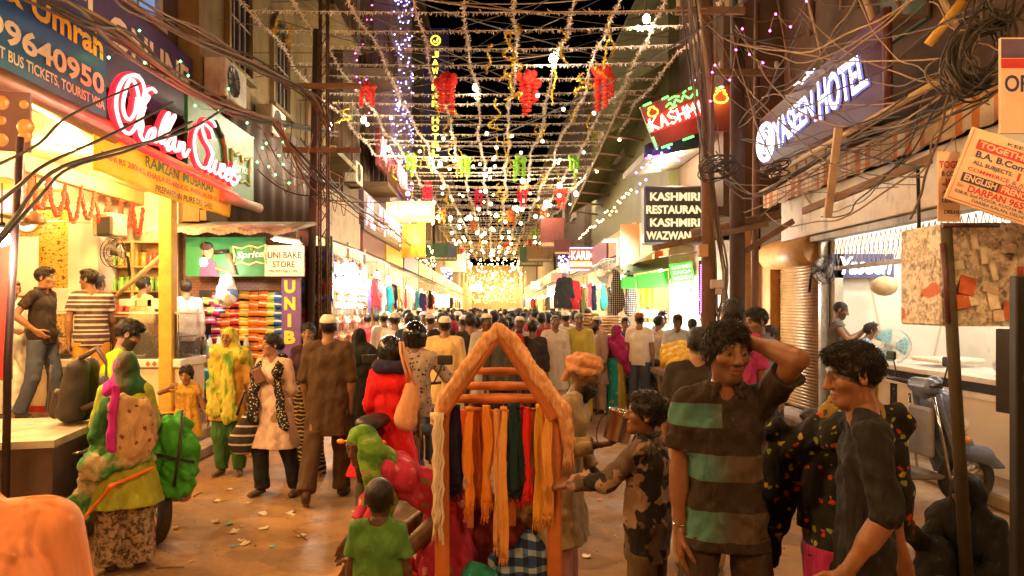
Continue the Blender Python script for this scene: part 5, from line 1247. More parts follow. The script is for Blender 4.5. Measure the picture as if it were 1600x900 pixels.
m=MB(); f.text(m,'OPEN',.02,.3,.24,.34,.003,.02); m.obj('navy_lettering',pn,t); m=MB(); f.panel(m,0,.3,.44,.55,.001,.004); m.obj('dark_band',M('band_plum',(.1,.06,.12),.6),t); m=MB(); f.panel(m,0,.3,.38,.435,.001,.004); m.obj('red_band',pr,t)
m=MB()
for k in range(5):m.box(at(1575+k*9,580,3.4+.05*k),(.022,.12,.42),.004,rz=.2)
m.obj('frame_stack',M('black_gloss',(.02,.02,.022),.25),label='dark upright bundle of frames at the right edge',cat='bundle')
MB().box(Vector((at(1590,700,3.3).x,3.3,.95)),(.05,.05,1.9),.006).obj('post',dark,label='black square post at the right edge',cat='post')
# ------------------------------------------------------------ wooden / iron cable poles at right
def pole(label,x,y,h,r,mat,lean=0.0,arms=()):
 t=thing('cable_pole',label,'pole',(x,y,0)); m=MB(); m.tube([(x,y,0),(x+lean*.5,y,h*.5),(x+lean,y,h)],[r*1.1,r,r*.85],10); m.obj('shaft',mat,t)
 for z,L in arms:
  m=MB(); q=z/h*lean; m.box((x+q,y-r-.04,z),(L,.07,.09),.006); m.obj('crossarm',wood,t)
  m=MB()
  for k in (-.45,-.25,.25,.45):m.lathe((x+q+L*k,y-r-.04,z+.045),[(0,.12),(.03,.11),(.035,.06),(.025,.05),(.035,.03),(.03,0)],8)
  m.obj('insulators',M('porcelain',(.45,.38,.3),.3),t)
 return t
brown_pole=M('brown_pole',(.17,.085,.045),.75,dirt=.45,bump=.6,bscale=22)
pole('thick brown cable pole in front of the restaurant sign',at(1108,480,9.0).x,9.0,7.5,.085,brown_pole,-.04,((5.6,.9),)); pole('dark brown cable pole right behind the thick one',at(1152,480,9.6).x,9.6,8.2,.1,M('dark_pole',(.08,.045,.03),.8,dirt=.4,bump=.5),.0,((5.0,1.1),(6.4,.9)))
pole('slim pole with cable clutter right of the brown ones',at(1178,480,10.2).x,10.2,6.5,.05,brown_pole,.05); pole('orange lit short post beside the roller shutter',at(1165,480,10.9).x,10.9,3.1,.09,M('orange_post',(.42,.19,.05),.6,dirt=.3))
t=thing('meter_box','small pale electric meter box strapped on the brown pole','meter box',at(1120,444,8.85)); MB().box((0,0,0),(.16,.1,.12),.015).obj('case',M('meter_grey',(.4,.33,.26),.5),t,local=True); MB().bx(-.02,.06,-.04,.02,-.14,-.06,.01).obj('spout',M('meter_grey',(.4,.33,.26),.5),t,local=True)
MB().box(at(1098,392,8.8),(.12,.1,.16),.01).obj('junction_box',M('wood_box',(.4,.24,.1),.6),label='small wooden junction box on the front pole',cat='junction box')
stick('heavy timber jutting left under the restaurant sign',at(1020,388,8.8),at(1200,350,9.5),.07,wood,flat=True); stick('second timber crossing behind the brown poles',at(1080,365,10),at(1220,335,9.6),.06,wood); stick('long iron rod over the green awning',at(1030,402,9.6),at(1095,393,9.2),.012,steel)
stick('leaning timber above the shutter box',at(1160,395,9.8),at(1240,345,9.2),.06,wood,flat=True)
m=MB()
for k in range(7):m.bx(4.62,4.9,8.9+.3*k,9.16+.3*k,3.35+.02*math.sin(k*3),4.35+.1*math.sin(k*5),.01)
m.obj('boarding',M('grey_planks',(.3,.2,.12),.8,dirt=.4,bump=.6),label='old plank boarding below the hotel emblem',cat='boarding')
# ------------------------------------------------------------ kashmiri restaurant sign, neon, soffit
f=Face(at(1007,381,12.4),(1,0,0)); w_,h_=1.22,1.06; t=thing('restaurant_sign','grey restaurant signboard with four rows of cream capital letters','signboard',f.p(w_/2,0))
m=MB(); f.panel(m,0,w_,0,h_,-.3,0,.03); m.obj('panel',M('slate_grey',(.07,.075,.085),.5,dirt=.15),t)
m=MB()
for k,tx in enumerate(('KASHMIRI','RESTAURANT','KASHMIRI','WAZWANO')):f.text(m,tx,(.1,.03,.1,.03)[k],(1.0,1.18,1.0,.98)[k],.78-.235*k,.93-.235*k,.03,.03,ext=.02)
m.obj('lettering',EM('letter_cream_lit',(1,.72,.36),.75),t)
t=thing('soffit','dark restaurant soffit with round lights and violet trim','canopy',(3.6,12.8,4.2))
m=MB(); m.prism([(2.75,12.3,4.45),(3.9,12.3,4.68),(3.9,14.4,4.68),(2.75,14.4,4.45)],(0,0,.12)); m.obj('board',M('soffit_grey',(.2,.17,.14),.6),t)
m=MB(); m.prism([(2.72,12.28,4.43),(3.9,12.28,4.66),(3.9,12.28,4.95),(3.35,12.28,4.95),(2.72,12.28,4.66)],(0,.04,0)); m.obj('fascia',M('soffit_dark',(.05,.04,.06),.5),t)
m=MB(); m.tube([(2.74,12.24,4.42),(3.1,12.24,4.49)],.015,5); m.tube([(3.25,12.6,4.5),(3.6,13.2,4.58)],.015,5); m.obj('violet_trim',EM('violet_tube',(1,.1,.7),4),t)
for i,(u,v,Y) in enumerate(((1063,249,12.6),(1049,261,13.0),(1037,271,13.5),(1026,280,14.0))):
 p=at(u,v,Y); p=Vector((p.x,Y,4.45+(p.x-2.75)*.2-.02)); q=thing('ceiling_light','round warm light set in the dark restaurant soffit','ceiling light',p,0,'soffit lights of the restaurant')
 MB().lathe((0,0,0),[(0,0),(.06,0),(.065,.012)],14).obj('diffuser',EM('downlight_glow',(1,.8,.5),22),q,local=True); MB().lathe((0,0,0),[(.066,.012),(.066,-.006),(.085,-.004),(.085,.015)],14).obj('rim',white,q,local=True); lamp('downlight',p-Vector((0,0,.06)),25,SOFT,.05,q)
t=thing('neon_board','leaning neon board with red Latin and green Urdu letters','neon sign',at(1060,235,12))
f=Face(at(1024,232,12.0),(at(1090,208,12.0)-at(1024,232,12.0)),at(1013,165,12.0)-at(1024,232,12.0)); W2=1.32; H2=.78
m=MB(); f.panel(m,0,W2,0,H2,-.06,0); m.obj('panel',M('neon_board_dark',(.12,.03,.04),.5),t)
red_n=EM('neon_red_hot',(1,.10,.06),4.5); grn_n=EM('neon_green',(.08,1,.10),3.2); org_n=EM('neon_orange',(1,.28,.02),6)
KST={'K':[[(0,0),(0,1)],[(.6,1),(0,.5),(.6,0)]],'A':[[(0,0),(.3,1),(.6,0)],[(.12,.38),(.48,.38)]],'S':[[(.6,.85),(.3,1),(0,.8),(.1,.58),(.5,.42),(.6,.2),(.3,0),(0,.15)]],'H':[[(0,0),(0,1)],[(.6,0),(.6,1)],[(0,.5),(.6,.5)]],'M':[[(0,0),(.08,1),(.35,.4),(.62,1),(.7,0)]],'I':[[(.2,0),(.2,1)]],'R':[[(0,0),(0,1),(.45,1),(.58,.78),(.45,.52),(0,.5)],[(.3,.5),(.6,0)]]}
m=MB(); a=.06
for ch in 'KASHMIR':
 for st in KST[ch]:
  for off in (-.014,.014):m.tube([f.p(a+x*.20+off,.3+y*.22+off*.6,.03) for x,y in st],.0075,5)
 a+=.17 if ch not in 'MI' else (.19 if ch=='M' else .11)
m.obj('red_tubing',EM('neon_red_white',(1,.34,.26),5),t); m=MB(); f.panel(m,.03,1.24,.27,.55,.003,.008); m.obj('red_backing',EM('neon_red_back',(1,.012,.01),.9),t)
m=MB()
for pts in ([(.42,.62),(.5,.66),(.55,.6),(.62,.68),(.7,.62),(.78,.7),(.86,.62),(.95,.68)],[(.5,.72),(.62,.74),(.7,.71)],[(1.0,.62),(1.05,.72),(1.1,.64),(1.16,.72),(1.2,.64)],[(.78,.74),(.84,.77)],[(.46,.56),(.6,.58)]):m.tube([f.p(x,y,.02) for x,y in smooth_path(pts,4)],.014,5)
for (x0,y0,x1,y1) in ((.02,.3,.02,.45),(.02,.02,.02,.2),(.05,.77,.2,.78),(.4,.77,.52,.78),(.1,-.03,.3,-.03),(.5,-.03,.7,-.03),(.9,.78,1.0,.78)):m.tube([f.p(x0,y0,.02),f.p(x1,y1,.02)],.018,5)
m.obj('green_tubing',grn_n,t)
def neon_pot(f,a,b,s):return [f.p(a+x*s,b+y*s,.025) for x,y in smooth_path([(-.6,.9),(.6,.9),(.45,.6),(1,.1),(.9,-.6),(.3,-.9),(-.3,-.9),(-.9,-.6),(-1,.1),(-.45,.6)],3,True)]
m=MB(); m.tube(neon_pot(f,.17,.62,.085),.013,6,False); m.obj('pot_tubing',org_n,t); lamp('neon_glow',f.p(.6,.4,.5),16,(1,.12,.06),.2,t)
f=Face(at(1111,205,11.2),(1,0,0)); t=thing('neon_pot_sign','orange neon pot outline on a dark reddish board between the poles','neon sign',f.p(.15,0)); m=MB(); f.panel(m,-.02,.32,0,.75,-.04,0); m.obj('panel',M('neon_board_dark',(.12,.03,.04),.5),t); m=MB(); m.tube(neon_pot(f,.15,.56,.11),.016,6,False); m.obj('pot_tubing',org_n,t); m=MB(); m.tube([f.p(.08,.7,.02),f.p(.2,.72,.02)],.015,5); m.obj('green_tubing',grn_n,t); lamp('neon_glow',f.p(.15,.55,.3),8,(1,.3,.04),.1,t)
f=Face(at(970,420,13.5),(1,0,0)); t=thing('red_poster','upright red and cream advertising board left of the grey sign','advertising board',f.p(.25,0))
n_=NT('red_print'); z_=n_.sep(n_.co()); n_.base(n_.ramp(n_.math('ADD',n_.math('MULTIPLY',z_[2],.9),n_.math('MULTIPLY',z_[0],.5)),[(.2,(.7,.5,.34)),(.42,(.72,.3,.2)),(.6,(.6,.14,.05)),(.9,(.6,.16,.05))])); n_.rough(.5)
m=MB(); f.panel(m,0,.36,0,.88,-.05,0); m.obj('panel',n_.m,t); m=MB(); f.panel(m,.37,.62,.02,.9,-.05,-.01); m.obj('side_panel',M('board_cream',(.7,.6,.42),.5,var=.06),t)
m=MB(); m.box(f.p(.75,.2),(.16,.1,.3),.01); m.obj('red_box',M('orange_red',(.6,.1,.02),.5),label='small orange red box beside the upright advertising board',cat='box')
gl=EM('awning_green_lit',(.08,.75,.06),.55)
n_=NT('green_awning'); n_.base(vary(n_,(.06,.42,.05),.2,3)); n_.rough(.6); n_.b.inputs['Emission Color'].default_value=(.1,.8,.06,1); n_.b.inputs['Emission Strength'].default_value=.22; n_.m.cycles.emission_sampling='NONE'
t=thing('green_awning','glowing green awning boxes over the bright food stall','awning',at(1010,450,12.6))
f=Face(at(972,451,12.6),(1,0,0)); m=MB(); f.panel(m,0,.26,0,.22,-.1,0,.01); m.prism([f.p(.30,0,0),f.p(.86,.02,0),f.p(.86,.34,-.05),f.p(.28,.26,-.05)],f.n*-.1); m.obj('lit_panel',n_.m,t)
m=MB(); m.prism([f.p(0,.24,-.02),f.p(.9,.38,-.05),f.p(1.0,.62,-.5),f.p(.2,.45,-.5)],(0,0,.03)); m.obj('roof_sheet',M('green_roof',(.06,.12,.03),.6),t)
f=Face(at(1051,450,12.5),(1,0,.14)); t=thing('green_menu_board','lit green menu board with pale lettering beside the awning','signboard',f.p(.2,0)); m=MB(); f.panel(m,0,.42,0,.44,-.06,0); m.obj('panel',n_.m,t); m=MB()
for k,tx in enumerate(('KASHMIRI','ZAIQA','WAZWAN','KEBAB ROLL')):f.text(m,tx,.03,.39,.33-.1*k,.4-.1*k,.006,.03)
m.obj('lettering',EM('letter_mint',(.75,1,.55),1.1),t)
wall_fan('large round exhaust fan hung left of the upright advertising board',at(950,425,13.2),0,.26,M('fan_cream',(.6,.5,.35),.4))
tube_light('white tube light above the large exhaust fan',at(944,377,13.3),at(962,377,13.3),45)
m=MB(); m.tube([at(966,505,13.2),at(966,370,13.2)],.03,8); m.obj('post',M('white_pipe',(.65,.6,.5),.4),label='white metal post beside the exhaust fan',cat='post')
f=Face(at(1094,475,11.8),(1,0,0)); t=thing('led_strip_panel','narrow dark panel of magenta fairy lights by the poles','light panel',f.p(.1,0)); m=MB(); f.panel(m,-.02,.17,-.2,.75,-.03,0); m.obj('panel',M('panel_black',(.03,.02,.03),.5),t); m=MB()
for i in range(5):
 for j in range(22):m.box(f.p(.01+.033*i,-.17+.04*j,.01),(.014,.012,.014))
m.obj('led_dots',pink_led,t)
f=Face(at(890,420,21),(1,0,0)); t=thing('lit_name_sign','red and yellow lit box sign edged with blue lights on the right','signboard',f.p(.5,0)); w_=48*21/F; m=MB(); f.panel(m,0,w_,0,.62,-.12,0); m.obj('panel',EM('sign_red_lit',(.9,.05,.03),.8),t); m=MB(); f.panel(m,.02,w_-.02,.06,.22,.002,.008); m.obj('yellow_band',EM('sign_lime',(.7,.9,.05),1.4),t)
m=MB(); f.text(m,"KARIM'S",.05,w_-.05,.27,.56,.01,.02); m.obj('lettering',EM('letter_hot',(1,.8,.5),2.2),t); m=MB(); f.text(m,'IN OLD DELHI',.06,w_-.06,.09,.19,.015,.03); m.obj('small_lettering',EM('letter_pale',(1,1,.8),2.2),t)
m=MB()
for k in range(12):m.box(f.p(.04+k*w_/12.2,-.03,.02),(.05,.03,.03)); m.box(f.p(.04+k*w_/12.2,.64,.02),(.05,.03,.03))
m.obj('led_border',EM('led_lilac',(.6,.5,1),6),t)
for k in range(14):
 y=4.6+.5*k+random.uniform(-.1,.1); a=Vector((4.9,y,random.uniform(4.4,6))); q=Vector((random.uniform(-.5,-.05),random.uniform(-.7,.7),random.uniform(.8,2.6))) if k%3 else Vector((0,0,3.5))
 stick('rusty pipe or stay rising up the sooty wall above the hotel sign',a,a+q,random.uniform(.018,.04),[rust,wood,M('pale_wood',(.5,.36,.2),.6)][k%3],'pipe')['group']='pipes on the sooty wall'
for k in range(7):MB().box((4.72,5.0+.75*k,4.7+.35*(k%3)+1.2*(k%2)),(.42,random.uniform(.3,.7),.05),.006).obj('ledge',wood,label='weathered plank ledge jutting from the sooty wall above the hotel sign',cat='ledge',group='plank ledges on the sooty wall')
# ------------------------------------------------------------ lit market stalls down both sides
def garment_mesh(kind,w=.42,h=.8):
 S_=Sdf()
 if kind=='kurta':
  S_.cap((-.08,0,h*.85),(.08,0,h*.85),.07,k=.03); S_.cap((0,0,h*.8),(0,0,.06),.12,.19,flat=(0,1,0),q=.35,k=.03)
  for s in (-1,1):S_.cap((s*.14,0,h*.86),(s*.2,0,h*.38),.055,.065,flat=(0,1,0),q=.5,k=.02)
  S_.half((0,0,-1),(0,0,0))
 else :
  S_.cap((0,0,h),(0,0,.1),.05,.13,flat=(0,1,0),q=.4,k=.02); S_.cap((.04,.02,h*.95),(.1,0,.2),.04,.08,flat=(0,1,0),q=.5,k=.02)
 return S_.mesh(.022,wr=.008,wf=30,seed=int(w*100))
GC=[('black',(.02,.02,.022)),('crimson',(.45,.02,.03)),('white',(.7,.66,.6)),('grey checked',(.2,.18,.17)),('turquoise',(.03,.35,.38)),('mustard',(.6,.36,.04)),('navy',(.03,.04,.14)),('pink',(.6,.15,.25)),('olive',(.15,.16,.05))]
GARM={}
def garment(nm,kind,p,rz,label,group=None,sc=1.0):
 k=(nm,kind)
 if k not in GARM:
  v,q=garment_mesh(kind); me=fastmesh('garment',v,q)
  if nm=='grey checked':me.materials.append(cloth_of('cloth_check',lambda n:n.ramp(n.math('ADD',n.math('SINE',n.math('MULTIPLY',n.sep(n.co())[0],160)),n.math('SINE',n.math('MULTIPLY',n.sep(n.co())[2],160))),[(.4,(.05,.045,.045)),(.6,(.5,.45,.42))])))
  else :me.materials.append(cloth('cloth_'+nm,dict(GC)[nm]))
  o=link('hanging_garment',me); GARM[k]=o
 else :o=copy_thing(GARM[k])
 o.location=p; o.rotation_euler=(0,0,rz); o.scale=(sc,sc,sc); return tag(o,label,'garment',group)
STC=[(.6,.08,.04),(.75,.55,.1),(.08,.3,.12),(.1,.15,.4),(.7,.65,.55),(.5,.2,.05),(.4,.05,.2)]
goods_wall=NT('goods_wall')
_v=goods_wall.nd('ShaderNodeTexVoronoi'); _v.distance='CHEBYCHEV'; _v.inputs['Scale'].default_value=7; _v.inputs['Randomness'].default_value=.5; goods_wall.L(goods_wall.co((1,1,1.2)),_v.inputs['Vector'])
_h=goods_wall.nd('ShaderNodeHueSaturation'); goods_wall.L(_v.outputs['Color'],_h.inputs['Color']); _h.inputs['Saturation'].default_value=.55; _h.inputs['Value'].default_value=.9
goods_wall.base(goods_wall.mix(.6,_h.outputs[0],(.75,.66,.5))); goods_wall.rough(.5); goods_wall.bump(_v.outputs['Distance'],.6,.03); goods_wall=goods_wall.m
awn_m=[M('awning_tin',(.3,.22,.15),.5,.3,dirt=.5),M('awning_tan',(.45,.32,.18),.7,dirt=.4),M('awning_greyblue',(.2,.2,.22),.7,dirt=.3),M('awning_olive',(.25,.22,.1),.7,dirt=.4)]
adj=['green','red','cream','blue','orange','maroon','yellow','white']
adjc={'green':(.05,.3,.07),'red':(.5,.03,.03),'cream':(.65,.55,.38),'blue':(.04,.1,.35),'orange':(.65,.22,.03),'maroon':(.2,.03,.04),'yellow':(.75,.5,.05),'white':(.75,.72,.66)}
def stall(side,X,Y0,Y1,depth,ad,ordn,watts,n,zt=2.75,goods=True):
 s=side; where='left' if s<0 else 'right'
 t=thing('market_stall',f'bright {ad} fronted market stall, {ordn} along the {where} side of the street','market stall',(s*(X+depth/2),(Y0+Y1)/2,0))
 MB().bx(s*(X+depth),s*(X+depth+.08),Y0,Y1,0,3.0).obj('back_wall',goods_wall,t)
 m=MB(); m.bx(s*X,s*(X+depth),Y0,Y0+.06,0,3.0); m.obj('side_wall',cream,t); m=MB(); m.bx(s*X,s*(X+depth),Y1-.06,Y1-.002,0,3.0); m.obj('side_wall',cream,t)
 MB().bx(s*X,s*(X+depth),Y0+.06,Y1-.06,2.96,3.0).obj('ceiling',cream,t)
 MB().bx(s*(X-.05),s*(X+.55),Y0+.1,Y1-.1,0,.85,.01).obj('counter',M('stall_wood',(.35,.2,.09),.6,dirt=.3),t)
 m=MB(); a=random.uniform(.25,.5)
 m.prism([(s*(X+.2),Y0,3.02),(s*(X+.2),Y1,3.02),(s*(X-.65),Y1,3.02-a),(s*(X-.65),Y0,3.02-a)],(0,0,.03)); m.obj('awning',awn_m[n%4],t)
 f=Face((s*(X-.02),Y0+.1 if s<0 else Y1-.1,3.03),(0,-s,0)); w_=Y1-Y0-.2
 m=MB(); f.panel(m,0,w_,0,.55,-.06,0,.01); m.obj('fascia',M('fascia_'+ad,adjc[ad],.5,dirt=.2),t)
 if goods:
  for z in (1.35,1.85,2.3):MB().bx(s*(X+depth-.3),s*(X+depth-.002),Y0+.1,Y1-.1,z,z+.025).obj('shelf',M('stall_wood',(.35,.2,.09),.6,dirt=.3),t)
 for k in range(max(1,int(round((Y1-Y0)/2.4)))):
  y=Y0+(k+.5)*(Y1-Y0)/max(1,int(round((Y1-Y0)/2.4)))
  hanging_bulb(f'bright bulb hanging in the {ad} fronted {ordn} stall on the {where}',(s*(X+.05+.15*(k%2)),y,2.45-.06*(k%3)),watts*.66,random.choice([SOFT,WARM,WARM]),.055,bulb_c if k%2 else bulb_w,f'bulbs of the {ordn} stall on the {where}')
 return t
LY=[(11.2,15.2,'cream','first',90),(15.3,18.6,'maroon','second',95),(18.7,22.4,'yellow','third',80),(22.5,27,'blue','fourth',80),(27.1,33,'green','fifth',80),(33.1,41,'red','sixth',80),(41.1,52,'orange','seventh',100),(52.1,66,'white','eighth',120)]
RY=[(14.6,18,'orange','second',90),(18.1,22,'maroon','third',90),(22.1,27,'white','fourth',80),(27.1,33,'blue','fifth',80),(33.1,41,'yellow','sixth',80),(41.1,52,'red','seventh',100),(52.1,66,'green','eighth',120)]
for i,(a,b,ad,o,w_) in enumerate(LY):stall(-1,2.95,a,b,1.4,ad,o,w_,i)
stall(1,3.3,12.75,14.5,1.5,'yellow','first',85,1)
for i,(a,b,ad,o,w_) in enumerate(RY):stall(1,3.05,a,b,1.4,ad,o,w_,i+2)
gn=0
for side,LST in ((-1,LY),(1,RY)):
 for j,(a,b,ad,o,w_) in enumerate(LST):
  if side<0 and j==0:continue
  for k in range(5 if b<34 else 3):
   nm=GC[(gn*4+k+j)%len(GC)][0]; y=a+.4+(b-a-.8)*(k+random.random()*.4)/5
   garment(nm,'kurta' if (k+j)%3 else 'scarf',(side*(2.78+random.uniform(-.15,.1)),y,1.65+random.uniform(-.1,.1)),R(90+random.uniform(-50,50)),f'{nm} garment hanging from the awning of the {ad} {o} stall on the {"left" if side < 0 else "right"}',f'garments hung on the {o} stall',.9)
  gn+=1
BX={}
for side,LST in ((-1,LY),(1,RY)):
 for j,(a,b,ad,o,w_) in enumerate(LST):
  for k in range(7 if b<30 else 4):
   cn=adj[(k*3+j)%8]
   if cn not in BX:q=BX[cn]=MB().box((0,0,.1),(.3,.38,.2),.01).obj('goods_box',M('goods_'+cn,adjc[cn],.5,var=.3,scale=14),origin=(0,0,0))
   else :q=copy_thing(BX[cn])
   q.location=(side*(3.0+.25*random.random()),a+.4+(b-a-.8)*k/6.5,.852+(.2 if False else 0)); q.rotation_euler=(0,0,random.uniform(-.3,.3))
   tag(q,f'{cn} box of goods on the counter of the {ad} {o} stall on the {"left" if side < 0 else "right"}','box',f'boxes on the {o} stall')
for k,(x,Y) in enumerate(((-1.5,46),(1.5,50),(0,60),(-2,69),(2,72),(-1.5,80),(1.5,88),(0,98),(-1.5,108),(1.5,114))):hanging_bulb('big warm lamp hanging over the far end of the street',(x,Y,4.6),520 if Y<70 else 620,(1,.6,.2),.12,bulb_w,'lamps at the far end of the street',.6)  # lamps added so the far end glows in place of haze
# ------------------------------------------------------------ shoe stall on the left
def shoe_pair(nm,c,strap):
 m=MB()
 for s in (-1,1):
  m.m=0; out=[(s*.048+.036*math.cos(a)*(1.0 if math.sin(a)>0 else .8),.125*math.sin(a)) for a in [2*math.pi*k/14 for k in range(14)]]
  m.prism([(x,-.02,z) for x,z in out],(0,.022,0)); m.m=1
  for z in (.05,.02):m.tube([(s*.048-.036,-.018,z-.02),(s*.048,-.05,z),(s*.048+.036,-.018,z-.02)],.012,5)
 return m.obj('shoes',[M('sole_'+nm,c,.5),M('strap_'+nm,strap,.35)],origin=(0,0,0))
SH=[('tan',(.4,.22,.1),(.08,.05,.03)),('black',(.03,.03,.03),(.05,.05,.05)),('red',(.4,.05,.04),(.5,.03,.02)),('blue',(.1,.15,.35),(.03,.05,.3)),('gold',(.6,.42,.15),(.7,.5,.2)),('silver',(.65,.6,.55),(.7,.66,.6)),('pink',(.65,.35,.3),(.6,.2,.2)),('white',(.75,.7,.62),(.7,.66,.6))]
SHM={}
def put_shoes(nm,p,rz,label,group):
 d=next(s for s in SH if s[0]==nm)
 if nm not in SHM:o=SHM[nm]=shoe_pair(*d)
 else :o=copy_thing(SHM[nm])
 o.location=p; o.rotation_euler=(random.uniform(-.12,.12),random.uniform(-.2,.2),rz); return tag(o,label,'shoes',group)
t=thing('shoe_rack','tall dark frame hung with dark sandals at the street corner','rack',(-2.88,11.3,0))
m=MB(); m.bx(-3.12,-2.62,11.12,11.16,.2,2.75); m.obj('backing',M('rack_brown',(.12,.06,.03),.7),t); m=MB(); m.tube([(-2.62,11.1,0),(-2.62,11.1,2.9)],.025,6); m.tube([(-3.12,11.1,0),(-3.12,11.1,2.9)],.025,6); m.obj('frame',steel,t)
for r_ in range(8):
 for k in range(3):
  nm=['black','tan','red','black','blue','white'][(r_*2+k*5)%6]
  put_shoes(nm,(-3.02+.17*k+random.uniform(-.01,.01),11.1,2.6-.25*r_),0,nm+' sandals hanging on the dark corner frame of the shoe stall','sandals on the dark corner frame')
t=thing('shoe_wall','pale slatted wall of the shoe stall facing the street','rack',(-2.75,13.3,0))
m=MB(); m.bx(-2.86,-2.82,11.5,14.9,.5,2.75); m.obj('backing',M('rack_pale',(.72,.6,.42),.6),t)
m=MB()
for r_ in range(8):m.tube([(-2.80,11.5,2.68-.27*r_),(-2.80,14.9,2.68-.27*r_)],.012,5)
for y in (11.5,13.2,14.9):m.tube([(-2.8,y,0),(-2.8,y,3.0)],.028,6)
m.obj('rails',steel,t)
for r_ in range(8):
 for k in range(15):
  nm=['silver','gold','white','pink','tan','white','red','silver','gold'][(r_*4+k*2+(k//5))%9] if r_>1 or k>5 else ['red','blue','gold'][k%3]
  put_shoes(nm,(-2.77,11.65+.225*k,2.53-.27*r_),R(90),nm+' sandals hanging on the pale street wall of the shoe stall','sandals on the pale shoe wall')
for i,(u,v,Y) in enumerate(((537,440,12.3),(562,437,13.4),(589,430,15),(607,437,16.2),(551,417,12.8),(640,452,20))):
 hanging_bulb(['glaring bulb at the near end of the shoe wall','glaring bulb over the middle of the shoe wall','glaring spotlight past the far end of the shoe wall','smaller glaring bulb just past the shoe wall','upper bulb over the shoe wall near the cream panel','bulb over the crowd by the left shop fronts'][i],at(u,v,Y),(80,80,80,60,40,70)[i],COOL if i%2 else SOFT,.06,bulb_c)
t=MB().bx(-2.98,-2.86,11.25,14.6,2.95,3.9).obj('panel',M('lit_cream',(.75,.6,.4),.6,dirt=.2),label='blank cream wall panel above the shoe stall',cat='panel')
t=thing('lattice_pole','old iron lattice pole crowded with cables left of the shoe stall','pole',(-2.62,10.7,0)); m=MB(); x,y=-2.66,10.75
for dx in (-.07,.07):
 for dy in (-.07,.07):m.tube([(x+dx,y+dy,0),(x+dx*.8,y+dy*.8,7)],.016,5)
for k in range(26):z=.25*k; m.tube([(x-.07,y-.07,z),(x+.07,y-.07,z+.25)],.009,4); m.tube([(x+.07,y+.07,z),(x+.07,y-.07,z+.25)],.009,4)
m.obj('lattice',rust,t); [MB().box((x,y-.1,z),(1.2,.06,.08),.006).obj('crossarm',wood,t) for z in (4.2,5.2)]
pole('dark bent pole close behind the lattice pole',-2.95,10.95,6.2,.06,M('dark_pole',(.08,.045,.03),.8,dirt=.4,bump=.5),.12)
# ------------------------------------------------------------ lit signs on the left
def lit_sign(label,f,w,h,tx,panel,letters,parts=None,ext=.0,neon=True):
 t=thing('lit_sign',label,'signboard',f.p(w/2,0)); m=MB(); f.panel(m,-.05,w+.05,-.05,h+.05,-.12,0,.01); m.obj('panel',panel,t); m=MB()
 for tt,a0,a1,b0,b1 in tx:f.text(m,tt,a0*w,a1*w,b0*h,b1*h,.03,.03,ext=.02)
 m.obj('lettering',letters,t); return t
pink_neon=EM('neon_pinkred',(1,.22,.24),4)
lit_sign('long pink red neon restaurant sign over the left shops',Face((-3.35,20.2,6.0),(0,1,0)),6.6,1.0,[('AL JAWAHAR',.02,.98,.08,.92)],M('sign_backing_red',(.16,.02,.03),.5),pink_neon)
lit_sign('lower pink red neon sign over the left awnings',Face((-2.9,15.4,3.55),(0,1,0)),6.0,.8,[('AL JAWAHAR',.3,.98,.1,.95),('AL',.02,.22,.1,.95)],M('sign_backing_dark',(.06,.02,.03),.5),pink_neon)
t=lit_sign('glowing yellow box sign facing the street on the left',Face(at(606,344,22),(1,0,0)),1.45,.56,[('AL-JAWAHAR',.05,.96,.15,.85)],EM('sign_yellow_lit',(1,.62,.12),2.2),EM('letter_hot_white',(1,.95,.7),7)); lamp('sign_glow',at(640,350,21),60,(1,.66,.2),.3,t)
f=Face(at(628,402,22.1),(1,0,0)); t=thing('restaurant_entrance','orange lit restaurant entrance bay under the yellow box sign','entrance',f.p(.35,0)); m=MB(); f.panel(m,0,.12,0,1.1,-.2,0); f.panel(m,.5,.75,0,1.2,-.2,0); m.obj('pilaster',M('orange_tile',(.65,.28,.04),.4),t); m=MB(); f.panel(m,.121,.499,.0,1.1,-.2,-.1); m.obj('door',M('amber_door',(.5,.3,.05),.3),t); lamp('entrance_glow',f.p(.4,.6,.5),30,(1,.6,.12),.1,t)
f=Face(at(655,236,30),(1,0,0)); t=thing('vertical_hotel_sign','tall navy vertical sign with yellow letters and round emblem','signboard',f.p(.6,0)); w_,h_=1.3,5.4
m=MB(); f.panel(m,.2,w_,-.5,h_,-.15,0); m.obj('panel',M('sign_navy',(.02,.015,.06),.5),t); m=MB()
for k,ch in enumerate('JAWAHAR HOTEL'):
 if ch!=' ':f.text(m,ch,.56,.86,4.1-.36*k,4.37-.36*k,.02,.04)
m.tube([f.p(.72+.2*math.cos(a),4.85+.2*math.sin(a),.03) for a in [2*math.pi*k/20 for k in range(21)]],.03,5); m.tube([f.p(.64,4.85,.03),f.p(.66,4.78,.03),f.p(.8,4.8,.03),f.p(.8,4.92,.03)],.03,5); m.obj('lettering',EM('letter_yellow_lit',(1,.72,.05),2.4),t)
f=Face(at(575,470,17),(1,0,0))
t=thing('shop_door','violet and yellow glazed shop front on the left past the shoe wall','shop front',(-2.9,16.9,0)); m=MB()
for k in range(3):m.bx(-2.93,-2.9,15.6+.95*k,16.35+.95*k,.15,2.4,.005)
m.obj('panel',M('door_violet',(.14,.08,.22),.3),t); m=MB()
for k in range(4):m.bx(-2.96,-2.86,15.48+.95*k,15.58+.95*k,0,2.5,.005)
m.obj('frame',M('door_yellow',(.7,.45,.05),.4),t); m=MB(); [m.bx(-2.898,-2.89,15.7+.95*k,16.25+.95*k,z,z+.25) for k in range(3) for z in (.4,1.2)]; m.obj('yellow_mark',M('door_yellow',(.7,.45,.05),.4),t)
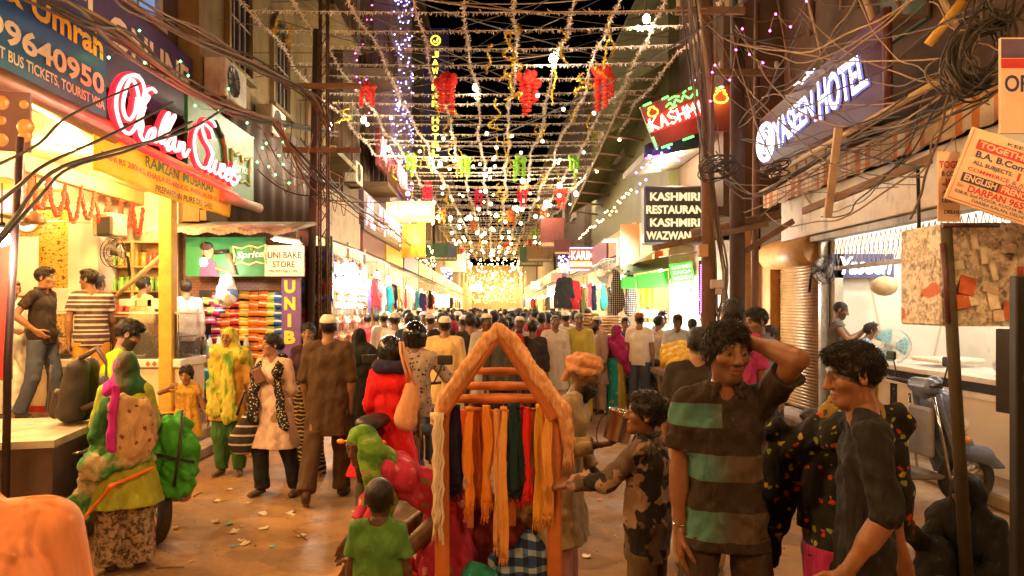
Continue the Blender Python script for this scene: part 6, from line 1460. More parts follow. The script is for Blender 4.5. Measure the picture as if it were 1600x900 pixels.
for i,(u0,v0,w_,h_,Y,ad) in enumerate(((680,480,.5,.45,24,'white'),(735,455,.8,.5,48,'white'),(855,470,.9,.8,36,'white'),(830,452,.8,.5,44,'green'),(860,440,.9,.4,30,'red'))):
 f=Face(at(u0,v0,Y),(1,0,0)); t=thing('lit_board',['square white lit board over the left crowd','far white lit board near the end of the street','bright white lit board over the right stalls','distant green lit board on the right','red lit board with pale lines on the right'][i],'signboard',f.p(w_/2,0)); m=MB(); f.panel(m,0,w_,0,h_,-.1,0); m.obj('panel',EM('board_lit_'+ad,{'white':(1,.9,.72),'green':(.4,1,.4),'red':(1,.15,.08)}[ad],1.8),t)
 m=MB(); [f.panel(m,.08*w_,(.5+.4*((k*7)%3)/3)*w_,h_*(.2+.2*k),h_*(.28+.2*k),.002,.006) for k in range(4)]; m.obj('print_lines',M('print_grey',(.3,.25,.25),.5),t)
 # ------------------------------------------------------------ right food stalls: cloths, breads, bananas
garment('grey checked','scarf',at(962,490,12.8),0,'grey checked scarf hanging left of its twin over the bread stacks',None,1.0); garment('grey checked','scarf',at(984,492,12.7),.4,'grey checked scarf hanging right of its twin beside the yellow cloth',None,1.0)
garment('black','kurta',at(882,482,16.5),0,'long black dress hanging at the right side of the street',None,1.0); garment('crimson','kurta',at(895,484,16.7),.3,'crimson dress hanging beside the long black dress',None,.95)
m=MB(); f=Face(at(1000,480,12.9),(1,0,0)); m.grid(lambda a,b:f.p(.26*a,.37*b,.015*math.sin(a*14)),20,8,True,.006); m.obj('cloth',cloth('cloth_lemon',(.75,.62,.05)),label='bright yellow cloth hanging under the green awning',cat='cloth')
BR=None
for i in range(5):
 for k in range(9):
  if BR is None:o=BR=MB().lathe((0,0,0),[(0,0),(.12,.0),(.14,.015),(.12,.03),(0,.035)],14).obj('flat_bread',M('bread_gold',(.65,.38,.1),.7,var=.35,scale=18),label='x',origin=(0,0,0))
  else :o=copy_thing(BR)
  p=at(912+i*13,516,12.0); o.location=(p.x+random.uniform(-.015,.015),p.y+random.uniform(-.015,.015)+.1*(i%2),1.12+k*.055+(.05 if i<2 else 0)); o.rotation_euler=(random.uniform(-.06,.06),random.uniform(-.06,.06),random.random()*6)
  tag(o,'round golden flat bread in the tall stacks on the right stall','bread','stacked golden breads')
MB().bx(1.5,2.5,11.8,12.6,0,1.1,.02).obj('stall_table',M('stall_wood',(.35,.2,.09),.6,dirt=.3),label='wooden table carrying the golden bread stacks',cat='table')
bc=thing('fruit_cart','flat wooden handcart heaped with yellow bananas','cart',(2.85,9.6,0)); m=MB(); m.bx(2.35,3.35,9.15,10.1,.78,.86,.01); m.bx(2.35,3.35,9.13,9.16,.86,.93); m.obj('platform',wood,bc);
for dx in (2.5,3.2):
 w_=MB(); w_.tube([(dx,9.6+.33*math.cos(a),.36+.33*math.sin(a)) for a in [2*math.pi*k/24 for k in range(25)]],.025,6,False); [w_.tube([(dx,9.6,.36),(dx,9.6+.33*math.cos(a),.36+.33*math.sin(a))],.006,4) for a in [2*math.pi*k/12 for k in range(12)]]; w_.obj('wheel',dark,bc)
m=MB(); [m.tube([(x,y,0),(x,y,.78)],.03,6) for x in (2.45,3.25) for y in (9.25,10.0)]; m.obj('leg',wood,bc)
bn=None; bmats=M('banana_yellow',(.75,.48,.03),.5,var=.2,scale=20)
for k in range(60):
 if bn is None:
  m=MB()
  for j in range(8):
   a=R(-50+14*j); m.tube([Vector((math.sin(a)*.02,-.03,.12)),Vector((math.sin(a)*.09,-.08,.06)),Vector((math.sin(a)*.13,-.075,-.02)),Vector((math.sin(a)*.13,-.04,-.09))],[.006,.0135,.0135,.005],6)
  o=bn=m.obj('banana_bunch',bmats,origin=(0,0,0))
 else :o=copy_thing(bn)
 q=random.random(); o.location=(2.42+.82*(k%15)/14.5+random.uniform(-.03,.03),9.25+.17*(k//15)+random.uniform(-.03,.03),(.94+.05*(k//15)+.08*math.sin(math.pi*(k%15)/14))); o.rotation_euler=(random.uniform(-.3,.3),random.uniform(-.4,.4),random.uniform(-.8,.8))
 tag(o,'yellow banana bunch heaped on the handcart','bananas','banana bunches on the handcart')
hanging_bulb('bright white bulb over the yellow first stall behind the green menu board',at(1080,462,12.2),120,COOL,.06,bulb_c)
t=thing('glass_showcase','white lit showcase with rows of packed food under the green awning','showcase',(3.4,13.2,0)); m=MB(); m.bx(2.75,3.9,13.1,13.5,.2,1.2,.01); m.obj('cabinet',white,t); m=MB(); [m.bx(2.8,3.85,13.05,13.098,z,z+.16) for z in (1.3,1.55)]; m.obj('packed_row',goods_wall,t)
# ------------------------------------------------------------ overhead tinsel net
def tinsel_mat(nm,c,r=.3,met=.35):
 n=NT(nm); n.base(vary(n,c,.35,40)); n.rough(r); n.b.inputs['Metallic'].default_value=met; MATS[nm]=n.m; return n.m
t_silver=tinsel_mat('tinsel_rose_silver',(.90,.70,.58),.35,.1); t_gold=tinsel_mat('tinsel_gold',(.85,.56,.07),.25,.5)
def fringe(path,per_m,L,w,rad=.0,hang=.8,rope=.008):
 """wire with loose foil flakes along it"""
 m=MB(); m.tube(path,rope,5,False)
 for i in range(len(path)-1):
  a,b=Vector(path[i]),Vector(path[i+1]); d=b-a; n=max(1,int(d.length*per_m+random.random()))
  for k in range(n):
   p=a.lerp(b,random.random()); ph=random.uniform(0,6.28)
   q=Vector((random.gauss(0,1),random.gauss(0,1),random.gauss(0,1)-hang*2)).normalized(); l=L*random.uniform(.5,1.3); x,y=basis(q); s=(x*math.cos(ph)+y*math.sin(ph))*w
   e=p+q*l; mid=p+q*l*.5+s*.8
   m.add([p-s*.4,p+s*.4,mid+s,mid-s,e+s*.5,e-s*.5],[(0,1,2,3),(3,2,4,5)])
 return m
ZN=6.25
def xl(Y):return -3.7+min(1,(Y-10)/25)*.75
def xr(Y):return 3.25-min(1,(Y-10)/25)*.3
rowv=[]
for k in range(64):
 Y=10.2+.80*k; a,b=xl(Y),xr(Y); far=Y>27
 if k<5 or (not far and k%3==0) or (far and len([1 for q in rowv if q[1]])<3):
  hw=3.3; sg_=random.uniform(.02,.12); path=sag((-hw,0,0),(hw,0,0),sg_,22 if not far else 10)
  m=fringe(path,85 if not far else 34,.06 if not far else .085,.0065 if not far else .013,hang=.7,rope=.006)
  o=m.obj('tinsel_garland',t_silver,origin=(0,0,0)); rowv.append((o,far))
 else :o=copy_thing(random.choice([q[0] for q in rowv if q[1]==far]))
 o.location=((a+b)/2,Y,ZN+random.uniform(-.06,.06)); o.scale=((b-a)/6.6,1,1); o.rotation_euler=(0,R(random.uniform(-.8,.8)),R(random.uniform(-1.5,1.5)))
 tag(o,'rose silver tinsel strand stretched straight across the street overhead','tinsel garland','tinsel strands across the street')
names=['outermost left','second from left','third from left','fourth from left','fifth from left, beside the hotel sign','middle','sixth, right of the middle','third from right','second from right','outermost right']
for i,fx in enumerate((-1,-.76,-.52,-.27,-.05,.17,.40,.60,.80,1)):
 path=[]
 for k in range(80):
  Y=8.4+.72*k; a,b=xl(max(10,Y)),xr(max(10,Y)); x=(a+b)/2+fx*(b-a)/2+.05*math.sin(k*.7+i*2)+.03*math.sin(k*1.9); path.append((x,Y,ZN+.02+.1*math.sin(k*.5+i)*.5-.12*abs(math.sin(k*.637))))
 m=fringe(path[:26],85,.062,.0085,hang=.15,rope=.008); m2=fringe(path[25:],28,.085,.017,hang=.15,rope=.009)
 b_=len(m.v); m.v+=m2.v; m.f+=[[q+b_ for q in f_] for f_ in m2.f]; m.sm+=m2.sm; m.mi+=m2.mi
 m.obj('tinsel_garland',t_silver,label=f'thick rose silver tinsel rope running down the street, {names[i]}',cat='tinsel garland')
SV=[]
for k in range(86):
 if len(SV)<7:
  L=random.uniform(.35,.8); m=MB(); pts=smooth_path([(random.uniform(-.06,.06)+.3*q*random.choice([-1,1])*(len(SV)%3>0),random.uniform(-.1,.1),-L*q) for q in (0,.25,.5,.75,1)],5); m2=fringe(pts,150,.04,.010,hang=.0,rope=.008); o=m2.obj('foil_streamer',t_gold,origin=(0,0,0)); SV.append(o)
 else :o=copy_thing(random.choice(SV))
 Y=10.5+(k/86)**1.4*40; fx=random.choice([-.9,-.52,-.27,-.27,.05,.17,.40,.60,.70,.85]); a,b=xl(Y),xr(Y); o.location=((a+b)/2+fx*(b-a)/2+random.uniform(-.1,.1),Y,ZN-.02); o.rotation_euler=(0,0,random.random()*6.3)
 tag(o,'curled gold foil streamer dangling from the overhead tinsel','foil streamer','gold foil streamers overhead')
def tassel(nm,c):
 m=MB()
 for j in range(5):
  x,y=.13*math.cos(j*1.257),.13*math.sin(j*1.257)
  for q in range(9 if j%2 else 6):m.lathe((x*(1-.02*q),y,-.065*q-.05),[(0,.03),(.055,.012),(.05,-.014),(0,-.03)],7)
 for q in range(10):m.ball((random.uniform(-.17,.17),random.uniform(-.1,.1),random.uniform(-.08,.08)),.075,6)
 return m.obj('paper_tassel',M('paper_'+nm,c,.8,var=.3,bump=.8,bscale=50),origin=(0,0,0))
TS={nm:tassel(nm,c) for nm,c in (('red',(.75,.03,.015)),('green',(.22,.5,.02)),('orange',(.85,.2,.02)),('crimson',(.5,.01,.04)))}
tu=set()
for i,(u,v,nm,lb) in enumerate(((573,152,'red','wide bright red paper tassel leftmost in the tinsel net'),(697,140,'red','long bright red paper tassel right of the vertical hotel sign'),(826,138,'red','bright red paper tassel over the middle of the street'),(943,130,'red','bright red paper tassel nearest the right edge of the tinsel net'),(642,255,'green','green paper tassel beside the pink neon sign'),(727,258,'green','green paper tassel left of the street centre'),(812,258,'green','green paper tassel at the street centre'),(897,256,'green','green paper tassel on the right of the net'),(668,298,'crimson','crimson paper tassel above the yellow box sign'),(748,306,'crimson','crimson paper tassel left of centre in the second red row'),(816,303,'crimson','crimson paper tassel at the centre of the second red row'),(876,306,'red','red paper tassel at the right of the second red row'),(690,335,'orange','small orange paper tassel left in the far row'),(798,338,'orange','small orange paper tassel at the centre of the far row'),(850,330,'orange','small orange red tassel right of centre in the far row'),(740,352,'orange','small orange tassel left of centre in the far row'),(835,364,'green','small green tassel far down the net'),(793,385,'red','tiny red tassel far down the net at its centre'),(722,393,'red','tiny red tassel far down the net on its left'),(828,379,'crimson','tiny crimson tassel far down the net on its right'))):
 o=TS[nm] if nm not in tu else copy_thing(TS[nm]); tu.add(nm); Y=F*(ZN-.25-HC)/(V0-v); o.location=at(u,v,Y)+Vector((0,0,.2)); o.rotation_euler=(0,0,random.random()*6); s_=random.uniform(.9,1.15); o.scale=(s_*(1.35 if i==0 else 1),s_,s_*(.7 if i==0 else 1.05)); tag(o,lb,'paper tassel')
bl=[(1010,30,10.9),(863,92,12.3),(743,137,14.2),(514,197,13.2),(568,188,15),(607,233,18),(688,257,20),(758,274,22),(817,283,23),(874,290,23.5),(900,303,25),(922,290,24),(852,318,28),(684,340,31),(704,341,31),(718,355,36),(736,341,32),(775,337,32),(808,328,30),(745,364,38),(836,378,43),(872,380,43),(796,372,42),(702,394,50),(732,398,54),(757,365,40)]
posn=['brightest bulb near the top right of the net','bright bulb high right of the street centre','bright bulb high left of the street centre','bright bulb at the end of the left cable bundle','bright bulb beside the leftmost red tassel','bright bulb in front of the pink neon sign','bright bulb left of the green tassels','bright bulb between two green tassels']
for i,(u,v,Y) in enumerate(bl):hanging_bulb(posn[i] if i<len(posn) else 'small glowing bulb hanging in the distant tinsel net',at(u,v,Y),44 if i<13 else (34 if i%2 else 0),SOFT,(.06 if i<8 else .075),bulb_w if i%3 else bulb_c,None if i<len(posn) else 'distant net bulbs',.2)
for k,(x,y,z) in enumerate(((-1.6,.6,3.5),(1.6,-.6,3.5),(-2.8,3.4,3.7),(.7,3.2,3.6),(2.9,2.2,3.5),(-.6,6.4,4.9),(2.2,6.0,4.8),(-3.0,-1.5,3.2),(2.8,-1.8,3.4))):hanging_bulb('bright bulb of the overhead net above the near end of the street',(x,y,z),(95,100,110,40,45,60,35,90,80)[k],(1,.48,.14),.075,bulb_w,'net bulbs over the near street',.3)  # bulbs out of view, hung below the net to fill the foreground
B0=None
for k in range(150):
 Y=random.uniform(24,66) if k<95 else random.uniform(13,26); a,b=xl(Y),xr(Y); p=(random.uniform(a,b),Y,ZN-random.uniform(.1,1.6)*(Y/60)-.15); sb=1 if k<95 else .5
 if B0 is None:o=B0=MB().ball((0,0,0),.075,8).obj('light_bulb',EM('bulb_far',(1,.72,.35),14),origin=(0,0,0))
 else :o=copy_thing(B0)
 o.location=p; o.scale=(sb,sb,sb); _=lamp('bulb_light',Vector(p)-Vector((0,0,.1)),30,SOFT,.04) if k>=95 and k%5==0 else 0; tag(o,'tiny warm bulb far down the street under the tinsel','light bulb','tiny far bulbs')
def leds(name,label,pts,mat,r,wire=None,wm=None,cat='fairy lights'):
 t=thing(name,label,cat,Vector(pts[0])); m=MB()
 for p in pts:m.add([Vector(p)+Vector(q)*r for q in ((1,0,0),(-1,0,0),(0,1,0),(0,-1,0),(0,0,1),(0,0,-1))],[(0,2,4),(2,1,4),(1,3,4),(3,0,4),(2,0,5),(1,2,5),(3,1,5),(0,3,5)])
 m.obj('led_bulbs',mat,t)
 if wire:m=MB(); [m.tube(w_,.005,4) for w_ in wire]; m.obj('wire',wm or cable_t,t)
 return t
gp=[at(u,v,6.6+i*.22) for i,(u,v) in enumerate(((24,24),(58,7),(130,52),(170,90),(194,62),(226,98),(218,48),(264,128),(282,96),(294,118),(305,165),(342,172),(360,173),(357,139),(390,181),(386,192),(373,217),(395,216)))]
leds('fairy_lights','string of tiny green lights along the left cable bundles',gp,green_led,.016,[smooth_path([tuple(p) for p in gp[:8]],3),smooth_path([tuple(p) for p in gp[7:14]],3)])
gp=[at(u,v,11.2) for u,v in ((402,253),(410,231),(416,224),(420,260),(430,273),(436,243),(442,222),(442,257),(452,286))]
leds('fairy_lights','hanging loops of tiny green lights in front of the dark sheet wall',gp,green_led,.02,[smooth_path([tuple(p) for p in gp],3)])
wires=[]
for i,u in enumerate((455,470,484,500,516,530)):wires.append(smooth_path([tuple(at(u,232+i*9,11.3)),tuple(at(u+3,285+i*7,11.35)),tuple(at(u+8,302+i*7,11.3)),tuple(at(u+13,262+i*8,11.3))],4))
wires.append([at(400,195,11),at(455,235,11.3),at(540,280,11.4)]); m=MB(); [m.tube(w_,.007,5) for w_ in wires]; m.obj('dead_light_string',M('orange_wire',(.5,.2,.07),.5),label='unlit orange light string hanging in loops over the sheet wall',cat='fairy lights')
leds('light_curtain','curtain of tiny violet lights on the lilac tower',[(-3.5+random.uniform(0,.04),random.uniform(23.8,29.9),random.uniform(4.5,16.5)) for _ in range(230)],EM('violet_led',(.4,.3,1),14),.026)
leds('light_curtain','patch of tiny magenta lights on the brown building by the tower',[(-4.05,random.uniform(20,23.4),random.uniform(8,15)) for _ in range(40)],pink_led,.024)
leds('light_curtain','glittering warm fairy lights filling the far end of the street',[(random.uniform(-3.4,3.4),62+random.random()**.7*54,random.uniform(2.4,7)) for _ in range(420)],EM('spark_led',(1,.55,.15),16),.045)
leds('light_curtain','warm fairy lights draped over the left shop roofs',[(-2.75-random.random()*.3,random.uniform(19,34),random.uniform(3.6,4.6)) for _ in range(120)],warm_led,.025)
leds('light_curtain','blue fairy lights clustered beside the red box sign',[at(random.uniform(872,892),random.uniform(400,425),20.5) for _ in range(40)],blue_led,.025)
leds('light_curtain','blue violet fairy lights on the left shop corner',[at(random.uniform(688,706),random.uniform(418,440),24) for _ in range(40)],EM('violet_led',(.4,.3,1),14),.026)
bp=[at(u,v,12.2) for u,v in ((994,270),(1003,262),(1011,257),(1022,251),(1017,244),(1026,232),(1034,239),(1045,231),(1014,243),(1000,287),(1009,281),(995,300),(1039,200),(1048,207),(1052,199),(1076,193),(1087,125),(1077,150),(1092,150),(1068,205))]
leds('fairy_lights','tiny blue lights round the restaurant soffit and neon board',bp,blue_led,.022,[smooth_path([tuple(p) for p in bp[:8]],2)])
pp_=[at(u,v,8.6) for u,v in ((1113,113),(1117,102),(1150,78),(1160,45),(1171,85),(1140,125),(1192,98),(1127,136),(1110,158))]
leds('fairy_lights','small magenta lights strung around the brown poles',pp_,pink_led,.016,[smooth_path([tuple(p) for p in (pp_[8],pp_[0],pp_[1],pp_[5],pp_[2],pp_[3],pp_[4],pp_[6])],4)],M('orange_wire',(.5,.2,.07),.5))
pp_=[at(u,v,7.4) for u,v in ((1203,48),(1212,22),(1235,42),(1260,2),(1274,188))]
leds('fairy_lights','a few magenta lights above the hotel sign',pp_,pink_led,.014,[smooth_path([tuple(p) for p in pp_[:4]],4)])
wr=[at(u,v,Y) for u,v,Y in ((905,372,22),(930,345,20),(960,318,17.5),(990,292,14.5))]
leds('fairy_lights','warm fairy lights along the right awning edge',[Vector(wr[i]).lerp(wr[i+1],k/9)-Vector((0,0,.25*random.random())) for i in range(3) for k in range(9)],warm_led,.025,[wr])
# ------------------------------------------------------------ cables
CN=[0]
def cable(label,pts,r=.012,mat=None,group=None,n=5):
 m=MB(); m.tube(smooth_path([tuple(p) for p in pts],n),r,6,False); return m.obj('cable',mat or cable_m,label=label,cat='cable',group=group)
cmats=[cable_m,cable_g,cable_t,M('cable_brown',(.12,.07,.04),.6)]
for b_,(lab,pts,n,jit,r) in enumerate((('cable in the lower thick bundle crossing the travel signboards',[(20,-30,5.2),(110,18,5.8),(200,72,6.6),(300,140,8),(400,180,9.6),(520,205,13)],9,.05,.016),('cable in the upper bundle sweeping to the lattice pole',[(150,-40,5.6),(215,12,6.4),(300,58,7.6),(400,104,9.2),(484,150,10.6),(515,200,10.7)],9,.05,.013),('cable in the bundle along the tops of the left awnings',[(430,200,9.8),(500,290,10.6),(560,320,13),(610,355,17),(640,380,22)],8,.07,.014),('cable in the tangled bundle on the brown poles',[(1080,-20,8.2),(1100,150,8.7),(1112,290,8.9),(1125,420,8.9),(1120,520,8.95)],8,.07,.013),('cable sagging in the bundle from the poles to the hotel sign',[(1105,240,8.8),(1170,300,8.4),(1250,268,7.4),(1330,222,6.4),(1420,190,5.4),(1540,130,4.7)],5,.05,.009),('cable fanning from the upper right coil to the left',[(1540,130,4.7),(1480,170,5),(1400,222,5.8),(1310,275,6.8),(1190,318,8.4)],5,.08,.007))):
 for k in range(n):
  ps=[]
  for q,(u,v,Y) in enumerate(pts):ps.append(at(u,v,Y)+Vector((random.gauss(0,jit),random.gauss(0,jit),random.gauss(0,jit))))
  cable(lab,ps,r*random.uniform(.7,1.3),cmats[(k+b_)%4],'cables of bundle '+['one','two','three','four','five','six'][b_])
for i,(pts,r) in enumerate((([(-20,330,4.2),(30,290,4.4),(75,255,4.8),(170,212,5.6),(270,160,6.6)],.013),([(-20,390,4.0),(20,345,4.2),(80,270,4.7),(180,235,5.4),(290,205,6.6),(350,170,8)],.014),([(-20,400,4.0),(60,310,4.5),(110,262,5),(210,232,5.8),(300,190,7)],.012),([(-10,260,4.2),(60,225,4.6),(110,180,5.2),(220,130,6.2)],.01))):
 cable(['thin black wire at the left edge rising to the neon lettering','black wire at the left edge passing over the neon S','lowest black wire at the left edge crossing the banner corner','short black wire crossing the copper canopy roll'][i],[at(*q) for q in pts],r)
anch_r=[(1095,20,8.6),(1110,120,8.8),(1150,60,9.4),(1160,200,9.4),(1130,270,8.8),(1180,160,9.8),(1200,330,8.6),(1260,20,7.6),(1340,-20,6.2),(1440,-20,5.2),(1490,118,4.8),(1535,130,4.7),(1560,10,4.6),(1600,90,4.2),(1420,190,5.5),(1290,330,6.8),(1225,150,8),(1430,280,5.2)]
for k in range(46):
 a,b=random.sample(anch_r,2); A,B=at(*a),at(*b); d=(A-B).length
 pts=sag(A+Vector((random.gauss(0,.06),0,random.gauss(0,.1))),B+Vector((random.gauss(0,.06),0,random.gauss(0,.1))),d*random.uniform(.02,.14),8)
 pts=[p+Vector((random.gauss(0,.02),random.gauss(0,.03),random.gauss(0,.02))) for p in pts]
 cable('thin loose wire in the tangle around the hotel sign and poles',pts,random.uniform(.004,.010),random.choice(cmats),'loose wires of the right tangle',3)
anch_o=[(-4.2,10.5,6.5),(-4.2,13,7.5),(-4.2,16,6.8),(-3.4,24,8),(3.4,12,7.2),(3.6,15,7.8),(3.5,19,7),(3.3,26,7),(3.0,9.2,6.6),(2.7,9,5.6)]
for k in range(26):
 a,b=random.choice(anch_o[:4]),random.choice(anch_o[4:])
 cable('thin dark wire slung across the street above the tinsel net',sag(Vector(a)+Vector((0,random.gauss(0,1),random.gauss(0,.5))),Vector(b)+Vector((0,random.gauss(0,1),random.gauss(0,.5))),random.uniform(.1,.7),10),random.uniform(.005,.011),random.choice(cmats),'wires slung across the street',2)
for k in range(22):
 a=at(random.uniform(440,520),random.uniform(190,330),random.uniform(10.4,11)); b=at(random.uniform(500,640),random.uniform(250,380),random.uniform(12,19)) if k%2 else at(random.uniform(380,480),random.uniform(160,300),random.uniform(9.6,10.4))
 cable('thin loose wire tangled round the lattice pole',sag(a,b,random.uniform(.05,.4),8),random.uniform(.005,.012),random.choice(cmats),'loose wires round the lattice pole',2)
for k in range(5):
 a=Vector((-4.4,12+2*k,8.5+.8*k)); cable('stout ochre pole stay bracing the left facade',[a,a+Vector((1.6,.6,1.3))],.035,M('cable_brown',(.12,.07,.04),.6),'stays of the left facade')
 # ------------------------------------------------------------ vehicles
def wheel(m_t,m_r,t,c,r,w=.05,spokes=True):
 c=Vector(c); A=Matrix.Rotation(R(90),3,'X') if True else None
 wt_=thing_part(t); m=MB(); m.tube([c+Vector((0,r*math.cos(a),r*math.sin(a))) for a in [2*math.pi*k/30 for k in range(31)]],w,10,False); o=m.obj('wheel',m_t,t,local=True)
 m=MB(); m.tube([c+Vector((0,(r-w)*math.cos(a),(r-w)*math.sin(a))) for a in [2*math.pi*k/30 for k in range(31)]],.018,6,False); m.tube([c-Vector((.06,0,0)),c+Vector((.06,0,0))],.05,10)
 for k in range(10):a=2*math.pi*k/10; m.tube([c,c+Vector((0,(r-w)*math.cos(a),(r-w)*math.sin(a)))],.008 if spokes else .03,5)
 m.obj('rim',m_r,o,local=True)
def thing_part(t):return t
rubber=M('tyre_rubber',(.03,.028,.026),.8,bump=.5,bscale=50,dirt=.3,dcol=(.12,.09,.06)); chrome=M('chrome',(.6,.58,.55),.15,1.0,bump=0); bpaint=M('bike_black',(.02,.02,.025),.2); orl=M('indicator_orange',(.8,.25,.02),.25); redl=M('tail_red',(.5,.02,.02),.2)
def motorbike(label,loc,rz,paint,mir=True):
 """forward = local +y"""
 t=thing('motorbike',label,'motorbike',loc,rz)
 wheel(rubber,chrome,t,(0,-.62,.3),.26,.05); wheel(rubber,chrome,t,(0,.66,.3),.26,.045)
 m=MB(); m.tube([(0,-.45,.5),(0,0,.38),(0,.35,.55),(0,.52,.82)],[.05,.06,.06,.03],8); m.box((0,.05,.4),(.26,.34,.3),.05); [m.tube([(s*.07,-.62,.3),(s*.07,-.1,.42)],.022,6) for s in (-1,1)]; [m.tube([(s*.07,.66,.3),(s*.06,.5,.95)],.024,6) for s in (-1,1)]; m.obj('engine_frame',dark,t,local=True)
 S_=Sdf(); S_.cap((0,.08,.8),(0,.42,.84),.12,.13,flat=(1,0,0),q=.9); v,q=S_.mesh(.02); me=fastmesh('tank',v,q); me.materials.append(paint); KIDS[t.name].append(link('tank',me,t))
 S_=Sdf(); S_.cap((0,-.75,.84),(0,-.0,.79),.1,.1,flat=(0,0,1),q=.6); v,q=S_.mesh(.02); me=fastmesh('seat',v,q); me.materials.append(M('seat_vinyl',(.02,.02,.02),.5)); KIDS[t.name].append(link('seat',me,t))
 m=MB(); m.tube([(0,-.9,.42),(0,-.88,.6),(0,-.75,.72),(0,-.45,.72)],[.03,.075,.08,.06],8); m.obj('rear_fender',paint,t,local=True)
 m=MB(); m.box((0,-.91,.74),(.16,.05,.09),.02); m.obj('tail_light',redl,t,local=True)
 for s in (-1,1):m=MB(); m.tube([(s*.06,-.86,.72),(s*.15,-.88,.72)],.009,6); m.ball((s*.165,-.89,.72),.026,8,(1.3,.8,.8)); m.obj('indicator',orl,t,local=True)
 m=MB(); m.tube([(.12,.2,.3),(.14,-.2,.26),(.17,-.8,.36)],[.025,.05,.055],10); m.tube([(.17,-.8,.36),(.17,-.82,.362)],.045,10); m.obj('silencer',chrome,t,local=True)
 m=MB(); m.tube([(-.34,.38,1.04),(-.2,.46,1.02),(0,.5,.98),(.2,.46,1.02),(.34,.38,1.04)],.015,6); m.obj('handlebar',dark,t,local=True)
 for s in (-1,1) if mir else ():m=MB(); m.tube([(s*.26,.44,1.03),(s*.34,.44,1.2)],.008,5); m.box((s*.37,.43,1.25),(.15,.03,.09),.012); m.obj('mirror',dark,t,local=True)
 m=MB(); m.ball((0,.66,.92),.1,12); m.obj('headlight',chrome,t,local=True); return t
mb1=motorbike('black motorbike under the couple in helmets',(-.88,6.1,0),R(-8),bpaint)
motorbike('black motorbike with orange indicator behind the green luggage bag',(-2.98,5.5,0),R(46),bpaint,False)
motorbike('parked dark motorbike beside the woman in turquoise',(at(985,480,11.6).x,11.9,0),R(25),M('bike_grey',(.12,.12,.12),.3)); motorbike('red motorbike half hidden behind the parked dark one',(at(1015,480,12.4).x,12.6,0),R(50),M('bike_red',(.4,.03,.03),.25))
t=thing('scooter','dark blue motor scooter parked before the striped counter','scooter',(3.55,6.0,0),R(-88)); navy=M('scooter_navy',(.13,.16,.24),.22,bump=0,dirt=.12); grey=M('scooter_grey',(.2,.2,.21),.45)
def lump(name,prims,mat,t,h=.014,halves=(),**k):
 S_=Sdf()
 for p in prims:S_.cap(*p[:4],k=p[4] if len(p)>4 else .03,flat=p[5] if len(p)>5 else None,q=p[6] if len(p)>6 else 1)
 for q in halves:S_.half(*q)
 v,q=S_.mesh(h,**k); me=fastmesh(name,v,q); me.materials.append(mat); o=link(name,me,t); KIDS.setdefault(t.name,[]).append(o); return o
wheel(rubber,M('rim_silver',(.5,.5,.5),.3,.8),t,(0,.62,.25),.2,.05,False); wheel(rubber,M('rim_silver',(.5,.5,.5),.3,.8),t,(0,-.62,.25),.2,.05,False)
m=MB(); m.grid(lambda a,b:((a-.5)*(.42-.1*b),.36-.12*b+.10*(1-(2*a-1)**2)+(.12*(1-b)**2),.26+.74*b),12,12,True,.03); m.obj('leg_shield',navy,t,local=True)
m=MB(); m.tube([(-.215,.33,.28),(-.2,.27,.62),(-.165,.22,.98)],.012,6); m.tube([(.215,.33,.28),(.2,.27,.62),(.165,.22,.98)],.012,6); m.obj('shield_edge',chrome,t,local=True)
m=MB(); m.bx(-.15,.15,.19,.25,.45,.88,.02); m.obj('inner_panel',grey,t,local=True)
lump('front_apron',[((0,.36,.92),(0,.50,.5),.13,.12),((0,.5,.62),(0,.62,.55),.1,.06)],navy,t)
lump('front_fender',[((0,.52,.5),(0,.78,.44),.085,.075),((0,.78,.44),(0,.95,.3),.075,.045)],navy,t,halves=[((0,0,-1),(0,0,.33))])
lump('headlamp',[((0,.46,.80),(0,.54,.72),.085,.09)],M('lamp_glass',(.7,.68,.62),.08),t); lump('indicator',[((-.1,.55,.6),(.1,.55,.6),.035,.035)],orl,t)
lump('rear_body',[((0,-.2,.5),(0,-.75,.62),.15,.13),((0,-.1,.35),(0,-.5,.4),.14,.12)],navy,t); lump('seat',[((0,-.1,.76),(0,-.75,.8),.12,.11,.03,(0,0,1),.6)],M('seat_vinyl',(.02,.02,.02),.5),t)
m=MB(); m.bx(-.17,.17,-.15,.32,.27,.31,.015); m.obj('floorboard',M('floor_mat',(.15,.13,.11),.6,bump=.6,bscale=90),t,local=True)
lump('handlebar_cover',[((-.1,.24,1.06),(.1,.24,1.06),.07,.07),((0,.28,1.0),(0,.34,1.08),.08,.07)],navy,t); m=MB(); [m.tube([(s*.12,.22,1.07),(s*.36,.14,1.1)],.02,8) for s in (-1,1)]; [m.tube([(s*.3,.2,1.09),(s*.36,.2,1.26)],.007,5) for s in (-1,1)]; [m.box((s*.38,.19,1.3),(.13,.03,.08),.012) for s in (-1,1)]; m.obj('handlebar',dark,t,local=True)
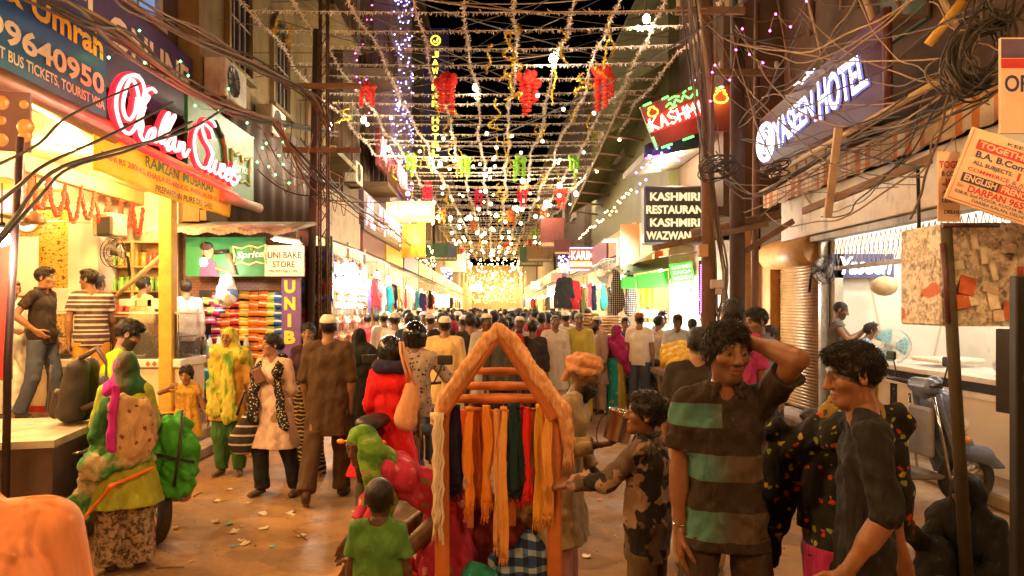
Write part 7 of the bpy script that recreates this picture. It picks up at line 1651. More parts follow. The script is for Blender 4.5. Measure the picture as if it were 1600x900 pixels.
# ------------------------------------------------------------ clothing colours
C_=lambda nm,c:cloth('cloth_'+nm,c)
sandal=M('sandal_brown',(.08,.045,.025),.6); shoe_b=M('shoe_black',(.02,.02,.02),.35)
SK=[(.27,.135,.07),(.21,.1,.05),(.30,.16,.09),(.12,.055,.03),(.26,.13,.07)]
whitec,creamc,blackc=C_('white',(.72,.68,.6)),C_('cream',(.72,.55,.28)),C_('black',(.018,.017,.018)); jeans=C_('denim',(.06,.075,.12)); khaki=C_('khaki',(.3,.2,.1)); darkbr=C_('dark_brown',(.05,.03,.02)); capm=C_('cap_white',(.74,.68,.58)); greyc=C_('charcoal',(.06,.058,.06))
def px(u,Z):return (u-U0)*Z/F
def who(label,u,Z,H,yaw,z=0.0,**k):return person(label,(px(u,Z),Z,z),yaw,H,**k)
def polo(n):
 s=n.sep(n.co()); z=s[2]; b=n.ramp(n.math('MULTIPLY_ADD',z,1.0) if False else z,[(0,(0,0,0)),(.985,(1,1,1)),(1.0,(0,0,0))],'CONSTANT')
 w=lambda lo,hi:n.math('MULTIPLY',n.math('GREATER_THAN',z,lo),n.math('LESS_THAN',z,hi))
 f=n.math('ADD',n.math('ADD',w(.85,.965),w(1.08,1.18)),n.math('MULTIPLY',w(1.285,1.375),n.math('LESS_THAN',s[0],-.02)),True)
 return n.mix(f,(.03,.02,.017),n.ramp(n.math('ADD',n.math('MULTIPLY',s[0],2.2),.5),[(.32,(.065,.17,.155)),(.55,(.085,.06,.045))]))
t=who('thin young man in striped polo shirt clutching his head',1132,2.7,1.70,-10,headk=.95,neckf=.02,res=.009,hres=.0038,hand=True,handc=(.3,.25),hair='curly',hd=(18,2,0),skin=(.20,.085,.042),stub=.45,arms={'a':((-.10,.06,-1),(.0,-.12,-1)),'b':((.077,-.168,.17),(-.155,.19,.062)),'an':(1,.2,0),'bn':(-.6,.5,-.6)},top=dict(mat=cloth_of('cloth_polo',polo),neck='collar',collar_mat=C_('polo_dark',(.03,.02,.017)),hem=.12,sleeve=.68,loose=.016,wr=.0085,wf=52),bottom=dict(mat=C_('trouser_brown',(.045,.03,.022)),loose=.012),legs={'a':((-.08,0,-1),(-.02,.02,-1)),'b':((.1,0,-1),(.03,.02,-1))},shoes=sandal,fat=.80)
m=MB(); w_=JOINTS[t.name]['wa']; m.tube([w_+Vector((.03*math.cos(a),.026*math.sin(a),.035+.004*math.sin(a))) for a in [2*math.pi*k/18 for k in range(19)]],.0032,6,False); m.obj('bangle',chrome,label='thin silver bangle on the striped polo man\'s wrist',cat='bangle')
t=who('young man in black three quarter sleeve shirt seen in profile',1350,2.42,1.64,-108,headk=.95,res=.009,hres=.0038,hand=True,handc=(.35,.3),hair='thick',hd=(10,12,0),skin=(.27,.12,.06),stub=.12,arms={'b':((.12,.14,-1),(.02,-.6,-1)),'a':((-.08,.42,-1),(-.05,.2,-1))},top=dict(mat=C_('black_rib',(.016,.015,.016)),neck='round',hem=.16,sleeve=1.12,loose=.010,wr=.008,wf=56),bottom=dict(mat=cloth_of('cloth_glossjean',lambda n:n.ramp(n.noise(5,3),[(.4,(.02,.022,.03)),(.7,(.10,.11,.14))]),.5),loose=.006),shoes=shoe_b,fat=.78)
def floral(a,bs,sc=16):
 def fn(n):
  v_=n.nd('ShaderNodeTexVoronoi'); v_.inputs['Scale'].default_value=sc; w_=n.nd('ShaderNodeTexNoise'); w_.inputs['Scale'].default_value=sc*.9; n.L(n.co(),w_.inputs['Vector']); x_=n.nd('ShaderNodeMix'); x_.data_type='RGBA'; x_.blend_type='LINEAR_LIGHT'; x_.inputs[0].default_value=.55/sc; n.L(n.co(),x_.inputs[6]); n.L(w_.outputs['Color'],x_.inputs[7]); n.L(x_.outputs[2],v_.inputs['Vector']); v=v_.outputs['Distance']; k=n.sep(v_.outputs['Color'])[0]
  return n.mix(n.ramp(v,[(.26,(1,1,1)),(.33,(0,0,0))]),a,n.ramp(k,[(i/len(bs),b) for i,b in enumerate(bs)],'CONSTANT'))
 return fn
flor=cloth_of('cloth_floral_black',floral((.012,.012,.012),[(.5,.35,.03),(.4,.04,.02),(.012,.012,.012),(.2,.25,.03)],24))
who('woman in black floral shawl and magenta trousers behind the black shirted man',1335,2.85,1.56,165,fem=True,res=.014,hres=.007,hair='hijab',headm=cloth_of('cloth_floral_yellow',floral((.25,.16,.03),[(.35,.05,.03),(.5,.4,.1),(.06,.05,.02)],22)),top=dict(mat=flor,hem=.16,flare=.03,sleeve=1.9,loose=.02),bottom=dict(mat=C_('magenta',(.34,.02,.11)),loose=.05),skin=SK[4],extra=[('shawl',flor,[((.05,.02,1.4),(.28,-.02,1.25),.07,.08),((.28,-.02,1.28),(.38,0,.95),.1,.11,(0,1,0),.5),((.38,0,.95),(.33,0,.72),.1,.03,(0,1,0),.5),((-.15,.0,1.38),(.1,.1,1.36),.09,.09,(0,1,0),.6)],.012,.012,34)])
camo=cloth_of('cloth_camo',lambda n:n.mix(n.ramp(n.noise(6.5,3,.55),[(.5,(0,0,0)),(.52,(1,1,1))]),n.ramp(n.noise(5,3,.5),[(.46,(.02,.017,.02)),(.48,(.11,.075,.06))],'CONSTANT'),n.ramp(n.noise(8.3,2,.5),[(.52,(.3,.2,.15)),(.54,(.045,.03,.03))],'CONSTANT')))
who('boy in camouflage shirt reaching out to the orange wooden rack',1012,3.2,1.36,-120,kid=.4,res=.010,hres=.005,hand=True,handc=(.45,.4),hair='boy',hd=(18,-6,0),skin=(.22,.09,.045),arms={'b':((.10,-.72,-.72),(-.12,-1,-.22)),'a':((-.25,.15,-1),(-.1,-.2,-1)),'bn':(-.5,0,-.6)},top=dict(mat=camo,neck='collar',hem=.2,sleeve=1.93,loose=.022,wr=.007),bottom=dict(mat=C_('boy_trouser',(.11,.08,.045)),loose=.016),shoes=sandal)
t=tm=who('bearded old man in a turban holding a steel can',874,3.95,1.5,72,res=.012,hres=.0055,hand=True,handc=(.5,.4),tor=(0,-.22,1),hd=(8,14,0),hair='turban',headm=C_('turban_peach',(.50,.24,.12)),beard=.06,skin=(.12,.055,.03),arms={'a':((-.15,.22,-.95),(.05,-1,.14)),'b':((.1,.1,-1),(0,-.5,-.8)),'an':(.3,0,.9)},top=dict(mat=C_('old_kurta',(.33,.25,.14)),hem=.45,flare=.07,sleeve=1.9,loose=.03,neck='v',wr=.007),bottom=dict(mat=C_('dusty_pink',(.42,.2,.17)),loose=.045),shoes=sandal)
wv=JOINTS[t.name]['wa']; cp=wv+Vector((.10,-.02,.03)); Mt=Matrix.Rotation(R(14),3,'Y')
t=thing('tin_can','shiny steel can with wire handle in the turbaned man\'s hand','can',cp); MB().lathe((0,0,0),[(0,0),(.068,0),(.07,.005),(.074,.155),(.078,.16),(.074,.165),(.068,.16),(.064,.01),(0,.008)],24,Mt).obj('vessel',M('tin_bright',(.5,.46,.4),.22,1.0,bump=.2,bscale=12),t,local=True); m=MB(); m.tube([Mt@Vector(q) for q in smooth_path([(-.076,0,.15),(-.11,0,.08),(-.105,0,-.01),(-.06,0,-.06)],5)],.003,5); m.obj('handle',dark,t,local=True)
gscarf=cloth_of('cloth_green_tie',lambda n:n.ramp(n.noise(5,4,.6,(1,1,2.2)),[(.35,(.04,.14,.02)),(.55,(.14,.30,.03)),(.68,(.45,.42,.2))]))
pinkst=cloth_of('cloth_pink_print',floral((.42,.03,.08),[(.6,.3,.28),(.42,.03,.08),(.14,.24,.05),(.5,.12,.16)],15))
who('woman in green headscarf bending over beside the orange rack',668,3.75,1.55,-78,fem=True,res=.012,hres=.006,hand=True,tor=(0,-.95,.62),pel=(0,.12,.74),hd=(30,16,0),hair='hijab',headm=gscarf,skin=(.13,.06,.032),legs={'a':((-.1,-.75,-.5),(0,.5,-1)),'b':((.1,-.7,-.55),(0,.45,-1))},arms={'a':((-.1,-.3,-1),(.1,-.5,-.8)),'b':((.1,-.25,-1),(-.1,-.45,-.9))},top=dict(mat=pinkst,hem=.42,flare=.07,sleeve=1.5,loose=.022,wr=.009,wf=44,foldamp=.016),bottom=dict(mat=C_('kurta_red',(.5,.02,.025)),loose=.04),shoes=sandal,extra=[('shawl',gscarf,[((.1,-.35,1.12),(.14,-.28,.82),.07,.09),((.14,-.28,.82),(.12,-.25,.42),.09,.05,(0,1,0),.6)],.012,.01,40)])
tee=cloth_of('cloth_tee',lambda n:n.mix(n.math('MULTIPLY',n.math('GREATER_THAN',n.sep(n.co())[2],.575),n.math('LESS_THAN',n.sep(n.co())[2],.583)),n.mix(n.math('GREATER_THAN',n.sep(n.co())[2],.70),(.09,.2,.035),(.075,.19,.04)),(.015,.03,.03)))
who('toddler with shaved head in green tee seen from behind',592,2.8,1.04,176,kid=1,res=.009,hres=.005,hand=True,hair='buzz',skin=(.10,.045,.028),hd=(0,0,0),top=dict(mat=tee,hem=.14,sleeve=.66,loose=.03,wr=.005),bottom=dict(mat=khaki,loose=.02),arms={'a':((-.22,0,-1),(-.02,-.2,-1)),'b':((.22,0,-1),(.02,-.2,-1))},shoes=sandal)
hel=M('helmet_black',(.012,.012,.014),.07,bump=0)
sit={'a':((-.3,-.9,-.25),(-.05,.1,-1)),'b':((.3,-.9,-.25),(.05,.1,-1))}
t=who('woman in red on the back of the motorbike in a black helmet',610,5.75,1.58,186,fem=True,res=.014,hres=.009,pel=(0,0,.84),hair='helmet',headm=hel,legs=sit,arms={'a':((-.2,.1,-1),(.1,-.6,-.6)),'b':((.2,.1,-1),(-.1,-.6,-.6))},top=dict(mat=C_('vivid_red',(.62,.012,.015)),hem=.5,flare=.13,hemdir=(.1,.16,-1),sleeve=1.92,loose=.018,neck='open'),bottom=dict(mat=jeans,loose=.02),shoes=sandal,extra=[('stole',C_('stole_navy',(.03,.025,.06)),[((-.1,.06,1.35),(.1,.06,1.35),.065,.065),((-.1,-.05,1.35),(.1,-.05,1.35),.06,.06)],.012)])
p=Vector((px(638,5.55),5.55,0)); t=thing('shoulder_bag','peach cloth shoulder bag hanging from the red woman\'s shoulder','bag',p+Vector((0,0,.78)))
lump('bag_body',[((-.02,0,.06),(.03,.02,.3),.1,.07,.03,(0,1,0),.5)],C_('bag_peach',(.55,.27,.14)),t,wr=.004,wf=30); m=MB(); m.tube([(0,0,.36),(-.06,.0,.6),(-.08,.1,.68)],.013,6); m.tube([(.05,0,.34),(-.02,0,.55),(-.06,.1,.68)],.013,6); m.obj('strap',C_('bag_peach',(.55,.27,.14)),t,local=True)
dots=cloth_of('cloth_dots',floral((.42,.33,.27),[(.05,.03,.03)],26))
who('motorbike rider in patterned shirt and large black helmet',645,6.45,1.7,174,res=.014,hres=.009,pel=(0,0,.84),hair='helmet',headm=hel,legs=sit,arms={'a':((-.45,-.45,-.7),(-.1,-1,-.15)),'b':((.3,-.5,-.7),(0,-1,-.1))},tor=(0,-.15,1),top=dict(mat=dots,hem=.12,sleeve=1.9,loose=.02),bottom=dict(mat=jeans,loose=.02),shoes=shoe_b)
who('small dark haired child squeezed between the two helmeted riders',632,6.1,1.15,165,kid=.5,res=.016,hres=.008,pel=(0,0,1.05),hair='kid',legs=sit,top=dict(mat=C_('kid_pink',(.5,.2,.2)),hem=.1,sleeve=.7),bottom=dict(mat=jeans))
brk=C_('kurta_brown',(.075,.042,.02))
who('man in brown kurta and white cap striding away',513,6.25,1.7,186,res=.011,hres=.006,hand=True,hair='cap',headm=capm,skin=SK[0],legs={'b':((.1,.30,-1),(.06,.62,-1),(.1,-.6,-.7)),'a':((-.06,-.22,-1),(0,.06,-1))},arms={'a':((-.15,.12,-1),(0,-.1,-1)),'b':((.2,-.05,-1),(-.02,-.3,-1))},top=dict(mat=brk,hem=.34,flare=.03,sleeve=1.1,loose=.026,wr=.006),bottom=dict(mat=brk,loose=.022),shoes=sandal,fat=1.05)
kb=cloth_of('cloth_beige_medallion',floral((.60,.42,.31),[(.60,.42,.31),(.60,.42,.31),(.33,.19,.1),(.60,.42,.31)],5.5)); dsc=cloth_of('cloth_dotted_scarf',floral((.012,.011,.012),[(.5,.42,.3)],45))
t=who('woman in beige kurta with black dotted scarf carrying a wallet',428,6.35,1.52,-18,fem=True,res=.011,hres=.005,hand=True,handc=(.5,.6),hair='bun',hd=(-30,0,0),skin=(.36,.18,.10),fat=1.12,arms={'a':((-.32,.0,-1),(.25,-.35,-1)),'b':((.2,.12,-1),(-.75,-.55,.35)),'bn':(-.3,.8,0)},legs={'a':((-.12,-.1,-1),(-.02,.1,-1)),'b':((.16,.06,-1),(.1,.25,-1))},top=dict(mat=kb,hem=.42,flare=.07,sleeve=1.45,loose=.022,neck='v',wr=.006),bottom=dict(mat=blackc,loose=.022),shoes=sandal,extra=[('scarf',dsc,[((-.1,.03,1.42),(-.13,-.13,1.28),.05,.05),((-.13,-.13,1.28),(-.12,-.19,.85),.055,.075,(0,1,0),.4),((.08,.03,1.42),(.12,-.12,1.28),.05,.05),((.12,-.12,1.28),(.2,-.12,.75),.05,.06,(0,1,0),.4),((-.1,.05,1.43),(.08,.05,1.43),.05,.05)],.010,.006,40)])
w_=JOINTS[t.name]['wb']; MB().box(w_+Vector((-.08,-.05,.06)),(.09,.03,.14),.006,M=Matrix.Rotation(R(-25),3,'Y')).obj('wallet',M('wallet_brown',(.16,.06,.03),.5),label='brown leather wallet held up by the woman in beige',cat='wallet')
w_=JOINTS[t.name]['wa']; t=thing('handbag','black and white banded handbag on the beige woman\'s arm','bag',w_+Vector((-.06,-.05,-.32))); lump('bag_body',[((-.04,0,.04),(.04,0,.22),.13,.1,.03,(0,1,0),.5)],cloth_of('cloth_bag_bands',lambda n:n.ramp(n.math('SINE',n.math('MULTIPLY',n.sep(n.co())[2],75)),[(.72,(.03,.025,.025)),(.8,(.5,.4,.3))],'CONSTANT')),t); m=MB(); m.tube([(-.09,0,.28),(-.03,.03,.5),(.03,.03,.5),(.09,0,.28)],.012,6); m.obj('strap',dark,t,local=True)
zeb=cloth_of('cloth_zebra',lambda n:n.ramp(n.math('SINE',n.math('ADD',n.math('MULTIPLY',n.sep(n.co())[2],150),n.math('MULTIPLY',n.noise(9),12))),[(.5,(.03,.02,.015)),(.55,(.5,.33,.12))],'CONSTANT'))
who('woman in dark top and zebra print skirt looking out from behind',482,7.15,1.6,8,fem=True,res=.015,hres=.0065,hair='long',skin=SK[2],top=dict(mat=C_('plum',(.04,.015,.025)),hem=.15,sleeve=1.8),bottom=dict(mat=zeb,kind='skirt'),shoes=sandal,arms={'a':((-.1,0,-1),(-.5,-.7,.3)),'b':((.1,.05,-1),(0,-.2,-1))})
ygd=cloth_of('cloth_dupatta_yellowgreen',lambda n:n.ramp(n.noise(7,4,.6,(2.5,2.5,.6)),[(.38,(.12,.28,.03)),(.5,(.55,.47,.06)),(.7,(.62,.55,.12))]))
t=who('woman in yellow green dupatta and green salwar beside the steps',360,7.15,1.56,2,fem=True,res=.012,hres=.0055,hand=True,hair='hijab',headm=ygd,skin=SK[0],hd=(-10,4,0),arms={'a':((-.18,.1,-1),(-.1,-.1,-1)),'b':((.25,.05,-1),(.1,-.15,-1))},top=dict(mat=C_('kurta_ochre',(.55,.3,.05)),hem=.3,flare=.05,sleeve=1.3,loose=.02),bottom=dict(mat=C_('salwar_green',(.05,.15,.04)),loose=.05,taper=True),shoes=sandal,extra=[('dupatta',ygd,[((-.14,-.05,1.4),(.14,-.06,1.36),.08,.08),((-.13,-.08,1.38),(-.12,-.17,.78),.08,.1,(0,1,0),.35),((.0,-.12,1.34),(.06,-.2,.70),.07,.09,(0,1,0),.35),((.14,0,1.38),(.2,.1,1.0),.08,.09)],.010,.008,42)])
w_=JOINTS[t.name]['wb']; t=thing('shopping_bag','plain yellow cloth shopping bag held by the yellow green dupatta woman','bag',w_+Vector((.02,-.02,-.5))); lump('bag_body',[((0,0,.02),(0,0,.26),.14,.12,.02,(0,1,0),.4)],C_('bag_yellow',(.7,.48,.08)),t,wr=.004,wf=24); m=MB(); m.tube([(-.07,0,.32),(-.01,0,.46),(.07,0,.32)],.01,6); m.obj('strap',C_('bag_yellow',(.7,.48,.08)),t,local=True)
frock=cloth_of('cloth_frock',floral((.62,.36,.06),[(.5,.22,.04),(.7,.5,.15)],32))
who('little girl in yellow frock with her hand at her mouth',292,7.25,1.12,12,kid=.75,fem=False,res=.011,hres=.0055,hand=True,handc=(.6,.4),hair='kid',skin=SK[2],hd=(-5,4,0),arms={'a':((-.8,-.35,-.25),(.75,-.55,.42)),'b':((.35,.0,-1),(.35,-.1,-1)),'an':(.3,.9,0)},top=dict(mat=frock,hem=.36,flare=.06,sleeve=.5,loose=.022),bottom=dict(mat=C_('frock_trouser',(.5,.25,.06)),loose=.02),shoes=sandal)
def mscarf(n):
 s=n.sep(n.co()); c=n.ramp(n.noise(4.5,4,.6),[(.38,(.02,.10,.03)),(.5,(.06,.22,.05)),(.62,(.45,.33,.2)),(.75,(.05,.16,.04))])
 return c
ms=cloth_of('cloth_green_shawl',mscarf); beigep=cloth_of('cloth_beige_spot',floral((.42,.26,.13),[(.13,.05,.03),(.42,.26,.13)],24)); mag=C_('scarf_magenta',(.38,.015,.22)); orb=C_('border_orange',(.6,.15,.03))
prsal=cloth_of('cloth_print_salwar',lambda n:n.ramp(n.noise(34,3,.7),[(.42,(.07,.045,.03)),(.55,(.34,.25,.17))]))
who('woman in green and magenta scarf seen from behind at left front',196,4.55,1.47,204,fem=True,res=.010,hres=.006,hand=True,hair='hijab',headm=cloth_of('cloth_hood',lambda n:n.ramp(n.math('ADD',n.math('MULTIPLY',n.sep(n.co())[0],3.2),n.math('MULTIPLY',n.noise(5),.5)),[(.12,(.02,.09,.03)),(.32,(.09,.05,.03)),(.36,(.05,.1,.05)),(.40,(.38,.015,.24))])),skin=SK[1],fat=.88,top=dict(mat=C_('kurta_lime',(.30,.34,.035)),hem=.42,flare=.06,sleeve=1.8,loose=.03),bottom=dict(mat=prsal,loose=.045),shoes=sandal,hd=(0,8,0),tor=(0,-.08,1),arms={'a':((-.2,-.2,-1),(.1,-.8,-.3)),'b':((.25,-.15,-1),(-.1,-.7,-.5))},extra=[('back_wrap',beigep,[((-.1,.09,1.24),(-.1,.13,.94),.09,.10,(0,1,0),.4),((.02,.10,1.27),(-.02,.14,.95),.10,.11,(0,1,0),.4),((-.15,.02,1.22),(-.17,.02,1.0),.06,.06)],.009,.006,46),('green_shawl',ms,[((.11,.05,1.28),(.16,.04,1.05),.065,.08),((.16,.04,1.05),(.19,.06,.8),.08,.08),((-.18,.13,.9),(.2,.15,.84),.05,.1,(0,1,0),.5),((.17,.1,.9),(.31,.06,.5),.08,.09,(0,1,0),.4),((.29,.06,.6),(.36,.04,.2),.07,.03,(0,1,0),.35)],.009,.009,46),('magenta_tail',mag,[((.06,.13,1.42),(.08,.19,.98),.028,.036,(0,1,0),.6)],.009,.004,60),('orange_border',orb,[((-.2,.15,.80),(.08,.2,.70),.016,.016),((.08,.2,.70),(.3,.15,.42),.016,.016),((.3,.15,.42),(.40,.08,.14),.016,.014)],.010,.002)])
limec=C_('tee_lime',(.30,.52,.02))
t=who('bearded man in lime tee with black backpack looking down',178,5.35,1.68,104,res=.011,hres=.0055,hand=True,hair='thick',stub=.85,skin=SK[2],tor=(0,-.1,1),hd=(10,30,0),arms={'a':((-.1,-.15,-1),(.2,-.7,-.7)),'b':((.1,-.1,-1),(0,-.6,-.8))},top=dict(mat=limec,hem=.16,sleeve=.75,loose=.018),bottom=dict(mat=jeans,loose=.014),shoes=shoe_b,extra=[('undersleeve',greyc,[((-.185,.0,1.2),(-.2,-.05,1.1),.052,.047)],.012)])
t=thing('backpack','bulky black backpack on the lime tee man\'s back','backpack',(px(178,5.35)-.24,5.3,.86)); lump('front_pocket',[((-.15,-.05,.08),(-.13,-.05,.22),.05,.045),((-.15,.07,.08),(-.13,.07,.22),.05,.045)],M('backpack_grey',(.06,.045,.035),.6),t,wr=.003,wf=60); lump('main_bag',[((-.02,-.08,.1),(.03,-.07,.42),.10,.08),((-.02,.08,.1),(.03,.07,.42),.10,.08)],M('backpack_black',(.03,.022,.018),.6),t,wr=.005,wf=34); m=MB(); m.tube([(.08,-.12,.5),(.22,-.14,.58),(.3,-.13,.45),(.28,-.13,.2),(.1,-.13,.12)],.022,6); m.tube([(-.14,-.12,.45),(-.16,-.13,.1)],.008,5); m.obj('strap',M('strap_tan',(.14,.09,.05),.6),t,local=True)
PZ=.45
who('man in black polo and jeans standing hand on hip at the counter',66,7.9,1.78,92,PZ,res=.012,hres=.0055,hand=True,hair='thick',skin=(.34,.17,.09),hd=(6,4,0),arms={'a':((-.4,.45,-.8),(.35,-.55,-.6)),'b':((.1,.1,-1),(0,-.3,-.9))},legs={'a':((-.1,.05,-1),(-.05,.35,-1)),'b':((.1,-.15,-1),(.05,.1,-1))},top=dict(mat=C_('polo_black',(.025,.018,.015)),neck='collar',hem=.1,sleeve=.62,loose=.014),bottom=dict(mat=jeans,loose=.012),shoes=shoe_b)
strp=cloth_of('cloth_stripes',lambda n:n.ramp(n.math('SINE',n.math('ADD',n.math('MULTIPLY',n.sep(n.co())[2],110),n.math('SINE',n.math('MULTIPLY',n.sep(n.co())[2],37)))),[(.3,(.08,.06,.07)),(.5,(.55,.45,.36)),(.8,(.62,.52,.42))],'CONSTANT'))
who('man in narrow striped shirt and mustard trousers at the counter',143,7.95,1.76,208,PZ,res=.012,hres=.006,hand=True,hair='short',skin=SK[0],hd=(62,4,0),arms={'a':((-.1,-.2,-1),(0,-.9,-.2)),'b':((.2,.1,-1),(0,-.05,-1))},top=dict(mat=strp,hem=.12,sleeve=.62,loose=.016),bottom=dict(mat=C_('mustard_trouser',(.5,.26,.03)),loose=.014),shoes=shoe_b,fat=1.05)
who('balding shop hand in white by the near counter end',16,8.0,1.66,70,PZ,res=.015,hres=.007,hair='balding',skin=SK[2],hd=(0,22,0),top=dict(mat=whitec,hem=.4,sleeve=1.9),bottom=dict(mat=whitec),arms={'a':((-.1,-.2,-1),(.1,-1,-.2)),'b':((.1,-.2,-1),(0,-1,.0))},shoes=sandal)
who('shop assistant in pale shirt with his back turned behind the counter',222,9.5,1.74,150,PZ,res=.016,hres=.008,hair='short',skin=SK[2],top=dict(mat=creamc,hem=.1,sleeve=1.2),bottom=dict(mat=greyc)); who('shop assistant in white shirt behind the yellow post',291,9.5,1.7,-140,PZ,res=.016,hres=.008,hair='short',skin=SK[0],top=dict(mat=whitec,hem=.1,sleeve=1.9),bottom=dict(mat=greyc))
who('third customer half hidden behind the striped shirt man',150,8.35,1.72,170,PZ,res=.016,hres=.008,hair='short',skin=SK[1],top=dict(mat=C_('navy_tee',(.03,.04,.09)),hem=.1,sleeve=.6),bottom=dict(mat=jeans))
who('woman in full black veil walking away by the shoe stall',561,8.0,1.52,176,fem=True,res=.014,hres=.01,hair='niqab',headm=C_('veil_black',(.012,.012,.013)),skin=SK[0],top=dict(mat=C_('veil_black',(.012,.012,.013)),hem=.75,flare=.1,sleeve=1.9,loose=.04),bottom=dict(mat=blackc),shoes=sandal)
who('broad man in cream kurta and white cap seen from behind',695,8.1,1.66,178,res=.013,hres=.007,hair='cap',headm=capm,skin=SK[0],fat=1.12,top=dict(mat=C_('kurta_cream',(.68,.47,.2)),hem=.42,flare=.04,sleeve=1.92,loose=.03),bottom=dict(mat=creamc,loose=.02),shoes=sandal)
who('man in black tee with cropped hair right of the white cap man',735,9.3,1.68,180,res=.015,hres=.008,hair='short',skin=SK[0],top=dict(mat=blackc,hem=.12,sleeve=.62),bottom=dict(mat=jeans),shoes=shoe_b); who('man in black shirt framed by the peak of the orange rack',786,8.2,1.63,184,res=.014,hres=.008,hair='thick',skin=SK[1],top=dict(mat=greyc,hem=.14,sleeve=1.9),bottom=dict(mat=blackc),shoes=shoe_b)
who('youth in black shirt walking away right of the rack peak',832,9.6,1.58,172,res=.014,hres=.008,hair='short',skin=SK[1],top=dict(mat=C_('soft_black',(.03,.028,.028)),hem=.14,sleeve=1.8,loose=.02),bottom=dict(mat=greyc),shoes=shoe_b)
who('bald man in white kurta walking towards the camera',867,10.4,1.66,6,res=.014,hres=.0065,hair='balding',stub=.4,skin=SK[2],top=dict(mat=whitec,hem=.42,flare=.04,sleeve=1.9,neck='v'),bottom=dict(mat=whitec,loose=.02),shoes=sandal); ykur=C_('kurta_yellowgreen',(.50,.44,.10))
who('man in yellow green kurta and skullcap facing the camera',905,10.6,1.68,-4,res=.013,hres=.006,hair='cap',headm=C_('cap_grey',(.3,.27,.22)),stub=.35,skin=SK[0],top=dict(mat=ykur,hem=.42,flare=.05,sleeve=1.92,neck='v',loose=.026),bottom=dict(mat=ykur,loose=.03),shoes=shoe_b,legs={'b':((.06,-.1,-1),(.02,.1,-1))})
who('bearded man in dusty kurta and white cap facing left',934,11.3,1.62,-62,res=.015,hres=.007,hair='cap',headm=capm,beard=.08,skin=SK[1],top=dict(mat=C_('kurta_mauve',(.42,.3,.25)),hem=.42,flare=.04,sleeve=1.9,loose=.026),bottom=dict(mat=C_('kurta_mauve',(.42,.3,.25)),loose=.03),shoes=sandal)
who('woman in magenta shawl and turquoise sari facing left',964,11.2,1.48,-30,fem=True,res=.013,hres=.0065,hair='hijab',headm=C_('shawl_magenta',(.34,.02,.13)),skin=SK[1],hd=(-40,0,0),top=dict(mat=C_('blouse_plum',(.15,.02,.08)),hem=.05,sleeve=1.5),bottom=dict(mat=cloth_of('cloth_sari',lambda n:n.mix(n.math('GREATER_THAN',n.sep(n.co())[0],.06),n.ramp(n.noise(9,2),[(.6,(.02,.33,.36)),(.64,(.4,.35,.08))],'CONSTANT'),(.42,.32,.06))),kind='skirt',loose=.02,flare=.05),shoes=sandal,extra=[('shawl',C_('shawl_magenta',(.34,.02,.13)),[((-.15,-.02,1.36),(.15,-.04,1.32),.1,.1),((.16,0,1.34),(.24,-.02,.86),.1,.12),((-.05,-.14,1.3),(.16,-.12,1.05),.08,.1)],.013,.009,36)])
who('man in white shirt and jeans with reddish cap beside the bread table',999,11.0,1.68,160,res=.015,hres=.008,hair='cap',headm=C_('cap_rust',(.3,.1,.04)),skin=SK[0],top=dict(mat=whitec,hem=.1,sleeve=.65),bottom=dict(mat=jeans),shoes=shoe_b); who('man in dark tee seated astride the parked motorbike',978,11.75,1.66,-20,res=.015,hres=.008,pel=(0,0,.86),legs=sit,hair='short',skin=SK[0],top=dict(mat=C_('navy_tee',(.03,.04,.09)),hem=.12,sleeve=.7),bottom=dict(mat=C_('pale_jeans',(.2,.22,.26)),loose=.016),shoes=shoe_b)
who('young fruit seller in pale blue shirt behind the banana cart',1058,10.5,1.66,-4,res=.014,hres=.0065,hair='short',hd=(0,16,0),skin=SK[1],top=dict(mat=C_('shirt_paleblue',(.45,.52,.55)),neck='collar',hem=.12,sleeve=.7),bottom=dict(mat=greyc),shoes=sandal); who('man in beige kurta bent towards the bread stall',1028,11.4,1.62,120,res=.016,hres=.009,hair='short',skin=SK[0],top=dict(mat=C_('kurta_sand',(.5,.36,.2)),hem=.42,sleeve=1.9),bottom=dict(mat=whitec),shoes=sandal); who('short haired boy in black tee behind the fruit seller',1082,11.0,1.58,176,res=.016,hres=.009,hair='short',skin=SK[1],top=dict(mat=blackc,hem=.12,sleeve=.65),bottom=dict(mat=jeans)); who('stocky man in pale shirt by the brown poles looking left',1103,11.2,1.7,-50,res=.016,hres=.009,hair='short',stub=.5,skin=SK[2],top=dict(mat=C_('shirt_grey',(.4,.38,.36)),hem=.12,sleeve=.7),bottom=dict(mat=greyc)); who('man in aqua shirt glimpsed behind the fruit seller',1034,12.2,1.7,30,res=.018,hres=.01,hair='short',skin=SK[1],top=dict(mat=C_('shirt_aqua',(.3,.5,.5)),hem=.12,sleeve=.7),bottom=dict(mat=jeans))
who('tall man in magenta shirt seen from behind',1146,5.3,1.83,176,res=.012,hres=.007,hair='thick',skin=SK[0],top=dict(mat=C_('shirt_magenta',(.42,.04,.15)),hem=.14,sleeve=.7,loose=.02,wr=.006),bottom=dict(mat=jeans),shoes=shoe_b); t=who('man in denim shirt and glasses facing left',1188,6.2,1.76,-78,res=.012,hres=.006,hand=True,hair='thick',stub=.3,skin=SK[2],hd=(0,10,0),top=dict(mat=C_('shirt_denim',(.13,.17,.24)),neck='collar',hem=.14,sleeve=1.25,loose=.018),bottom=dict(mat=greyc),arms={'b':((.1,.1,-1),(-.1,-.8,-.4)),'a':((-.1,0,-1),(.1,-.8,-.4))},shoes=shoe_b)
h_=JOINTS[t.name]['head']; g=thing('spectacles','thin dark spectacles on the denim shirt man','spectacles',h_); fm=MB();
for s in (-1,1):q=Vector((-.098,s*.032-.02,.012)); fm.tube([q+Vector((.008*abs(math.cos(a)),.02*math.cos(a),.016*math.sin(a))) for a in [2*math.pi*k/14 for k in range(15)]],.0022,5,False)
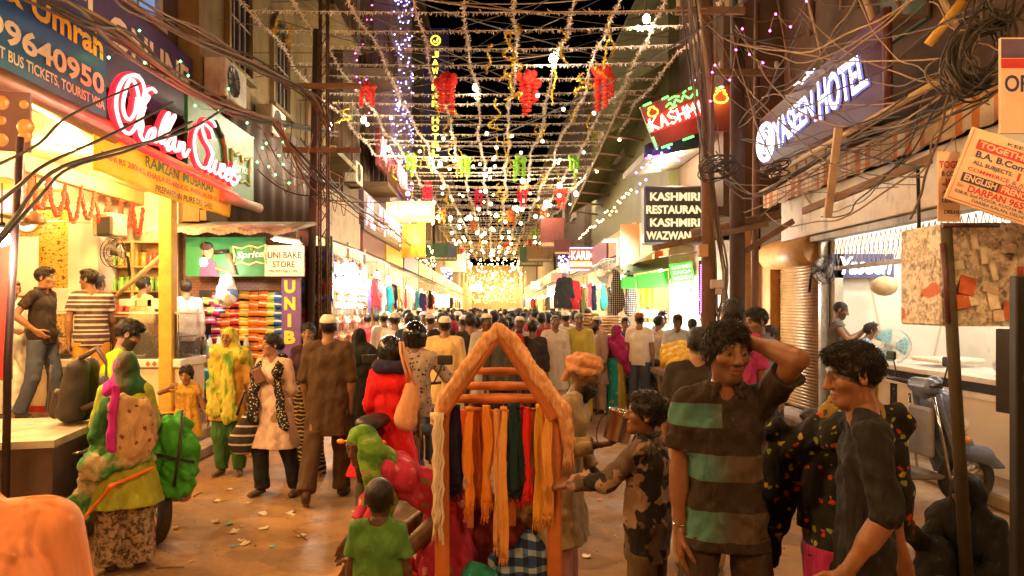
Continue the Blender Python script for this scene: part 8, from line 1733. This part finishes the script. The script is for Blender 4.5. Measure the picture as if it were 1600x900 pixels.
fm.tube([(-.095,-.07,.015),(0,-.085,.012)],.002,4); fm.obj('rim',dark,g,local=True)
who('man in pale pink shirt before the roller shutter',1204,7.3,1.57,-70,res=.014,hres=.007,hair='short',skin=SK[0],top=dict(mat=C_('shirt_palepink',(.55,.38,.42)),neck='collar',hem=.12,sleeve=1.9),bottom=dict(mat=greyc),shoes=shoe_b); who('man in black tee leaning forward behind the striped polo man',1092,4.5,1.66,164,res=.012,hres=.008,tor=(0,-.35,1),hair='short',skin=SK[0],top=dict(mat=C_('tee_coal',(.025,.02,.018)),hem=.14,sleeve=.7,loose=.02),bottom=dict(mat=khaki),shoes=shoe_b,fat=1.08)
who('cook in grey vest at the eating house counter',1308,9.2,1.72,58,.13,res=.014,hres=.007,hair='buzz',stub=.7,hd=(0,20,0),skin=SK[0],top=dict(mat=C_('vest_grey',(.12,.11,.1)),hem=.12,sleeve=.25),bottom=dict(mat=greyc),arms={'a':((-.3,-.5,-.7),(.5,-.6,.5)),'b':((.2,-.5,-.7),(-.3,-.6,.5))})
who('second cook bent low in pale blue behind the counter',1325,8.9,1.5,70,.13,res=.016,hres=.009,tor=(0,-.5,.9),hair='short',skin=SK[0],top=dict(mat=C_('shirt_skyblue',(.3,.42,.65)),hem=.12,sleeve=1.5),bottom=dict(mat=greyc))
vb=C_('veil_black',(.012,.012,.013))
t=who('woman in black veil sitting on the ground begging with open palm',1522,3.95,1.55,-52,fem=True,res=.011,hres=.008,hand=True,handc=(.25,.3),pel=(0,0,.14),tor=(0,-.16,1),hair='niqab',headm=vb,hd=(0,10,0),skin=(.15,.07,.04),legs={'a':((-.25,-.9,.75),(0,-.15,-1)),'b':((.55,-.75,.35),(-.4,-.1,-.6))},arms={'a':((-.1,-.7,-.5),(-.1,-.75,.5)),'b':((.1,-.4,-.9),(-.4,-.6,-.2)),'an':(0,-.2,.9)},top=dict(mat=vb,hem=.1,sleeve=1.8,loose=.035,flare=.05),bottom=dict(mat=vb,loose=.05),shoes=sandal,extra=[('robe',vb,[((0,.05,.1),(-.1,-.35,.14),.22,.16),((-.1,-.3,.4),(-.12,-.34,.1),.1,.14)],.012,.01,30)])
n_=NT('peach_drape'); n_.base(vary(n_,(.62,.22,.08),.12,3)); n_.rough(.85); n_.bump(n_.noise(5,2,.4,(3,3,.35)),.9,.09); n_.bump(n_.noise(420,2),.2,.002); pc=n_.m
t=who('near figure in blurred orange cloth cut off at lower left',-30,1.22,1.62,200,res=.012,hres=.01,fat=1.25,hair='hijab',headm=pc,skin=SK[1],top=dict(mat=pc,hem=.45,sleeve=1.9,loose=.05,flare=.04,wr=.003,wf=22),bottom=dict(mat=pc,loose=.04),tor=(.25,-.25,1))
# ------------------------------------------------------------ crowd down the street: ten figures, copied with other clothes
TP=[]
for i,(hair,top,sl,yaw0,fem,hm) in enumerate((('short','white',.65,180,0,None),('short','black',.65,175,0,None),('cap','white',1.9,185,0,capm),('hijab','veil',1.9,178,1,C_('scarf_red',(.45,.05,.08))),('thick','navy',.65,190,0,None),('short','cream',1.9,5,0,None),('long','pink',1.2,170,1,None),('hijab','teal',1.9,0,1,C_('scarf_cream',(.6,.5,.35))),('cap','grey',1.9,-10,0,capm),('short','red',.65,160,0,None))):
 cc={'white':whitec,'black':blackc,'veil':blackc,'navy':C_('navy_tee',(.03,.04,.09)),'cream':creamc,'pink':C_('kid_pink',(.5,.2,.2)),'teal':C_('teal',(.05,.22,.24)),'grey':C_('shirt_grey',(.4,.38,.36)),'red':C_('kurta_red',(.5,.02,.025))}[top]
 o=person('x',(0,0,0),yaw0,1.68 if not fem else 1.56,fem=bool(fem),hair=hair,headm=hm,skin=SK[i%5],res=.026,hres=.013,top=dict(mat=cc,hem=.42 if sl>1 else .14,sleeve=sl,loose=.02,flare=.03 if sl>1 else 0),bottom=dict(mat=[greyc,jeans,whitec,blackc,khaki][i%5],loose=.016),legs={'a':((-.05,-.18,-1),(0,.05,-1)),'b':((.05,.15,-1),(0,.3,-1))} if i%2 else None); TP.append((o,yaw0,hair,top,fem))
used=set(); crowd=[]
for u,Z in ((617,10.5),(600,12),(640,10.2),(655,9.8),(672,11.2),(690,10.2),(716,12.3),(752,11.6),(768,12.6),(800,10.8),(818,11.8),(846,11.2),(855,12.4),(884,12.2),(918,12.5),(762,10.2),(780,11.4),(810,13),(708,10.6),(662,13),(630,13.5),(872,13.4),(898,14),(740,14),(836,13.6),(725,10.9),(745,10.3),(772,9.9),(795,9.5),(812,10.2),(826,10.8),(760,9.2),(705,11.6),(683,12),(858,11.6),(650,11.5),(635,12.2)):crowd.append((px(u,Z),Z))
for k in range(135):
 Z=13+random.random()**1.4*38; crowd.append((random.uniform(-2.35,2.35)+(.0 if Z>20 else -.2),Z))
for k,(x,Z) in enumerate(crowd):
 i=(0,1,2,0,5,5,6,2,3,0,9,2,5,7,0,4,8)[(k*7+random.randint(0,3))%17]; src,yw,hair,top,fem=TP[i]
 lab=f'{"woman" if fem else "man"} in {top if top != "veil" else "dark"} clothes {"and white cap " if hair == "cap" else ""}in the crowd down the street'
 if i in used:o=copy_thing(src,(x,Z,0),R(yw+random.uniform(-25,25)),lab,None,None,random.uniform(.94,1.04))
 else :used.add(i); o=src; o.location=(x,Z,0); o.rotation_euler=(0,0,R(yw)); o['label']=lab
 o['group']='crowd walking down the street: '+top+(' capped' if hair=='cap' else '')
for i,(o,*_r) in enumerate(TP):
 if i not in used:o.location=(random.uniform(-2,2),30+i,0); o['label']='person in the crowd far down the street'
 # ------------------------------------------------------------ orange wooden rack with cords and ribbons
rw=M('rack_orange',(.50,.15,.03),.6,dirt=.45,bump=.5,bscale=20,dcol=(.12,.05,.02)); Yr=3.5
rk=thing('wooden_rack','orange painted wooden rack with gable top and worn posts','rack',(px(779,Yr),Yr,0)); A=lambda u,v,Y=Yr:at(u,v,Y)
def wpost(p,q,w,name='post'):
 p,q=Vector(p),Vector(q); d=(q-p).normalized(); x=Vector((1,0,0)) if abs(d.x)<.7 else Vector((0,0,1)); x=(x-d*x.dot(d)).normalized(); y=d.cross(x); m=MB(); m.box((p+q)/2,(w,w,(q-p).length),.012,M=Matrix((x,y,d)).transposed()); return m.obj(name,rw,rk)
for Y_ in (Yr,4.25):
 a,b,c=A(691,632),A(866,640),A(779,518)
 for q in (a,b):wpost((q.x,Y_,0),(q.x,Y_,q.z),.072)
 for q in (a,b):wpost((q.x,Y_-.05,q.z-.04),(c.x,Y_-.05,c.z),.06,'rafter')
for v,u0,u1,w in ((580,738,826,.020),(603,722,842,.023),(623,700,862,.026)):p,q=A(u0,v,Yr+.12),A(u1,v,Yr+.12); m=MB(); m.tube([p,p.lerp(q,.1),p.lerp(q,.5),p.lerp(q,.9),q],[w*.4,w*.9,w*1.1,w*.9,w*.4],10); m.obj('rung',rw,rk)
for q in (A(691,632),A(866,640)):m=MB(); m.box((q.x,3.87,.95),(.05,.68,.07),.01); m.obj('side_rail',rw,rk); m=MB(); m.box((q.x,3.87,.35),(.05,.68,.07),.01); m.obj('side_rail',rw,rk)
m=MB(); m.bx(px(691,Yr)+.05,px(866,Yr)-.05,3.55,4.2,.3,.33); m.obj('shelf',rw,rk)
m=MB(); p0,p1=A(712,720,3.95),A(835,640,3.95); m.bx(p0.x,p1.x,3.93,3.95,p0.z,p1.z); m.obj('back_panel',M('panel_orange',(.6,.1,.02),.5),rk); m=MB(); m.tube([A(764,705,3.9),A(777,655,3.9),A(785,662,3.9),A(785,690,3.9)],.012,6); m.obj('hook',rw,rk)
gz=cloth_of('cloth_gauze_orange',lambda n:n.ramp(n.noise(22,5,.7,(3,1,.8)),[(.3,(.50,.19,.06)),(.55,(.72,.4,.2)),(.75,(.82,.58,.38))])); st=thing('draped_scarf','pale orange gauze scarf draped over the gable of the orange rack','scarf',A(779,515)); pl=[A(683,655,3.44),A(694,622,3.43),A(730,572,3.42),A(762,528,3.42),A(780,514,3.42),A(800,530,3.42),A(842,590,3.42),A(880,640,3.43),A(888,690,3.45),A(888,718,3.45)]
lump('cloth',[(tuple(pl[i]-WM[st.name].translation),tuple(pl[i+1]-WM[st.name].translation),(.026,.029,.032,.03,.03,.032,.034,.036,.032)[i],(.029,.032,.03,.03,.032,.034,.036,.032,.016)[i],.012,(0,1,0),.6) for i in range(9)],gz,st,.0055,wr=.003,wf=115); m=MB()
for k in range(26):p=A(881+k*.6,708,3.45); m.tube([p,p+Vector((random.gauss(0,.01),random.gauss(0,.012),-.06-.05*random.random()))],.003,4)
m.obj('fringe',gz,st)
cord=cloth('cloth_cord_white',(.66,.55,.42));
def hank(label,u,v0,v1,Y,w,mat,n=14,knot=(),cat='ribbon',name='ribbon',tail=0):
 """hanging scarf: flat folded strips over a rung, frayed ends"""
 a,b=A(u,v0,Y),A(u,v1,Y); t=thing(name,label,cat,b); m=MB(); cordy=name=='cord_hank'; H_=a.z-b.z
 for k in range(9 if cordy else max(2,min(5,int(w/.006)))):
  dx,dy,l,ph,ww=random.gauss(0,w*.35),random.gauss(0,w*.35),random.uniform(.84,1.0)*H_,random.random()*6,w*random.uniform(.8,1.25)
  if cordy:m.tube([a+Vector((dx+.006*math.sin(q*2.2+ph),dy+.006*math.cos(q*2.2+ph),-l*q/14)) for q in range(15)],.0075,6); continue
  def fn(s_,q_):
   sq=.55+.45*min(1,s_*5)
   for kk in knot:sq*=1-.75*math.exp(-((s_-kk)/.05)**2)
   x=(q_-.5)*2*ww*sq; return a+Vector((dx*sq+x+.008*math.sin(s_*7+ph),dy+.006*math.sin(q_*7+ph+s_*2)*sq+.01*math.sin(s_*6+ph),-l*s_))
  m.grid(fn,16,7,True,.0025)
  for q in range(9):p=fn(1,q/8); m.tube([p,p+Vector((random.gauss(0,.004),random.gauss(0,.004),-.02-.03*random.random()))],.002,4)
 m.tube([a+Vector((-w,0,0)),a+Vector((w,0,0))],w*.55,8)
 m.obj('cloth',mat,t)
 if knot:m=MB(); [m.ball(a.lerp(b,kk),w*.5,8,(1,1,1.2)) for kk in knot]; m.obj('knot',mat,t)
 return t
RC=lambda n_,c:cloth('cloth_rib_'+n_,c)
for args in (('white twisted cord hank hanging outside the left rack post',683,650,850,3.42,.034,cord,16,(),'cord','cord_hank'),('dark navy ribbon bundle left inside the rack',711,636,780,3.52,.026,RC('navy',(.015,.012,.04)),12),('deep red ribbon bundle against the left rack post',700,640,800,3.56,.022,RC('deep_red',(.5,.015,.015)),10),('orange tasselled ribbon with a knot, leftmost of the orange ones',733,638,802,3.5,.02,RC('orange',(.75,.26,.03)),12,(.72,)),('rust ribbon bundle between two orange tassels',747,640,790,3.55,.024,RC('rust',(.4,.09,.02)),12),('bright orange tasselled ribbon with a knot right of the rust one',760,636,806,3.5,.02,RC('orange',(.75,.26,.03)),12,(.70,)),('peach braided cord hanging low at the middle',776,640,868,3.48,.010,RC('peach',(.7,.38,.16)),8),('long pale orange ribbon reaching lowest of all',787,638,905,3.47,.018,RC('pale_orange',(.74,.36,.10)),10),('dark teal ribbon bundle at the middle of the rack',803,634,784,3.5,.03,RC('teal_dark',(.012,.04,.05)),16),('crimson ribbon close right of the dark teal bundle',814,636,790,3.53,.016,RC('crimson',(.5,.01,.04)),10),('hot red ribbon with knots right of the crimson one',824,638,798,3.5,.014,RC('hot_red',(.75,.03,.03)),10,(.6,.8)),('brown ribbon bundle right of the hot red one',834,640,790,3.52,.018,RC('brown',(.22,.08,.03)),10),('wide yellow orange ribbon near the right rack post',846,636,822,3.5,.028,RC('yellow_orange',(.75,.38,.06)),16),('frayed pale orange tassel against the right rack post',857,650,826,3.45,.02,RC('pale_orange',(.74,.36,.10)),14)):hank(*args)
MB().box(A(735,786,3.52),(.035,.012,.26),.004).obj('wooden_tag',rw,label='flat orange wooden stick hanging left among the ribbons',cat='stick'); MB().box(A(800,798,3.56),(.04,.012,.16),.004).obj('wooden_tag',rw,label='shorter orange wooden stick behind the dark teal ribbons',cat='stick')
plaid=cloth_of('cloth_plaid',lambda n:n.mix(n.math('GREATER_THAN',n.math('SINE',n.math('MULTIPLY',n.sep(n.co())[0],90)),.3),n.mix(n.math('GREATER_THAN',n.math('SINE',n.math('MULTIPLY',n.sep(n.co())[2],90)),.3),(.03,.08,.25),(.35,.42,.5)),n.mix(n.math('GREATER_THAN',n.math('SINE',n.math('MULTIPLY',n.sep(n.co())[2],90)),.3),(.02,.025,.06),(.08,.2,.4))))
def heap(name,label,cat,c,prims,mat,wr=.014,wf=34):t=thing(name,label,cat,c); lump('cloth',prims,mat,t,.012,wr=wr,wf=wf); return t
heap('cloth_bundle','blue plaid cloth bundle at the foot of the rack','cloth',A(815,905,3.6),[((-.08,0,.05),(.08,0,.08),.1,.1),((0,0,.1),(.05,.02,.16),.09,.07)],plaid); heap('cloth_bundle','dark maroon cloth sack inside the rack','cloth',A(745,870,3.85),[((-.1,0,.05),(.12,0,.1),.15,.16),((0,0,.15),(.02,0,.3),.14,.1)],C_('maroon',(.12,.012,.015))); heap('cloth_bundle','small teal cloth lying at the foot of the rack','cloth',A(752,910,3.55),[((-.05,0,.03),(.05,0,.05),.06,.05)],C_('teal_bright',(.03,.3,.25))); heap('sack','brown sack behind the ribbons on the right of the rack','sack',A(820,850,3.95),[((-.08,0,.1),(.1,0,.12),.15,.16),((0,0,.2),(0,0,.38),.14,.08)],C_('sack_brown',(.14,.075,.03)))
# ------------------------------------------------------------ left foreground: steel chest, luggage, litter
t=thing('steel_chest','dented dark steel chest with pale scuffed lid','chest',(-3.05,4.75,0)); ck=M('chest_steel',(.17,.12,.10),.35,.7,dirt=.4,bump=.5,bscale=5); m=MB()
q=[(-4.05,5.45),(-3.15,5.6),(-2.98,4.62),(-3.95,4.35)]; m.prism([(x,y,.0) for x,y in q[::-1]],(0,0,.80)); m.obj('body',ck,t); m=MB(); cx_,cy_=sum(a for a,b in q)/4,sum(b for a,b in q)/4; m.prism([(cx_+(x-cx_)*1.04,cy_+(y-cy_)*1.04,.803) for x,y in q[::-1]],(0,0,.05)); m.obj('lid',M('chest_lid',(.5,.41,.31),.4,dirt=.5,bump=.3,bscale=6),t); m=MB(); m.tube([(-3.02,4.9,.7),(-2.97,4.95,.7),(-2.99,5.2,.72),(-3.06,5.25,.72)],.012,6); m.obj('handle',steel,t)  # lid paler than the steel body: light on the top put into its colour
t=heap('luggage_bag','bright green rain covered luggage strapped to the motorbike','bag',at(272,762,4.85),[((-.02,0,.14),(.0,0,.40),.14,.12),((.03,-.02,.05),(.06,0,.3),.12,.11)],C_('rain_green',(.05,.30,.03)),.016,48); m=MB(); [m.tube([(x,-.17,.05),(x+.03,-.16,.3),(x,-.05,.56)],.011,6) for x in (-.09,.08)]; m.tube([(-.16,-.08,.28),(.02,-.18,.26),(.18,-.08,.2)],.011,6); m.obj('strap',dark,t,local=True)
pap=[M('litter_white',(.65,.58,.48),.8),M('litter_tan',(.45,.3,.16),.8),M('litter_pink',(.5,.25,.2),.8),M('litter_blue',(.1,.3,.4),.6)]
LM=[]
for k in range(5):m=MB(); m.grid(lambda a,b:((a-.5)*.13,(b-.5)*.09,.008+.02*math.sin(a*5+k)*math.sin(b*4+k*2)**2),5,4,True,.002); LM.append(m)
LO={}
for k in range(42):
 u,v=(random.uniform(250,560),random.uniform(690,890)) if k%3 else (random.uniform(900,1500),random.uniform(640,880)); p=gnd(u,v); i,c=k%5,(0,0,1,0,1,0,2,0,3)[k%9]
 if (i,c) not in LO:o=LO[(i,c)]=LM[i].obj('litter_scrap',pap[c],origin=(0,0,0))
 else :o=copy_thing(LO[(i,c)])
 s_=random.uniform(.25,.75); o.location=(p.x,p.y,.003); o.rotation_euler=(0,0,random.random()*6); o.scale=(s_,s_,s_); tag(o,['white','tan','pink','blue'][c]+' paper scrap littering the dusty road','litter','paper scraps on the road')
for k in range(4):
 p=gnd(random.uniform(150,520),random.uniform(770,895)); m=MB(); a=random.random()*3; d=Vector((math.cos(a),math.sin(a),0))*random.uniform(.06,.15); m.tube([p-d+Vector((0,0,.008)),p+Vector((0,0,.012)),p+d+Vector((0,0,.008))],.005,5); m.obj('twig',wood,label='thin straw twig lying on the dusty road',cat='twig',group='twigs on the road')
MB().box((px(228,6.9),6.9,.012),(.5,.09,.02),.006,rz=.2).obj('kerb_board',white,label='white painted board lying at the foot of the steps',cat='board')
# ------------------------------------------------------------ hazy night air of the street
if HAZE:
 hz=bpy.data.materials.new('street_haze'); hz.use_nodes=True; n_=hz.node_tree.nodes; n_.remove(n_['Principled BSDF']); pv=n_.new('ShaderNodeVolumePrincipled'); pv.inputs['Color'].default_value=(1,.93,.82,1); pv.inputs['Density'].default_value=HAZE; pv.inputs['Anisotropy'].default_value=.35; hz.node_tree.links.new(pv.outputs[0],n_['Material Output'].inputs['Volume'])
 MB().bx(-202,202,-42,402,-1,22).obj('haze',hz,kind='stuff')
